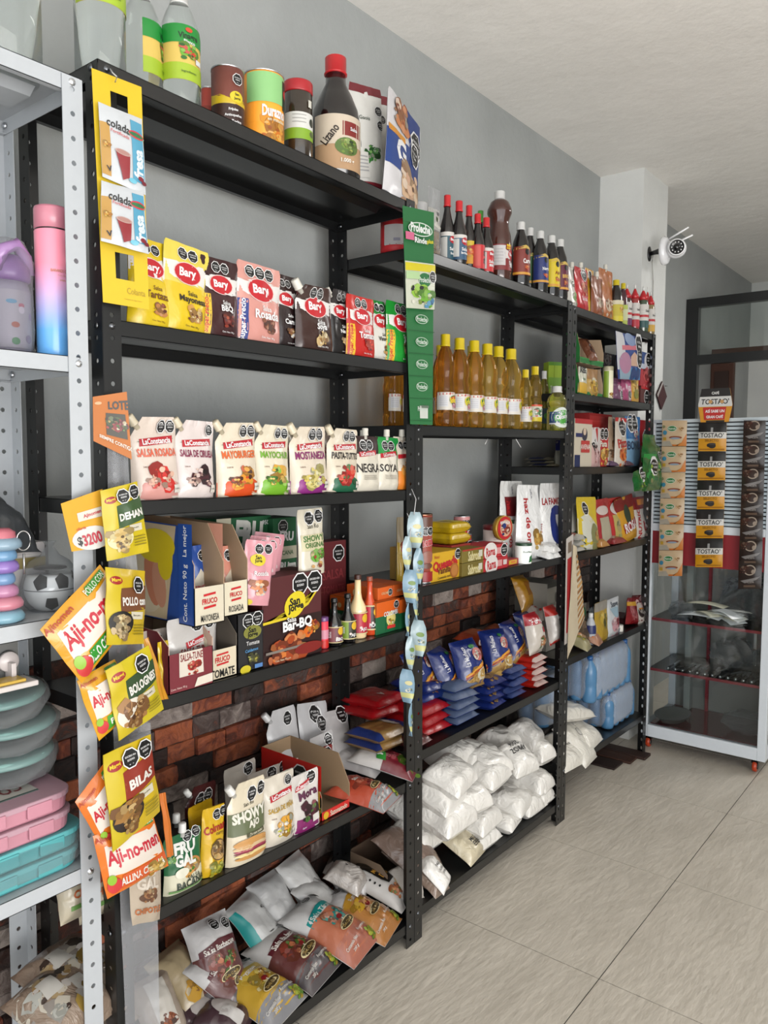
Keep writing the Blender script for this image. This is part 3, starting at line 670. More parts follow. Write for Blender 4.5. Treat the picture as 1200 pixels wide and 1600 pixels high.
pouch(599, 652, 160, A6, 'blue and white cookie bag at the right end of the top shelf', X=-.05, body='e9e7ea', turn=-.25, name='cookie_bag', cat='snack bag', items=[('p', [(.1, 1), (1, 1), (1, .25), (.2, .2)], '1d3c86'), ('r', -1, .2, .28, .62, '23468f'), ('r', -.95, -.1, .6, .66, 'e39b2c'), ('t', -.35, .48, .3, 'G', 'ffffff', 0, .3, .04), ('f', .2, .18, .4, ('efc39b', 'e6b083', 'f5d8bb'), 3), ('e', .3, .22, .03, .03, '5a3520'), ('o', .62, .72, .16), ('o', .5, .6, .13), ('f', -.3, .85, .3, ('d98a52', 'f0d9c2', '9c4a2c'), 7)], t=.04, roll=.12)

# ================================================================== RACK A, SECOND SHELF (small squeeze pouches)
gb = 'small sauce pouches in a row on the second shelf of the near rack'
DT = dict(zs=A5, group=gb, t=.036)
pouch(196, 264, 372, label='yellow garlic sauce pouch half hidden behind the hanging yellow card', body='f0d12a', items=d_bary('f0cf1c', 'f0cf1c', 'Tartaza', '7a4a10', None, n=2, pics=('c98a4a', '8a3a1c')), lean=.05, roll=.06, seed=1, **DT)
pouch(246, 318, 381, label='bright yellow mayonnaise pouch with a sandwich picture', body='f3e06a', items=d_bary('f4df58', 'f2cf20', 'Mayonesa', '2a2018', None, n=2, pics=('d9a050', '8a4a1c', 'f0d9a0')), roll=.09, **DT)
pouch(310, 370, 405, label='dark maroon BBQ sauce pouch with a yellow side stripe', body='3f1a1c', items=d_bary('3a1618', '421b1e', 'BBQ', 'ffffff', pics=('7a2418', 'a8381f', '4a1410')), roll=.02, **DT)
pouch(367, 436, 414, label='salmon pink sauce pouch with three warning octagons', body='e9a79b', items=d_bary('eaa89c', 'e5a196', 'Rosada', 'ffffff', '2a3f8e', 'ffffff', n=3, pics=('7a3a24', 'a86a4a')), roll=.03, **DT)
pouch(422, 462, 430, label='dark brown meat sauce pouch right of the salmon pink one', body='35201f', items=d_bary('35201f', '2a1a1c', 'Carne', 'ffffff', None, pics=('8a5a34', 'c9a06a', 'd8d0c8')), X=-.05, roll=.02, **DT)
pouch(452, 474, 455, label='dark red pouch peeping out behind the brown soy pouch', body='7c1a20', items=[], X=-.12, **DT)
pouch(461, 519, 447, label='brown soy sauce pouch with a white corner spout', body='3c211c', items=d_bary('3f241e', '3f241e', 'Soya', 'ffffff', None, pics=('e0c48a', 'b8843c', 'f0e0b8')), cut='L', sp='L', **DT)
pouch(510, 546, 453, label='black sauce pouch with a white corner spout, right of the soy pouch', body='1c1416', items=d_bary('20171a', '161214', 'Negra', 'ffffff', None, pics=('d9b98a', 'e8e0d0', '8a3a1c')), cut='L', sp='L', X=-.05, **DT)
pouch(540, 584, 464, label='bright red tomato sauce pouch with a yellow side stripe', body='cf2620', items=d_bary('d02a22', 'cf241e', 'Tomate', 'ffffff', pics=('e8503a', 'a81812')), **DT)
pouch(574, 610, 471, label='green-topped vinaigrette pouch with a salad picture', body='f0ede4', items=d_bary('2f8f3f', 'f0ede4', 'Vinagreta', '3a3a2a', None, pics=('d8a050', '5a8a3a', 'c8603a')), X=-.045, **DT)
pouch(602, 645, 474, label='bright green pouch with a yellow side stripe, last of its row', body='2aa53a', items=d_bary('259a38', '2da83f', 'Ajo', 'ffffff', pics=('c8b080', '4a8a2a')), **DT)

# ================================================================== RACK A, THIRD SHELF (tall spouted pouches)
gc = 'cream sauce pouches in a row on the third shelf of the near rack'
DC = dict(zs=A4, group=gc, sp='L', cut='L', t=.05, spc='e9dcc0')
pouch(203, 278, 652, label='cream pouch with tomato and pink sauce picture, first tall one on the left', body='efdfd2', items=d_cons('SALSA ROSADA', 'ef6a4a', 'e9a79e', ('d9342c', 'f2c4ac', 'e9b39c'), (.15, 2)), seed=3, **DC)
pouch(268, 331, 657, label='pale pouch with plums on the label, second tall one from the left', body='ede0dc', items=d_cons('SALSA DE CIRUELA', '8a1f4a', None, ('4a1c22', 'e9cdbd', '2a1416', 'd8b0a0'), (.62, 1)), **DC)
pouch(337, 401, 661, label='cream pouch with burger and orange picture', body='f3e6cf', items=d_cons('MAYOBURGER', 'ee6a1e', 'e8551c', ('f0a030', 'd84a1c', 'f7c04a', '7a3a1c'), (.2, 2)), **DC)
pouch(395, 449, 664, label='cream pouch with avocado picture and green foot', body='f2e8cf', items=d_cons('MAYOCHUR', '7ab52c', '7fbf2f', ('e8b03c', '8cc63f', 'f0d070', '4f8a2a'), (.1, 2)), **DC)
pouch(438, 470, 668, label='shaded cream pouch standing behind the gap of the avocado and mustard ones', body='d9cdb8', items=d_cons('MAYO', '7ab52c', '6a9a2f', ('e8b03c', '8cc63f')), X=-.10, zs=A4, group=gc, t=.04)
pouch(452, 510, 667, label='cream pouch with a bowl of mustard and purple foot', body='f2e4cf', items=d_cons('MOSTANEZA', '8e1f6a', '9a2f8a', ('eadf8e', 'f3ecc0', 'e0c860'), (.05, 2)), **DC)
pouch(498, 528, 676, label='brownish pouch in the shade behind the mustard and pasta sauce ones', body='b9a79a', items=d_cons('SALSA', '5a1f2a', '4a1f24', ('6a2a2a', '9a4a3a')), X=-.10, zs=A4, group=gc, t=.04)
pouch(508, 557, 670, label='cream pouch with tomatoes on the label and dark green foot', body='efe3cd', items=d_cons('PASTA-TUTTO', '2a2420', '1f6a4a', ('d8342c', '2f7a3f', 'e8604a'), (.0, 2)), **DC)
DD = dict(zs=A4, group=gc, t=.042, top=True)
pouch(548, 592, 672, label='cream and dark brown pouch with a top spout', body='f1ead9', items=[('r', -1, 1, .68, 1, '35201f'), ('t', 0, .42, .2, 'NEGRA', '241c18', 0, .85, .02)] + [('p', [(-.6, .62), (.6, .66), (.6, .75), (-.6, .71)], 'c3202e'), ('t', 0, .685, .09, 'LaConstancia', 'ffffff', .05, .5, .02)] + oct2(-.25, .84, .11, 2) + plainstripes(0, .28, 3, .5, 'b8b0a0'), **DD)
pouch(584, 621, 674, label='cream and green pouch with a top spout', body='f1ead9', items=[('r', -1, 1, .68, 1, '1e9a44'), ('r', .7, 1, 0, 1, '1e9a44'), ('t', -.1, .42, .2, 'SOYA', '241c18', 0, .8, .02), ('p', [(-.7, .60), (.6, .66), (.6, .75), (-.7, .69)], 'c3202e'), ('t', 0, .675, .09, 'LaConstancia', 'ffffff', .08, .5, .02)] + oct2(-.25, .84, .12, 2) + plainstripes(0, .28, 3, .5, 'b8b0a0'), **DD)
pouch(612, 640, 674, label='cream and orange pouch with a top spout, last one before the rack post', body='efe2cf', items=[('r', -1, 1, 0, .35, 'ee8a2c'), ('f', .2, .42, .35, ('e8a04a', 'f0c080', 'c8702c'), 4), ('p', [(-.7, .58), (.7, .62), (.7, .70), (-.7, .66)], 'c3202e')] + oct2(-.25, .84, .13, 2), **DD)
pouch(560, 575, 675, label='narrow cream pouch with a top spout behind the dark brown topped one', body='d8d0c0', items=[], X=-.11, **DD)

# ================================================================== RACK A, FOURTH SHELF (display boxes)
def boxat(u0, u1, vb, vt, X, d, zb=None, turn=0):
    """front face from pixel columns, standing on height zb at its base; returns base centre, w, h"""
    um = (u0 + u1) / 2; T = onX(um, vt, X); Bp = onX(um, vb, X); w = pxw(u0, u1, Bp, (cos(turn), -sin(turn)))
    z = Bp.z if zb is None else (zb(Bp.y) if callable(zb) else zb)
    c = Vector((X - d / 2 * cos(turn), Bp.y + d / 2 * sin(turn), z + .0006)); return c, w, T.z - z
fr_ = lambda s: [('p', [(-.4, s + .13), (.4, s + .16), (.4, s + .22), (-.4, s + .19)], 'd4202a'), ('t', 0, s, .15, 'FRUCO', 'd4202a', .03, .5, .03), ('p', [(-.4, s - .20), (.4, s - .17), (.4, s - .11), (-.4, s - .14)], 'd4202a')]
# lower tier
P, w, h = boxat(258, 327, 1088, 1010, -.012, .17, A3); low_h = h
tray_box(P, w, .20, .125, .078, '7e1e2c', 'd9b9a4', 'maroon open carton filled with red sauce pouches, lower tier on the left', front=[('p', [(-.55, .38), (.55, .38), (.5, 1), (-.55, 1)], 'ece2d4'), ('t', 0, .86, .14, 'SALSA-TUNE', '8a1a22', 0, .5, .02), ('f', .05, .55, .2, ('c03028', 'e05a40', 'e8b890'), 2), ('p', [(.1, .05), (.95, .08), (.95, .3), (.25, .27)], 'f0e6d6'), ('t', -.6, .12, .05, 'Cont. Neto 90 g', 'f0d0c8', .03, .5, .01)], turn=.0)
for k in range(3):
    pouch(262 + k * 3, 338 + k * 2, 962 + k * 5, A3, ('silver-white sauce pouch in front of the maroon carton', 'second silver-white pouch in the maroon carton', 'third silver-white pouch deep in the maroon carton')[k], 'pouches in the maroon carton', X=-.03 - .045 * k, body='dcd8d4', items=[('o', .2, .86, .12), ('o', .72, .87, .12), ('p', [(-.35, .50), (.7, .60), (.7, .70), (-.35, .60)], 'c3202e'), ('t', .18, .60, .08, 'LaConstancia', 'ffffff', .12, .45, .02), ('t', 0, .47, .1, 'SALSA-TUNE', '8a1a22', 0, .6, .02)], t=.022, dz=.012, wmul=1)
P, w, h = boxat(325, 371, 1071, 960, -.012, .22, A3); h1 = h
tray_box(P, w, .22, h, h * .46, 'e9dcc0', '6d6459', 'cream open tomato sauce carton, empty inside, under the pink carton', front=fr_(.66) + [('t', 0, .2, .22, 'TOMATE', '1c1c1c', 0, .8, .02)])
P, w, h = boxat(372, 413, 1058, 947, -.012, .2, A3)
tray_box(P, w, .2, h, h * .9, '16161a', '2a2a2a', 'black tomato sauce carton with gold-ringed logo, below the pink pouches', front=[('o', -.2, .86, .19), ('o', .5, .88, .19), ('e', .1, .66, .34, .2, '8a8a3c'), ('t', .08, .70, .16, 'San', '101010', 0, .3, .03), ('t', .1, .61, .18, 'Jorge', '101010', 0, .4, .03), ('t', .1, .48, .12, 'Tomate', 'd8d8d8', 0, .5, .02), ('t', .0, .36, .09, 'Cuidamos', '5aa0d8', .05, .5, .02), ('f', .1, .2, .25, ('5a5a30', '30301c', 'a8a040'), 3), ('e', -.5, .05, .2, .12, 'd8c82a'), ('r', .2, .8, .03, .1, '5a8ac8')], fcol='16161a')
# filler pouches left, behind the hanging strip
pouch(222, 262, 985, A3, 'pale pouch with a black octagon at the far left of the display boxes', X=-.06, body='dccfc4', items=[('o', .1, .84, .22)], t=.03, lean=.05)
pouch(247, 264, 1002, A3, 'bright yellow card-like pack wedged left of the maroon carton', X=-.02, body='e8c51c', items=[('r', -1, 1, 0, .2, '9aa82a')], t=.012, name='sauce_pack')
# upper tier
zt = A3(.9) + .157
P, w, h = boxat(287, 334, 972, 905, -.015, .2)
MYB = tray_box(P, w, .27, .205, .076, '2350a4', 'b99b7c', 'blue open mayonnaise carton with a big egg picture on its side, upper tier', fcol='e6dcc4', front=fr_(.62) + [('t', 0, .18, .18, 'MAYONESA', '2a2a2a', 0, .6, .01)],
    left=[('p', [(-.95, .02), (.35, .02), (.6, .95), (-.95, .98)], 'e4cda6'), ('e', -.1, .45, .24, .30, 'ead9b8'), ('e', .02, .42, .10, .22, 'd98a68', .2), ('e', .18, .36, .08, .18, 'e0a080', .2), ('e', .1, .74, .24, .13, 'f2d81c'), ('e', .34, .58, .09, .13, 'f2d81c'), ('r', .66, .98, .02, .98, '2350a4'), ('t', .82, .5, .06, 'Cont. Neto 90 g   La mejor', 'ffffff', HALF, .85, .01)])
pouch(290, 332, 852, P.z, 'blue mayonnaise pouch standing in the blue carton', X=-.05, body='2d55a8', items=[('p', [(-.6, 0), (.6, 0), (.6, .5), (0, .68), (-.6, .5)], 'e8dfcc'), ('o', .3, .85, .16), ('t', .0, .42, .12, 'FRUCO', 'd4202a', 0, .5, .03), ('t', 0, .16, .1, 'MAYONESA', '2a2a2a', 0, .5, .01)], t=.03, dz=.002, seed=8)
P2, w, h = boxat(335, 373, 958, 902, -.015, .2)
tray_box(P2, w, .26, .19, .07, 'e99a84', 'b99b7c', 'salmon and cream open pink-sauce carton right of the blue one', fcol='ece2c8', front=fr_(.62) + [('t', 0, .2, .2, 'ROSADA', '2a2a2a', 0, .6, .01)], left=[('r', -1, 1, 0, 1, 'e9a58c')])
pouch(338, 374, 853, P2.z, 'salmon pink pouch standing in the pink-sauce carton', X=-.045, body='e79a84', items=[('p', [(-.6, 0), (.6, 0), (.6, .5), (0, .66), (-.6, .5)], 'ecdcc4'), ('o', -.1, .85, .19), ('o', .6, .86, .19), ('t', .0, .40, .16, 'FRUCO', 'd4202a', 0, .6, .03)], t=.03, dz=.002)
for k in range(3):
    T = onX(402 + 6 * k, 944, -.02)
    pouch(370 + 7 * k, 419 + 7 * k, 845 - 6 * k, T.z, ('pink pouch with a yellow oval badge, in front of the fanned trio', 'middle pink pouch of the fanned trio', 'rearmost pink pouch of the fanned trio')[k], 'three pink pouches fanned on the upper tier', X=-.02 - .035 * k, body='efa9b4', turn=.15, roll=.16, items=[('o', -.1, .87, .13), ('o', .5, .88, .13), ('e', -.15, .70, .26, .16, 'f0dc3a'), ('t', -.15, .74, .11, 'San', '1c1c1c', .06, .3, .03), ('t', -.15, .68, .11, 'Jorge', '1c1c1c', .06, .3, .03), ('t', .1, .5, .13, 'Rosada', 'ffffff', .05, .6, .02), ('f', 0, .27, .36, ('e8905a', 'f3d0b0', 'd87a4a', 'f0e8e4'), 5), ('e', -.6, .05, .14, .08, 'f0dc3a')], t=.03)
# tall maroon barbecue box
P, w, h = boxat(413, 504, 1047, 898, -.012, .10, A3)
carton(P, w, .10, h, '561418', 'large maroon barbecue sauce box with flames and a yellow oval badge', front=[('r', -1, 1, 0, .5, '2a0c0c'), ('p', [(-1, .505), (-.2, .52), (.5, .64), (1, .86), (1, .83), (.52, .61), (-.2, .49), (-1, .475)], 'ecd22a'), ('o', .24, .88, .125), ('o', .74, .88, .125), ('e', .05, .645, .19, .15, 'f2dc2a', .5), ('t', .04, .685, .1, 'San', '1c1c1c', .1, .3, .04), ('t', .07, .605, .12, 'Jorge', '1c1c1c', .1, .3, .04), ('f', .65, .34, .16, ('e8701c', 'f0a83c', '8a2414'), 4), ('f', 0, .16, .30, ('b0481c', 'd8702c', '6a2414', 'e8a060'), 7), ('f', -.5, .15, .25, ('b0481c', '8a3014', 'e08038'), 9), ('r', -.95, .6, .13, .16, '8a8078'), ('e', .5, .1, .25, .07, '8a1e18'), ('t', -.1, .48, .06, 'Salsa', 'ffffff', 0, .2, .02), ('t', .1, .41, .15, 'Bar-BQ', 'ffffff', .04, .58, .04), ('t', -.4, .035, .03, 'Cont. Neto 90 g c/u', 'f0e0c0', 0, .6, .01)], cat='box')
# green cartons behind
gbx = 'green sauce cartons behind the maroon box'
gi = [('r', -1, 1, 0, .28, 'e8e4cc'), ('t', -.1, .70, .42, 'FRU', 'f4f4ec', -.08, .7, .06), ('t', .1, .42, .42, 'GAL', 'f4f4ec', -.08, .8, .06), ('o', .75, .85, .13)]
P, w, h = boxat(432, 468, 906, 802, -.15, .1, A3(1.3) + .166)
carton(P, w, .08, .145, '17683c', 'green carton with white lettering, right one behind the maroon box', front=[('r', -1, 1, .28, .50, 'e6e0c6'), ('t', 0, .39, .14, 'BACANA', '2f6a3a', 0, .7, .02), ('t', -.2, .16, .26, 'FRU', 'ffffff', -.08, .5, .05), ('r', .2, .9, .06, .2, 'f0f0ea'), ('t', .55, .13, .1, '$ 5500', '2a2a2a', 0, .3, .01), ('o', -.2, .85, .19), ('t', .1, .68, .3, 'FRU', 'ffffff', -.08, .6, .05)], cat='sauce carton', group=gbx)
P, w, h = boxat(345, 430, 905, 800, -.17, .1, A3(1.1) + .166)
carton(P, w, .08, .15, '17683c', 'green carton with large white lettering, left one above the pink pouches', front=[('r', -1, -.5, 0, 1, 'e6e0c6'), ('t', -.75, .55, .12, 'CANA', '2f6a3a', HALF, .5, .02), ('t', .15, .72, .38, 'FRU', 'f4f4ec', -.1, .5, .06), ('t', .25, .40, .38, 'GAL', 'f4f4ec', -.1, .5, .06), ('t', .8, .88, .08, '950g', 'ffffff', 0, .2, .02)], cat='sauce carton', group=gbx)
P, w, h = boxat(380, 462, 1000, 905, -.17, .1, A3)
carton(P, .27, .1, .164, '12512f', 'dark green carton supporting the lettered ones behind the pink pouches', front=[], cat='sauce carton', group=gbx)
T = onX(488, 897, -.05)
pouch(466, 506, 795, T.z - .001, 'cream garlic sauce pouch standing on top of the maroon box', X=-.04, body='efe7d2', items=[('t', .1, .74, .12, 'San Ro', '3a3a2a', 0, .5, .01), ('o', -.15, .86, .17), ('o', .6, .88, .17), ('r', -.9, .95, .38, .62, 'e0d8b0'), ('t', .05, .56, .17, 'SHOWY', '4c7a3a', 0, .85, .04), ('t', .1, .46, .14, 'ORIGINAL', '4c7a3a', 0, .8, .03), ('f', .1, .25, .4, ('7cb84a', 'd8a868', 'c0503a', 'e8d8a0'), 2)], t=.032, seed=2, dz=.002)
P, w, h = boxat(500, 541, 1012, 846, -.21, .05, A3)
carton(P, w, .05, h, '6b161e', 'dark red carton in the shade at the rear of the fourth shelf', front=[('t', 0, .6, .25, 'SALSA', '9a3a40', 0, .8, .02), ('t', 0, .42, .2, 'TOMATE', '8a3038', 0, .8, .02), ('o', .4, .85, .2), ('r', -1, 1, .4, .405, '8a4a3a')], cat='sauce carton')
MB_ = None
tin(497, 513, 964, A3, 'tiny purple-lidded spice tub stacked beside the maroon box', 'd8344a', [('r', -1, 1, .35, .7, 'e89ab0'), ('r', -1, 1, 0, .3, 'e0241c')], X=-.035, lid='7a4a8a', lidk='plastic', rim=False, name='spice_tub', cat='tub')
gg = 'small long-necked hot sauce bottles on the fourth shelf'
sl = lambda c1, t, c2: [('r', -1, 1, 0, 1, c1), ('r', -1, -.2, .0, 1, c2), ('t', -.6, .5, .1, 'Salsa', 'ffffff', HALF, .4, .01), ('e', .3, .72, .14, .16, 'f0c02c'), ('t', .2, .2, .16, t, 'ffffff', 0, .5, .03), ('e', -.05, .3, .05, .05, 'f0e0d8'), ('r', -1, 1, .95, 1, 'e8d8a0'), ('r', -1, 1, 0, .05, 'e8d8a0')]
bottle(510, 534, 935, A3, 'small black sauce bottle with a purple-brown label', 'long', '0d0a0a', '101010', (.08, .42, 'c8a8a0'), sl('6a2a3a', 'BBQ', '8a4a50'), gg, X=-.035, kind='glossy')
bottle(531, 555, 928, A3, 'small black sauce bottle with a green label', 'long', '0d0a0a', '101010', (.08, .46, '9ab040'), sl('2a2a20', 'AJI', '8aa838'), gg, X=-.035, kind='glossy')
bottle(546, 572, 898, A3, 'small hot sauce bottle with creamy contents and a black neck band', 'long', 'd8bf94', '4a2418', (.08, .42, 'c02040'), sl('c82a40', 'AJO', 'b01c3c'), gg, X=-.045, kind='glossy')
bottle(566, 589, 901, A3, 'small orange-red hot sauce bottle, right of the creamy one', 'long', 'b8401c', 'a05038', (.10, .52, 'c02040'), sl('3a2420', 'PICANTE', 'd01c3c'), gg, X=-.045, kind='glossy')
go = 'orange and green cornmeal boxes at the right end of the fourth shelf'
ci = [('r', -1, 1, .55, 1, 'ee6a1e'), ('p', [(-.2, .05), (.75, .05), (.75, .42), (-.2, .42)], '0f6a3c'), ('e', .25, .42, .2, .2, 'f5e48a'), ('f', .25, .3, .15, ('e8c83c', 'c83a2c', 'f0f0e0'), 3), ('r', -.1, .6, .12, .22, 'e0342c'), ('t', .2, .60, .13, 'COLOMBI', 'ffffff', .02, .6, .03), ('o', .68, .84, .1)]
cl = [('r', -1, 1, .55, 1, 'ee6a1e'), ('t', 0, .28, .13, 'COLOREY', 'ffffff', HALF, .4, .02), ('e', 0, .72, .1, .1, 'f5d9a0')]
for (u0, u1, vb, vt, X, zz, lb) in ((588, 624, 992, 939, -.02, A3, 'front orange and green box beside the hot sauces'), (623, 660, 985, 934, -.02, A3, 'orange and green box partly behind the blue sachets')):
    P, w, h = boxat(u0, u1, vb, vt, X, .085, zz); carton(P, w, .085, h, '0f6a3c', lb, ci, cl, [('r', -1, 1, 0, 1, 'ee6a1e')], go)
P1, w1_, h1_ = boxat(588, 624, 992, 939, -.02, .085, A3)
for k, lb in enumerate(('orange box lying on top of the front cornmeal box', 'orange box on top, second in the upper layer')):
    carton(P1 + Vector((-.03, .012 + k * .067, h1_ + .0008)), .064, .11, .033, 'ee6a1e', lb, [('o', .6, .5, .14), ('t', -.1, .5, .1, 'COLOMBI', 'ffd9a8', 0, .5, .02)], [('e', -.4, .4, .1, .1, 'f5d9a0')], group=go)
for k in range(2):
    carton(P1 + Vector((-.10, .0 + k * .067, 0)), .064, .07, h1_, '0f6a3c', ('rear orange and green box behind the front one', 'rear orange and green box on the right')[k], [('r', -1, 1, .55, 1, 'ee6a1e')], cl, [('r', -1, 1, 0, 1, 'ee6a1e')], go)

# ================================================================== RACK A, FIFTH SHELF
def chef(banner, bt, mid, low, net='Contenido Neto', kind='Salsa Barbecue', white='ebe9e6', c2='d8d4d0', oct=True, foods=('8a3a2a', 'c87850', '5a7a30')):
    it = [('r', -1, 1, 0, .62, mid, 'film'), ('r', -1, 1, 0, .26, low, 'film'), ('p', [(-.85, .58), (0, .64), (.85, .62), (.85, .72), (0, .74), (-.85, .68)], banner), ('t', 0, .655, .10, kind, 'f4f0e8', .03, .7, .02),
          ('f', -.1, .47, .32, foods, len(kind)), ('f', .35, .5, .2, foods[::-1], 4), ('e', .1, .44, .07, .05, '8a1a1e'), ('p', [(-.02, .30), (.22, .30), (.12, .42)], 'e8ded0'), ('e', .1, .33, .26, .085, 'e9d9a8', .12), ('e', .1, .33, .24, .07, '4a3a1c', .12), ('t', .1, .33, .05, 'Doña Criolla', 'c8a860', .12, .36, .01),
          ('t', -.5, .15, .055, net, 'e8e4dc', .05, .35, .01), ('t', -.5, .09, .055, '200 g', 'e8e4dc', .05, .2, .01), ('t', .45, .20, .05, 'Recomendada', 'e8e4dc', .05, .4, .01), ('f', .65, .08, .18, ('a8b830', 'e0c040', '6a9a30'), 6)]
    if oct: it += [('o', .1, .90, .10), ('o', .6, .86, .10, 'AZUCARES')]
    return it
pouch(253, 313, 1292, A2, 'green and white burger sauce pouch with a white top spout', X=-.03, body='1f6b40', t=.045, top=True, spc='f6f6f2', items=[('r', -1, 1, 0, .36, 'e6e2c6'), ('e', .3, .42, .25, .16, 'c98a4a'), ('f', .3, .40, .26, ('d9a050', '8a4a24', '6aa83a', 'e8d0a0'), 4), ('t', .0, .76, .25, 'FRU', 'f4f4ee', -.06, .56, .05), ('t', -.05, .56, .25, 'GAL', 'f4f4ee', -.06, .56, .05), ('o', .2, .93, .11), ('o', .68, .96, .11), ('e', -.3, .36, .17, .10, 'f2f0dc'), ('t', .3, .235, .09, 'SALSA', '2a3a2a', 0, .4, .01), ('t', .15, .15, .15, 'BACANA', '2a3a2a', 0, .75, .03), ('r', -.9, .9, .05, .09, '7fae6a'), ('f', -.75, .62, .12, ('8cc04a', '3f8a3a'), 3)], hmul=1.02)
pouch(246, 300, 1276, A2, 'dark pouch with a white top spout behind the green burger sauce one', X=-.09, body='2a2426', t=.04, top=True, spc='f0f0ec', items=[])
pouch(309, 345, 1263, A2, 'yellow mustard pouch with a seed picture, right of the green one', X=-.03, body='e3b81f', t=.042, lean=0, roll=.08, items=[('o', .25, .88, .17), ('o', .85, .9, .17), ('t', .0, .70, .28, 'Colman', 'b02018', .1, .95, .03), ('t', .4, .60, .12, 'curry', '5a3a14', 0, .4, .01), ('e', .2, .38, .34, .36, '6b4a24'), ('e', .2, .38, .30, .32, 'c8a060'), ('f', .2, .38, .40, ('8a6430', 'd8b878', '5a3a1c'), 3), ('f', 0, .1, .4, ('a8a830', 'c8c040', '7a8a2a'), 3)])
pouch(296, 334, 1254, A2, 'yellow pouch corner showing behind the mustard pouch', X=-.08, body='d8ac1c', t=.04, items=[('r', -1, 1, .6, .8, 'c89a18')])
pouch(286, 335, 1228, A2, 'dark maroon pouch with two octagons at the rear, white spout on its left', X=-.13, body='4c1e1e', t=.04, cut='L', sp='L', spc='f4f4f0', items=[('o', -.2, .80, .15), ('o', .35, .83, .15)])
pouch(351, 411, 1222, A2, 'cream garlic mayonnaise pouch with sandwich picture and white corner spout', X=-.022, body='efe3c9', t=.055, cut='L', sp='L', spc='f6f4ee', items=[('o', .15, .83, .125), ('o', .72, .86, .125), ('t', 0, .73, .07, 'San Ro', '3a3a2a', .06, .4, .01), ('r', -1, 1, .38, .66, '6b7452'), ('t', .0, .60, .21, 'SHOWY', 'f6f2e4', .04, .88, .05), ('t', .15, .48, .17, 'AJO', 'f6f2e4', .04, .4, .05), ('r', -.3, .7, .34, .39, '5a5a40'), ('t', .2, .365, .06, '¡Tu con todo!', 'f4ecd0', .03, .5, .01), ('e', 0, .27, .44, .10, 'd9a05a'), ('e', 0, .22, .45, .06, 'e8c89a'), ('e', 0, .19, .44, .035, 'b03a5a'), ('e', 0, .165, .44, .03, '8a2a3a'), ('e', 0, .14, .43, .04, 'f0dc9a'), ('e', 0, .10, .42, .05, 'd9a05a')])
pouch(408, 457, 1210, A2, 'cream pineapple sauce pouch right of the sandwich one', X=-.028, body='e9e0d0', t=.05, items=d_cons('SALSA DE PIÑA', 'c9a23c', None, ('e8a83c', 'f3ecd8', 'd8d020', 'e8e0d0'), (.5, 1), b=.53))
pouch(456, 499, 1206, A2, 'flat white blackberry sauce sachet with a purple foot', X=-.018, body='e6e0da', t=.02, items=[('p', [(-1, 0), (1, 0), (1, .1), (0, .22), (-1, .26)], '8a1f6a'), ('o', .45, .88, .17), ('p', [(-.75, .72), (.3, .79), (.3, .88), (-.72, .80)], 'c3202e'), ('t', -.2, .80, .11, 'LaConstancia', 'ffffff', .14, .5, .02), ('t', .1, .64, .24, 'Mora', '5a1440', .1, .75, .04), ('f', .1, .32, .4, ('4a1a2a', '7a2a3a', '6aa04a', '2a1420'), 8), ('r', .3, .85, .12, .24, 'f0ece4'), ('t', -.3, .08, .06, 'Salsa', 'f0e0f0', 0, .4, .01)], turn=.06)
gp = 'row of pale sauce pouches queueing behind the front ones on the fifth shelf'
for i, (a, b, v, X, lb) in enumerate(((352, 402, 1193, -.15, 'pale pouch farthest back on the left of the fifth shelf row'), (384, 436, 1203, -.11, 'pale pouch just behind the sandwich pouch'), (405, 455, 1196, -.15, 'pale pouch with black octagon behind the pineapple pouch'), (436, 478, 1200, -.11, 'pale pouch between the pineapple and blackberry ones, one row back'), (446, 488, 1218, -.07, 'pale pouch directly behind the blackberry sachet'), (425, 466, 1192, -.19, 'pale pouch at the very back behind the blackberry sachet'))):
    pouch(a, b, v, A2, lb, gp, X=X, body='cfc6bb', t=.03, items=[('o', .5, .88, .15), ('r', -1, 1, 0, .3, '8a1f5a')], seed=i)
# red open box with beans
P, w, h = boxat(500, 545, 1286, 1178, -.02, .2, A2)
tray_box(P, w * .98, .21, .138, .022, 'd8261e', 'a88c6c', 'red open carton with a black bean picture on its side, standing on the fifth shelf', front=[('t', .2, .5, .13, 'Sazonatodo', 'f6e6d0', .0, .6, .02), ('e', -.7, .5, .09, .09, 'e8b82c')],
    left=[('r', -1, 1, .55, 1, 'd8261e'), ('f', .45, .35, .25, ('26262c', '3a3a44', '16161a'), 3), ('f', .7, .2, .25, ('26262c', '3a3a44', '16161a'), 5), ('f', .1, .25, .25, ('26262c', '3a3a44'), 6), ('o', .35, .72, .12), ('r', .86, .98, 0, .55, 'e0b040'), ('f', .92, .2, .07, ('a8c040', 'e07030'), 3)])
for k in range(2):
    pouch(476 + 8 * k, 510 + 8 * k, 1163 + 6 * k, A2, ('dark red pouch inside the red carton, rear one', 'dark red pouch inside the red carton, front one')[k], 'dark red pouches in the red carton', X=-.19 + .04 * k, body='8a1c1c', t=.025, items=[('o', .5, .85, .16), ('o', .5, .6, .16)], dz=.003)
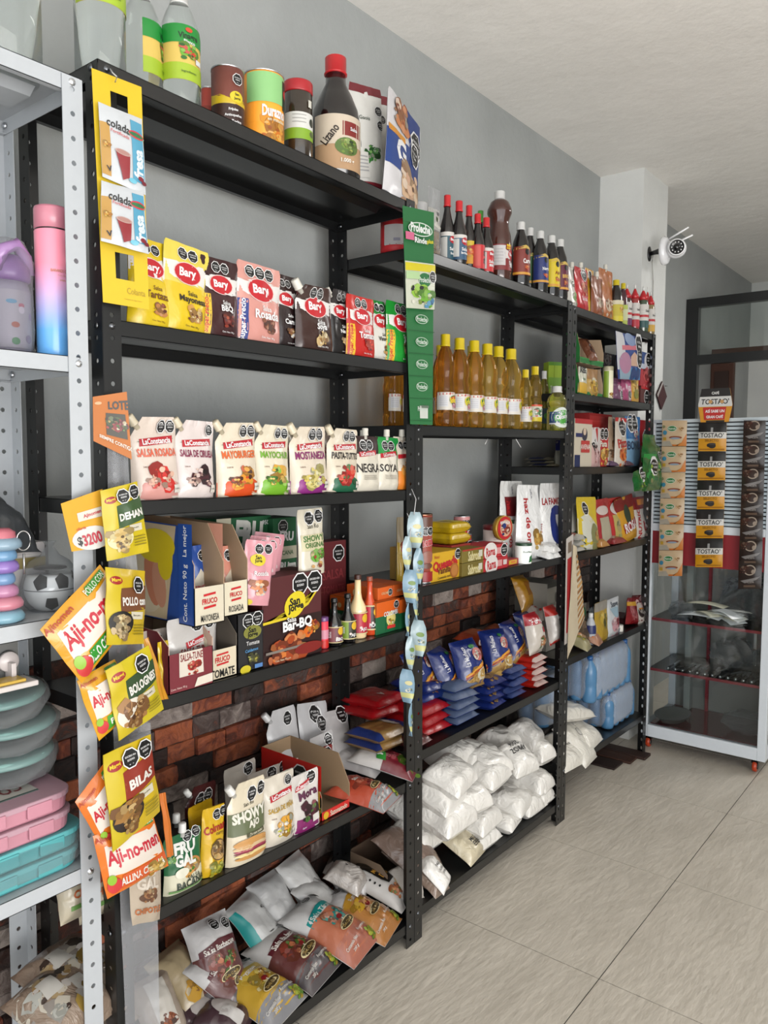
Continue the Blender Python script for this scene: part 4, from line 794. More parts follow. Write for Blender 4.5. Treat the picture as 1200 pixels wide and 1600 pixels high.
# white pouches leaning at the rear and packs lying on the right
gw = 'crumpled white sauce pouches leaning at the rear of the fifth shelf'
pouch(430, 480, 1115, A2, 'silvery white pouch with a round spout leaning against the brick wall', gw, X=-.215, body='d9d8da', t=.05, lean=.25, cut='L', sp='L', spc='e8e8e8', items=[('o', .3, .86, .15), ('t', .1, .62, .09, '25', '2a2a2a', .1, .2, .01)])
pouch(472, 520, 1106, A2, 'crumpled white pouch with a big octagon, second at the brick wall', gw, X=-.21, body='d3d2d4', t=.05, lean=.25, roll=.15, items=[('o', .1, .84, .2), ('o', .4, .7, .17)])
pouch(508, 556, 1118, A2, 'crumpled grey-white pouch, third at the brick wall', gw, X=-.2, body='c9c6c6', t=.05, lean=.3, roll=.1, items=[('o', .6, .9, .18)])
pouch(496, 532, 1150, A2, 'white pouch standing behind the red open carton', gw, X=-.16, body='cfcccc', t=.04, lean=.2, items=[('o', .5, .85, .18)])
PK = lambda u, v, z, dz=0: (lambda p: (p.x, p.y, p.z + dz))(onZ(u, v, z))
def lay(u, v, z, w, h, t, label, rz=0, rx=0, ry=0, **k):
    """pack lying face up, its foot pointing into the room, centred under pixel (u,v) at height z"""
    p = onZ(u, v, z + t * .5); dz = h / 2 * abs(sin(rx)) + w / 2 * abs(sin(ry))
    return pillow((p.x, p.y, z + dz * .98 + .0008), w, h, t, label, rot=(rx, ry, HALF + rz), **k)
za2 = A2(1.6)
lay(552, 1192, za2, .115, .17, .04, 'crumpled white pouch lying under the radish sauce pack', rz=.35, rx=.15, body='d6d3d3', items=[('o', .2, .86, .14)], group=gw, seed=5)
lay(566, 1240, za2, .115, .17, .045, 'orange-red sauce pack with a chef emblem lying at the shelf edge', rz=.25, rx=.12, body='c4553c', cat='sauce pack', name='sauce_pack', items=chef('b8452e', 0, 'c4553c', '9a9a9c', kind='Salsa', oct=False, foods=('c4553c', 'd87a5a', '9a3a2a')), seed=6)
lay(600, 1196, za2, .12, .19, .045, 'radish sauce pack with a green banner lying at the right end of the fifth shelf', rz=.42, rx=.22, body='dcd9d6', cat='sauce pack', name='sauce_pack', items=[('r', -1, 1, 0, .5, '7a2430', 'film'), ('f', 0, .36, .42, ('9a2a3a', 'c05a6a', '6a1a2a', 'e8a0a0'), 3), ('f', .1, .1, .45, ('6a9a2a', '8ab83a', '3a6a1c'), 3), ('p', [(-.8, .46), (0, .54), (.8, .52), (.8, .66), (0, .68), (-.8, .60)], '2e9a3a'), ('t', 0, .58, .14, 'Marinada', 'ffffff', .04, .6, .03), ('f', .0, .74, .22, ('c89a3c', '5a7a2a', '8a3a2a'), 6), ('o', .55, .86, .12)], seed=7)

# ================================================================== RACK A, BOTTOM SHELF (packs lying in a heap)
z1 = A1(1.3); gl_ = 'chef-emblem sauce packs heaped on the bottom shelf'
SP = dict(cat='sauce pack', name='sauce_pack', group=gl_)
bq = chef('5c1a24', 0, '6a3a38', '5c5658'); mz = chef('c8a83c', 0, 'd0a83c', '8f8f93', kind='Mayonesa', foods=('e0c050', 'f0e0a0', 'b07a28')); ta = chef('169a98', 0, 'c8785a', 'b8705c', kind='Salsa Tártara', foods=('d88a6a', 'e8b8a0', '3aa09a')); sh = chef('c8952c', 0, 'c88a4a', 'b87a3c', kind='Showy', foods=('e0b030', 'a85a28', 'd8a070'))
lay(400, 1552, z1, .14, .20, .055, 'yellow and grey mayonnaise pack at the front left of the bottom heap', rz=.18, rx=.14, body='e4e2df', items=mz, seed=11, **SP)
lay(455, 1500, z1, .145, .215, .055, 'brown barbecue pack with a maroon banner, second in the front row of the heap', rz=.2, rx=.2, body='dedcda', items=bq, seed=12, **SP)
lay(513, 1460, z1 + .01, .15, .235, .055, 'white pack with a teal banner in the middle of the front row', rz=.22, rx=.26, body='e6e5e4', items=ta, seed=13, **SP)
lay(560, 1436, z1, .135, .21, .05, 'white and orange pack right of the teal-banner one', rz=.3, rx=.24, body='e4e2e2', items=sh, seed=14, **SP)
mx = [('r', -1, -.35, 0, 1, 'dedad6'), ('r', -.3, .6, .35, .95, '16130f', 'film'), ('t', .15, .62, .15, 'Mayo', 'd9a03c', 0, .4, .03), ('t', .15, .5, .15, 'Dúo', 'd9a03c', 0, .3, .03), ('e', .5, .26, .24, .14, 'e0c49a'), ('e', .5, .27, .18, .09, 'c89858'), ('f', -.3, .2, .26, ('d8702a', 'e89040', '5a7a2a'), 3), ('r', .5, 1, 0, .12, '2f8a3a'), ('f', .1, .08, .2, ('c85a24', 'e0884a'), 9), ('e', -.7, .6, .03, .025, '101010'), ('e', -.7, .52, .03, .025, '101010'), ('e', -.7, .44, .03, .025, '101010')]
lay(590, 1392, z1 + .012, .12, .20, .045, 'white and black mayonnaise duo pack at the right corner of the heap', rz=.28, rx=.3, body='d9d6d2', items=mx, seed=15, **SP)
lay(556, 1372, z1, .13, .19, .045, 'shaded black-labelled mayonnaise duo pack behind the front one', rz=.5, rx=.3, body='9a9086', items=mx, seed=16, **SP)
def stand(u, v, X, w, h, t, label, rz=0, rx=1.15, ry=0, z=None, **k):
    """pack propped up on its foot, leaning back"""
    p = onX(u, v, X); zz = z1 if z is None else z
    return pillow((X - cos(rx) * h / 2, p.y, zz + sin(rx) * h / 2 + .004), w, h, t, label, rot=(rx, ry, HALF + rz), **k)
stand(358, 1475, -.13, .125, .20, .05, 'barbecue pack propped upright at the back left of the heap, inside a clear wrap', rz=-.1, rx=1.0, body='d8d6d6', items=bq, seed=17, **SP)
stand(372, 1500, -.09, .12, .17, .045, 'second barbecue pack leaning in front of the upright wrapped one', rz=.5, rx=.6, body='cfcdcc', items=bq, seed=18, **SP)
stand(425, 1440, -.16, .12, .18, .045, 'blank silver back of a pack with a teal edge in the heap', rz=.3, rx=.8, body='cfcfce', items=[('r', -1, -.7, 0, .9, '1f9a98'), ('t', .4, .7, .07, '42', '2a2a2a', 0, .15, .01)], seed=19, **SP)
stand(455, 1420, -.19, .12, .18, .045, 'crumpled silver pack behind the teal-banner one', rz=.1, rx=.85, body='c8c8c8', items=[], seed=20, **SP)
stand(500, 1395, -.19, .12, .19, .045, 'white pack with a red dot and yellow banner at the back of the heap', rz=.2, rx=.85, body='dddcda', items=[('e', -.4, .42, .09, .09, 'c8402c'), ('r', -.2, 1, .0, .42, 'c8a03c'), ('t', .3, .32, .12, 'Salsa', 'f4e8c8', .2, .5, .02)], seed=21, **SP)
stand(527, 1405, -.13, .115, .17, .045, 'crumpled white pack with a spout in the middle of the heap', rz=.5, rx=.6, body='d6d5d3', items=[('p', [(-1, 0), (1, 0), (1, .3), (-1, .2)], 'c8a860'), ('o', .6, .86, .13)], seed=22, **SP)
stand(310, 1525, -.15, .12, .17, .05, 'golden brown spice pack left of the barbecue ones', rz=.2, rx=.7, body='b8a684', items=[('f', .1, .4, .4, ('c89a2c', 'a87a24', '8a5a1c'), 4), ('e', .2, .45, .2, .15, 'c8c0b0')], seed=24, **SP)
stand(268, 1530, -.13, .10, .15, .04, 'beige and white spice pack at the far left of the heap', rz=-.1, rx=.8, body='b0a090', items=[('r', -.5, .5, .2, .9, 'dcd6cc'), ('f', 0, .3, .3, ('a8582c', '6a3a24'), 4)], seed=25, **SP)
gm = 'bag of small purple-brown sachets'
for k, (u, v, w, h, rz, it) in enumerate(((300, 1575, .12, .15, .3, [('r', -.3, .4, .5, .8, 'dcd8d4'), ('e', -.2, .3, .25, .2, 'c8c0bc')]), (262, 1590, .11, .14, -.3, [('r', -.3, .4, .1, .4, 'd8d4d0')]), (345, 1592, .10, .13, .5, [('e', .2, .5, .3, .3, 'cfc8c4'), ('r', -.5, .1, .1, .5, 'dcd8d4')]))):
    lay(u, v, z1, w, h, .05, ('purple-brown sachet bundle with a white price label', 'purple-brown sachet bundle farthest to the left', 'purple-brown sachet bundle nearest the mayonnaise pack')[k], rz=rz, rx=.1, body='4c363c', items=it, seed=30 + k, group=gm, name='sachet_bundle', cat='sachet bundle')
# neighbours at the right rear of the bottom shelf, partly on the middle rack
P = onX(565, 1380, -.2)
tray_box(Vector((-.17, 1.80, B[1][0] + .001)), .17, .15, .10, .06, '8a7460', '6a5444', 'brown cardboard tray behind the posts on the bottom shelves')
zb1 = SH('B', 1); zb = zb1(1.8) + .002
gbr = 'brown sugar bags by the posts of the bottom shelf'
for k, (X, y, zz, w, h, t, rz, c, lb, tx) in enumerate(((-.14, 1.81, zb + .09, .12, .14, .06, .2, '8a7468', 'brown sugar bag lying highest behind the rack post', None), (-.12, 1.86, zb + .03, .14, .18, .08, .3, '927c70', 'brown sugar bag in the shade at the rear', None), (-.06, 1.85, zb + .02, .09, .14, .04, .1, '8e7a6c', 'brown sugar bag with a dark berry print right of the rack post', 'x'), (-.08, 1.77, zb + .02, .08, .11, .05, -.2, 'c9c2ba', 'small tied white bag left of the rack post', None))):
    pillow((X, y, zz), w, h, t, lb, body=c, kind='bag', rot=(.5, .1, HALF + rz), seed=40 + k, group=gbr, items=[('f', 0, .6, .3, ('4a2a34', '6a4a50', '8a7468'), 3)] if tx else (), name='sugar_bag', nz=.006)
pillow((-.03, 1.85, zb + .04), .085, .11, .035, 'small white cloth-like bag with three handwritten lines at the shelf edge', body='ece9e4', kind='bag', rot=(.75, 0, HALF + .35), seed=44, items=[('t', .1, .62, .11, 'PAN', '1c1c1c', 0, .4, .01), ('t', .1, .49, .11, 'ALIÑO', '1c1c1c', 0, .5, .01), ('t', .1, .36, .09, '$2.000', '1c1c1c', 0, .5, .01)], name='sugar_bag', knot=True)
pillow((-.19, 1.655, z1 + .05), .10, .11, .06, 'knotted white plastic bag on the bottom shelf left of the post', body='d6d4d4', kind='bag', rot=(.3, 0, HALF + .5), seed=45, nz=.008, name='plastic_bag', knot=True)
pillow((-.16, 1.60, z1 + .10), .09, .11, .05, 'greyish clear bag with a tick mark in front of the knotted white one', body='a9a29c', kind='bag', rot=(.35, 0, HALF + .4), seed=46, nz=.007, name='plastic_bag', items=[('t', .1, .6, .1, 'v', '1c1c1c', .4, .4, .01)])

# ================================================================== MIDDLE RACK, TOP SHELF
B5, B4, B3, B2, B1 = [SH('B', i) for i in (5, 4, 3, 2, 1)]
tin(594, 646, 346, B5, 'red and white milk powder tin behind the hanging green strip', 'c8252c', [('r', -1, 1, .28, .84, 'ece8e6'), ('p', [(-1, .28), (1, .28), (1, .36), (-1, .30)], 'c8252c'), ('r', -.12, .3, .62, .74, 'c02a2c'), ('t', .1, .68, .06, 'Proleche', 'ffffff', 0, .2, .02), ('o', .5, .66, .05), ('f', .5, .42, .12, ('d9b48a', 'a8c060', 'e8d0a8'), 3), ('r', -.6, -.35, .38, .46, 'b8b4c8')], X=-.13, lid='c4c6c8', turn=.15)
tin(646, 668, 318, B5, 'white-lidded jar tucked behind the green strip and the seed bag', '8a4a30', [], X=-.20, lid='eeeeee', lidk='plastic', rim=False, name='spice_jar', cat='jar')
r = thing('seed_bag', 'clear bag of brown seeds with a white paper band beside the green strip', 'bag', (0, 0, 0))
P, h_ = front_pt(664, 692, 300, B5, -.06); r.location = (P.x, P.y, P.z); r.rotation_euler = (0, 0, HALF)
pouch_mesh(.062, .205, .03, 'e8e8e8', [], None, 9, 'clear').build('clear_bag', r, (0, 0, 0))
m_ = pouch_mesh(.056, .085, .026, '9a7a4c', [('f', 0, .5, .6, ('a8885a', '7a5c34', 'c0a070'), 3)], None, 8, 'paper'); m_.build('seeds', r, (0, 0, .002))
m_ = pouch_mesh(.058, .06, .022, 'd9d6cc', [('e', .2, .5, .08, .14, '3a4a2a'), ('e', .55, .8, .12, .1, '2a2a2a')], None, 7, 'paper'); m_.build('paper_band', r, (0, 0, .088))
gs = 'red-capped sauce bottles on top of the middle rack'
def barl(c1, c2, t, tl='Salsa'): return [('r', -1, 1, 0, 1, c2), ('r', -1, 1, .86, 1, 'e9e4de'), ('e', .25, .74, .20, .17, 'c01f2b'), ('t', .25, .74, .16, 'Bary', 'ffffff', .04, .3, .03), ('t', .2, .42, .14, tl, 'ffffff', 0, .34, .02), ('t', .2, .25, .14, t, 'ffffff', 0, .42, .03), ('r', -.95, -.35, .1, .82, 'd8d8d4')]
bottle(688, 710, 306, B5, 'tall red-capped dark bottle with blue-green label, first from the green strip', 'sauce', '100c0d', 'e0242c', (.05, .46, '2a4f60'), barl(0, '2c5a6a', 'Soya'), gs, X=-.06, kind='glossy', span=1.2)
bottle(706, 729, 315, B5, 'tall red-capped dark bottle with a blue label, second in line', 'sauce', '100c0d', 'e0242c', (.08, .46, '345a78'), barl(0, '3a5f80', 'Inglesa'), gs, X=-.035, kind='glossy', span=1.2)
bottle(723, 743, 322, B5, 'red-capped dark bottle with a yellow and orange label', 'sauce', '100c0d', 'e0242c', (.12, .46, 'e8a83c'), [('r', -1, 1, .8, 1, 'e8c83c'), ('f', 0, .5, .4, ('e87030', 'f0b040', 'c84020'), 3), ('e', .2, .72, .2, .12, 'c01f2b')], gs, X=-.06, kind='glossy', span=1.2)
bottle(736, 757, 335, B5, 'red-capped dark bottle with a red label and vertical lettering', 'sauce', '100c0d', 'e0242c', (.06, .46, 'd8343a'), [('r', -1, 1, 0, 1, 'd8343a'), ('t', .35, .5, .26, 'salsa', '1a1a1a', HALF, .7, .03), ('r', -1, -.1, .1, .95, 'e05a50')], gs, X=-.04, kind='glossy', span=1.2)
bottle(742, 760, 330, B5, 'green-capped dark bottle peeking out behind the red-capped ones', 'sauce', '100c0d', '52a83a', (.1, .45, '3a3a2a'), [], gs, X=-.13, kind='glossy')
bottle(749, 771, 341, B5, 'red-capped dark bottle with a white and red label, left of the big brown bottle', 'sauce', '100c0d', 'e0242c', (.06, .46, 'd8343a'), barl(0, 'd8343a', 'BBQ'), gs, X=-.04, kind='glossy', span=1.2)
bottle(763, 799, 300, B5, 'large brown bottle with a waist and white cap on the middle rack', 'big', '3c1a12', 'f0f0ee', (.12, .40, '7a1f26'), [('r', -1, 1, 0, 1, '8a2a2c'), ('r', -1, -.05, .18, .95, 'dcd8d8'), ('p', [(-.05, .45), (1, .45), (1, .8), (-.05, .8)], 'ece4e0'), ('e', .45, .62, .16, .13, 'c01f2b'), ('t', .45, .62, .11, 'Bary', 'ffffff', 0, .25, .03), ('t', .45, .3, .1, 'Salsa', 'ffffff', 0, .25, .02), ('t', .45, .18, .1, 'BBQ', 'ffffff', 0, .2, .02), ('r', .0, .3, .82, 1.0, 'f0c81c'), ('t', .15, .9, .06, 'oferta', 'c02020', 0, .15, .01)] + plainstripes(-.5, .8, 5, .3, 'b0acac', .12), X=-.06, kind='glossy', span=1.4)
gw2 = 'dark bottles with white caps and coloured labels on the middle rack'
for (u0, u1, v, c, tx, tc, lb, X) in ((800, 828, 348, '8a2f24', 'Carne', 'ffffff', 'with a red-brown label, biggest of them', -.035), (817, 840, 357, '2a6a3a', 'Soya', 'ffffff', 'with a green label, second from the big brown bottle', -.08), (832, 857, 362, '24347a', 'Negra', 'ffffff', 'with a deep blue label', -.04), (849, 875, 369, 'ecd01c', 'Ajo', '8a2a1a', 'with a bright yellow label', -.04), (863, 888, 375, '6a1f3a', 'BBQ', 'f0c060', 'with a purple-maroon label, last before the far rack', -.04)):
    bottle(u0, u1, v, B5, 'white-capped dark bottle ' + lb, 'soda', '0d0a0b', 'f0f0ee', (.16, .60, c), [('r', -1, 1, 0, 1, c), ('p', [(-1, .86), (0, 1.0), (1, .86), (1, .92), (0, 1.06), (-1, .92)], 'e0c060'), ('e', .1, .82, .10, .11, '101010'), ('t', .1, .5, .17, tx, tc, .08, .34, .03), ('f', .1, .26, .14, ('e06a3a', 'e8b050', 'c83a30'), len(tx)), ('r', -1, 1, .02, .1, 'e8a83c')], gw2, X=X, kind='glossy', span=1.2)

# ------------------------------------------------------------------ second shelf: cooking oil
goil = 'yellow-capped cooking oil bottles'
oill = lambda k: [('r', -1, 1, 0, 1, 'ece6da'), ('p', [(-1, .78), (1, .90), (1, 1), (-1, 1)], 'c8242c'), ('r', -.85, -.15, .18, .82, 'e4e4e8')] + plainstripes(-.5, .72, 5, .28, '8a8a9a', .11) + [('e', .38, .56, .22, .17, 'e8d020' if k else '2a7a3a'), ('e', .38, .56, .19, .14, '2a7a3a' if k else 'd8502a'), ('t', .38, .57, .22, 'Ideal', 'f0e040', .12, .40, .04), ('f', .4, .22, .16, ('d88a9a', 'e8d8d8', 'c86a8a'), 3)]
oils = [(677, 698, 540, -.19, 'd0973c', 'half hidden behind the foremost ones, left'), (683, 708, 523, -.045, 'd09438', 'with a green oval logo, nearest to the green strip'), (704, 731, 529, -.05, 'd8a244', 'second in the front row'), (727, 754, 533, -.05, 'e6b850', 'third in the front row'), (747, 775, 538, -.05, 'ecc45c', 'fourth in the front row'), (764, 792, 542, -.06, 'ecc45c', 'fifth in the front row'), (784, 812, 546, -.04, 'ecc45c', 'last big one in the front row'), (706, 726, 536, -.18, 'd8a244', 'in the rear row behind the second'), (726, 746, 541, -.18, 'e6b850', 'in the rear row behind the third')]
for i, (a, b, v, X, c, lb) in enumerate(oils):
    bottle(a - 1, b + 2, v, B4, 'tall yellow-capped oil bottle ' + lb, 'oil', c, 'ecd012', (.18, .37, 'ece6da'), oill(i != 1), goil, X=X, name='oil_bottle', span=1.35, turn=.5 - .08 * i, n=28)
for k, (y, lb) in enumerate(((1.86, 'amber oil bottle without visible cap, third left of the green strip'), (1.93, 'amber oil bottle seen between the posts, middle of three'), (2.0, 'amber oil bottle just left of the green strip'))):
    rt = copy_tree([o for o in bpy.data.objects if o.name == 'oil_bottle'][0], (-.20, y, B4(y) + .0005), (0, 0, HALF + .2), 'tall ' + lb, 'amber oil bottles behind the front left post')
bottle(811, 831, 578, B4, 'smaller oil bottle with a red and white label, right of the tall ones', 'oil', 'ecc85c', 'ecd012', (.13, .38, 'ece6da'), oill(1), goil, X=-.04, name='oil_bottle', span=1.3)
bottle(825, 847, 573, B4, 'smaller ribbed oil bottle with a green and yellow label', 'oil', 'dcb858', 'ecd012', (.14, .40, 'e8e0c8'), [('r', -1, 1, .0, .25, 'e8d020'), ('r', -1, 1, .25, .8, 'e4e8d8'), ('f', 0, .5, .3, ('4a8a4a', 'e87060', 'f0f0e0'), 3), ('r', -1, 1, .9, 1, 'e8502a')], 'yellow-capped cooking oil bottles', X=-.07, name='oil_bottle', span=1.3)
bottle(843, 858, 580, B4, 'dim clear oil bottle with a white cap behind the ribbed ones', 'oil', 'c8b868', 'e8e8e6', (.13, .38, '2a4a6a'), [('e', 0, .5, .2, .2, '4a9a4a')], X=-.12, name='oil_bottle')
bottle(856, 885, 604, B4, 'short white-capped oil bottle with a blue and green oval label', 'oil', 'dcd488', 'f2f2f0', (.14, .42, 'e4e8ea'), [('r', -1, 1, 0, 1, '28487a'), ('e', 0, .55, .42, .36, 'e8f0e8'), ('e', .05, .55, .36, .26, '4aa83a'), ('t', .0, .58, .22, 'Oliosoya', 'ffffff', .15, .5, .03), ('r', -1, 1, 0, .1, 'e8e8e8')], X=-.03, name='oil_bottle', span=1.3)
gy = 'lime green tube boxes stacked on the oil shelf'
for k in range(4):
    T = onX(857, 606, -.13); hz = onX(870, 566, -.10).z - B4(2.5)
    carton(Vector((-.13 + .014 * k, T.y + .0206 * k, B4(2.5) + .001)), .0243, .04, hz, 'b8d83a', ('leftmost tall lime green and white box', 'second lime green and white box', 'third lime green and white box', 'lime green and white box beside the rack post')[k], [('r', -1, 1, .62, .78, '8ac03a'), ('t', 0, .60, .3, 'SPAGHE', 'f4f8e8', HALF, 2.2, .03), ('r', -1, 1, .40, .5, 'e8e81c'), ('r', -.5, .5, .1, .38, 'd8e86a'), ('r', -1, 1, .95, 1, '6aa82a')], group=gy, bev=.001, turn=.6)
carton(Vector((-.16, onX(850, 566, -.16).y, B4(2.4) + .001)), .022, .05, .155, '8ac03a', 'single green box standing apart at the back of the oil shelf', [('r', -1, 1, .5, .9, 'c8e86a')])

# ------------------------------------------------------------------ third shelf
tin(643, 676, 803, B3, 'tall brown chocolate drink tube with black octagons, right of the front post', '8a3a2c', [('r', -1, 1, .78, 1, '6a4030'), ('o', -.12, .78, .12), ('o', .22, .78, .12), ('t', .05, .60, .20, 'nomu', 'ffffff', .15, .40, .05), ('t', .05, .60, .18, 'nomu', 'd8343a', .15, .38, .03), ('e', .05, .38, .22, .18, 'a86a5a'), ('e', .05, .24, .18, .08, '7a4a3c'), ('r', -1, 1, 0, .15, 'a82428')], X=-.05, lid='a87a64', name='chocolate_tube', rim=True)
# flip-top style box of vanilla biscuits, then the small boxes
P, w, h = boxat(673, 718, 914, 862, -.02, .10, B3)
carton(P, w, .10, h, 'e3b21a', 'bright yellow biscuit box with a cookie printed on it', front=[('t', 0, .56, .22, 'Quesada', 'c8202a', .1, .86, .05), ('t', -.1, .36, .13, 'Vainilla', '6a2a1a', .05, .45, .02), ('e', .62, .28, .15, .15, 'b06a2c'), ('e', .62, .28, .11, .11, 'c88440'), ('t', -.1, .12, .05, 'Contenido neto', '3a2a1a', .03, .6, .01), ('o', .85, .85, .1), ('t', -.6, .85, .06, 'Noel', 'c8502a', 0, .2, .01)])
gyb = 'yellow biscuit packs stacked behind the biscuit box'
for k, (u0, u1, vb, vt, X, lb) in enumerate(((676, 724, 862, 852, -.10, 'lower yellow biscuit pack behind the biscuit box'), (676, 722, 851, 829, -.10, 'upper yellow biscuit pack, showing a printed side'))):
    T = onX(u0 + 24, vb, X); z = B3(2.0) + .088 + .034 * k
    pillow(Vector((-.12, onX(700, 850, -.12).y, z + .0)), .12, .10, .036, lb, body='d8b41c', kind='film', rot=(0, 0, HALF), group=gyb, items=[('r', -.5, .4, .1, .7, 'e8cc3a')], seed=50 + k, asym=.5, crimp=.03, p=8, q=8, nz=.001)
carton(Vector((-.12, onX(700, 850, -.12).y, B3(2.0) + .0008)), .11, .10, .086, 'b8342c', 'red biscuit box under the yellow packs, mostly hidden', [('e', .8, .6, .2, .2, 'e8e0d8')])
gd = 'small olive gold margarine boxes in two layers'; gr_ = 'small red sugar cube boxes in two layers'
P, w, h = boxat(718, 751, 905, 884, -.02, .07, B3); sx = [('r', -.2, .5, .25, .65, '9a8a3a'), ('t', .1, .45, .25, 'Sabrosa', 'e8dca8', 0, .6, .03), ('r', .5, .85, .3, .8, 'dcd8c8')]
carton(P, w, .09, .040, '7a6a24', 'lower olive gold box beside the yellow biscuit box', sx, group=gd)
carton(P + Vector((0, 0, .041)), w, .09, .040, '84742a', 'upper olive gold box with a red top edge', [('r', -1, 1, .88, 1, 'b83028')] + sx, group=gd)
P, w, h = boxat(751, 789, 899, 880, -.02, .07, B3); sr = [('e', -.35, .5, .26, .2, 'f2ece8'), ('t', -.35, .5, .2, 'Rama', 'c82430', .06, .35, .03), ('r', .15, .5, .25, .75, 'e8a0a0'), ('r', .6, .9, .3, .7, 'e8dcd8')]
carton(P, w, .09, .040, 'c0202c', 'lower red box with a white heart-like oval', sr, group=gr_)
carton(P + Vector((0, -.004, .041)), w * .96, .09, .040, 'c42430', 'upper red box with a white oval and black octagon', sr[:3] + [('o', .72, .5, .13)], group=gr_, turn=.04)
P, w, h = boxat(790, 810, 890, 874, -.02, .06, B3); carton(P, w, .06, h, 'b8282c', 'small red box with a yellow panel under the round tin', [('r', -.5, .7, .2, .85, 'e8c030'), ('r', -.2, .5, .4, .7, 'e87a30')])
# round sardine-style tin standing on edge
T = onX(787, 852, -.05); rt = thing('cookie_tin', 'round red and gold tin standing on its edge above the small boxes', 'tin', (-.055, T.y, B3(2.3) + .082 - .0), (0, 0, HALF - .2)); rr = .042
mm = MB(); mm.lathe([(rr * .96, -.009), (rr, -.008), (rr, .008), (rr * .96, .009), (.001, .0092)], M('c89a34', 'foil'), 36, fn=lambda v: (v[0], -v[2], v[1] + rr))
def RS(a, b, off=0): return (a * rr * .93, -.0095 - off, b * 2 * rr)
mm.ink([('e', 0, .5, .46, .46, 'c8202a'), ('e', .1, .5, .34, .34, 'e0b090'), ('f', .05, .42, .34, ('a83a2a', '2a3a7a', 'e8c8b0'), 3), ('t', 0, .72, .12, 'RONDALLA', 'ffffff', 0, .6, .03), ('e', -.1, .6, .12, .1, '28387a')], RS, 2 * rr, 2 * rr); mm.build('tin_body', rt)
gk = 'small cans stacked at the back of the third shelf'
zt3 = B3(2.2)
tin(706, 737, 834, lambda y: zt3, 'red can with black octagons, lower of the stacked pair at the back', 'b8262c', [('o', 0, .6, .2), ('o', .3, .6, .2), ('r', -1, 1, .1, .3, '8a1c20')], gk, X=-.16)
T = onX(721, 834, -.16)
tin(709, 734, 806, lambda y: T.z + .001, 'red and black can on top of the stacked pair', 'c83038', [('o', 0, .5, .26), ('o', .35, .5, .22), ('r', -1, 1, .8, 1, 'e8a0a0')], gk, X=-.16)
tin(736, 757, 845, B3, 'blue tin with a rim, lower one right of the red cans', '2a6a9a', [('r', -1, 1, .3, .7, '3a82b0'), ('f', 0, .5, .2, ('e8e8e8', '1a3a6a'), 2)], 'blue tins', X=-.13)
tin(694, 716, 818, B3, 'dark can half hidden left of the red cans', '3a3436', [], gk, X=-.20)
tin(755, 787, 820, B3, 'cream milk powder tin with a maroon lid', 'd8c8c0', [('t', -.1, .6, .1, 'LECHE', '9a5050', 0, .5, .01), ('r', -.4, .4, .2, .4, 'c8a8a0')] + plainstripes(0, .8, 3, .4, 'b89a94', .07), X=-.12, lid='8a2428', lidk='plastic', rim=False, name='milk_tin', cat='tin')
gj = 'white jars with dark green lids at the right of the third shelf'
for (a, b, v, X, zf, lb) in ((805, 831, 848, -.02, B3, 'front white jar with a dark green lid'), (794, 816, 812, -.10, lambda y: B3(y) + .035, 'rear white jar with a dark green lid, standing higher')):
    tin(a, b, v, zf, lb, 'e8ebe8', [('p', [(0, .05), (.6, .15), (.6, .55), (.1, .4)], '2f7a4a'), ('p', [(.25, .05), (.6, .1), (.6, .3)], '8ac040'), ('t', -.05, .68, .08, 'EcoFibra', '3a6a4a', 0, .4, .01)], gj, X=X, lid='174a2e', lidk='plastic', rim=False, name='supplement_jar', cat='jar')
carton(Vector((-.10, onX(805, 848, -.10).y, B3(2.4) + .001)), .06, .05, .033, '8a8a88', 'grey box under the rear green-lidded jar')
gf = 'white flour bags at the right end of the third shelf'
def flour(a): return [('t', -.45, .45, .16, 'haz de oros', 'c0282c', -HALF, 1.2, .03), ('f', .25, .25, .28, ('d8a03c', 'e0b860', 'c08828'), 3), ('t', 0, .88, .08, 'trigo', '8a8a98', HALF, .2, .01)] if a else []
pouch(780, 815, 752, B3, 'flour bag with a dark red panel, leftmost of the flour bags', gf, X=-.12, t=.06, body='dcdcda', name='flour_bag', cat='flour bag', kind='bag', items=[('r', -.7, .7, .55, .8, '7a1c22')] + flour(1))
pouch(806, 846, 758, B3, 'flour bag with a golden wheat ear print, middle of the flour bags', gf, X=-.07, t=.07, body='e6e6e6', name='flour_bag', cat='flour bag', kind='bag', items=flour(1) + [('t', .7, .4, .1, 'haz', 'c0282c', -HALF, .4, .02)])
pouch(843, 881, 755, B3, 'flour bag with a dark blue print and red lettering, rightmost of the flour bags', gf, X=-.06, t=.06, body='e2e2e2', name='flour_bag', cat='flour bag', kind='bag', items=[('t', 0, .75, .13, 'LA FAMOSA', 'b0282c', 0, .9, .03), ('e', .1, .42, .30, .36, '2a3a8a'), ('e', .3, .5, .16, .2, 'e2e2e2'), ('e', .1, .62, .22, .08, '2a3a8a'), ('t', -.2, .12, .12, 'V', '1c1c1c', 0, .3, .03)])
T = onX(852, 868, -.03)
for k, (dy, dz, lb) in enumerate(((0, .018, 'lower white tied bag in front of the flour bags'), (.01, .038, 'upper crumpled white bag in front of the flour bags'))):
    pillow(Vector((-.03, T.y + dy, B3(2.55) + dz - .016)), .10, .08, .03, lb, body='dfe0df', kind='bag', rot=(.15, 0, HALF + .2 * k), seed=60 + k, group='small white tied bags', name='plastic_bag', nz=.008)
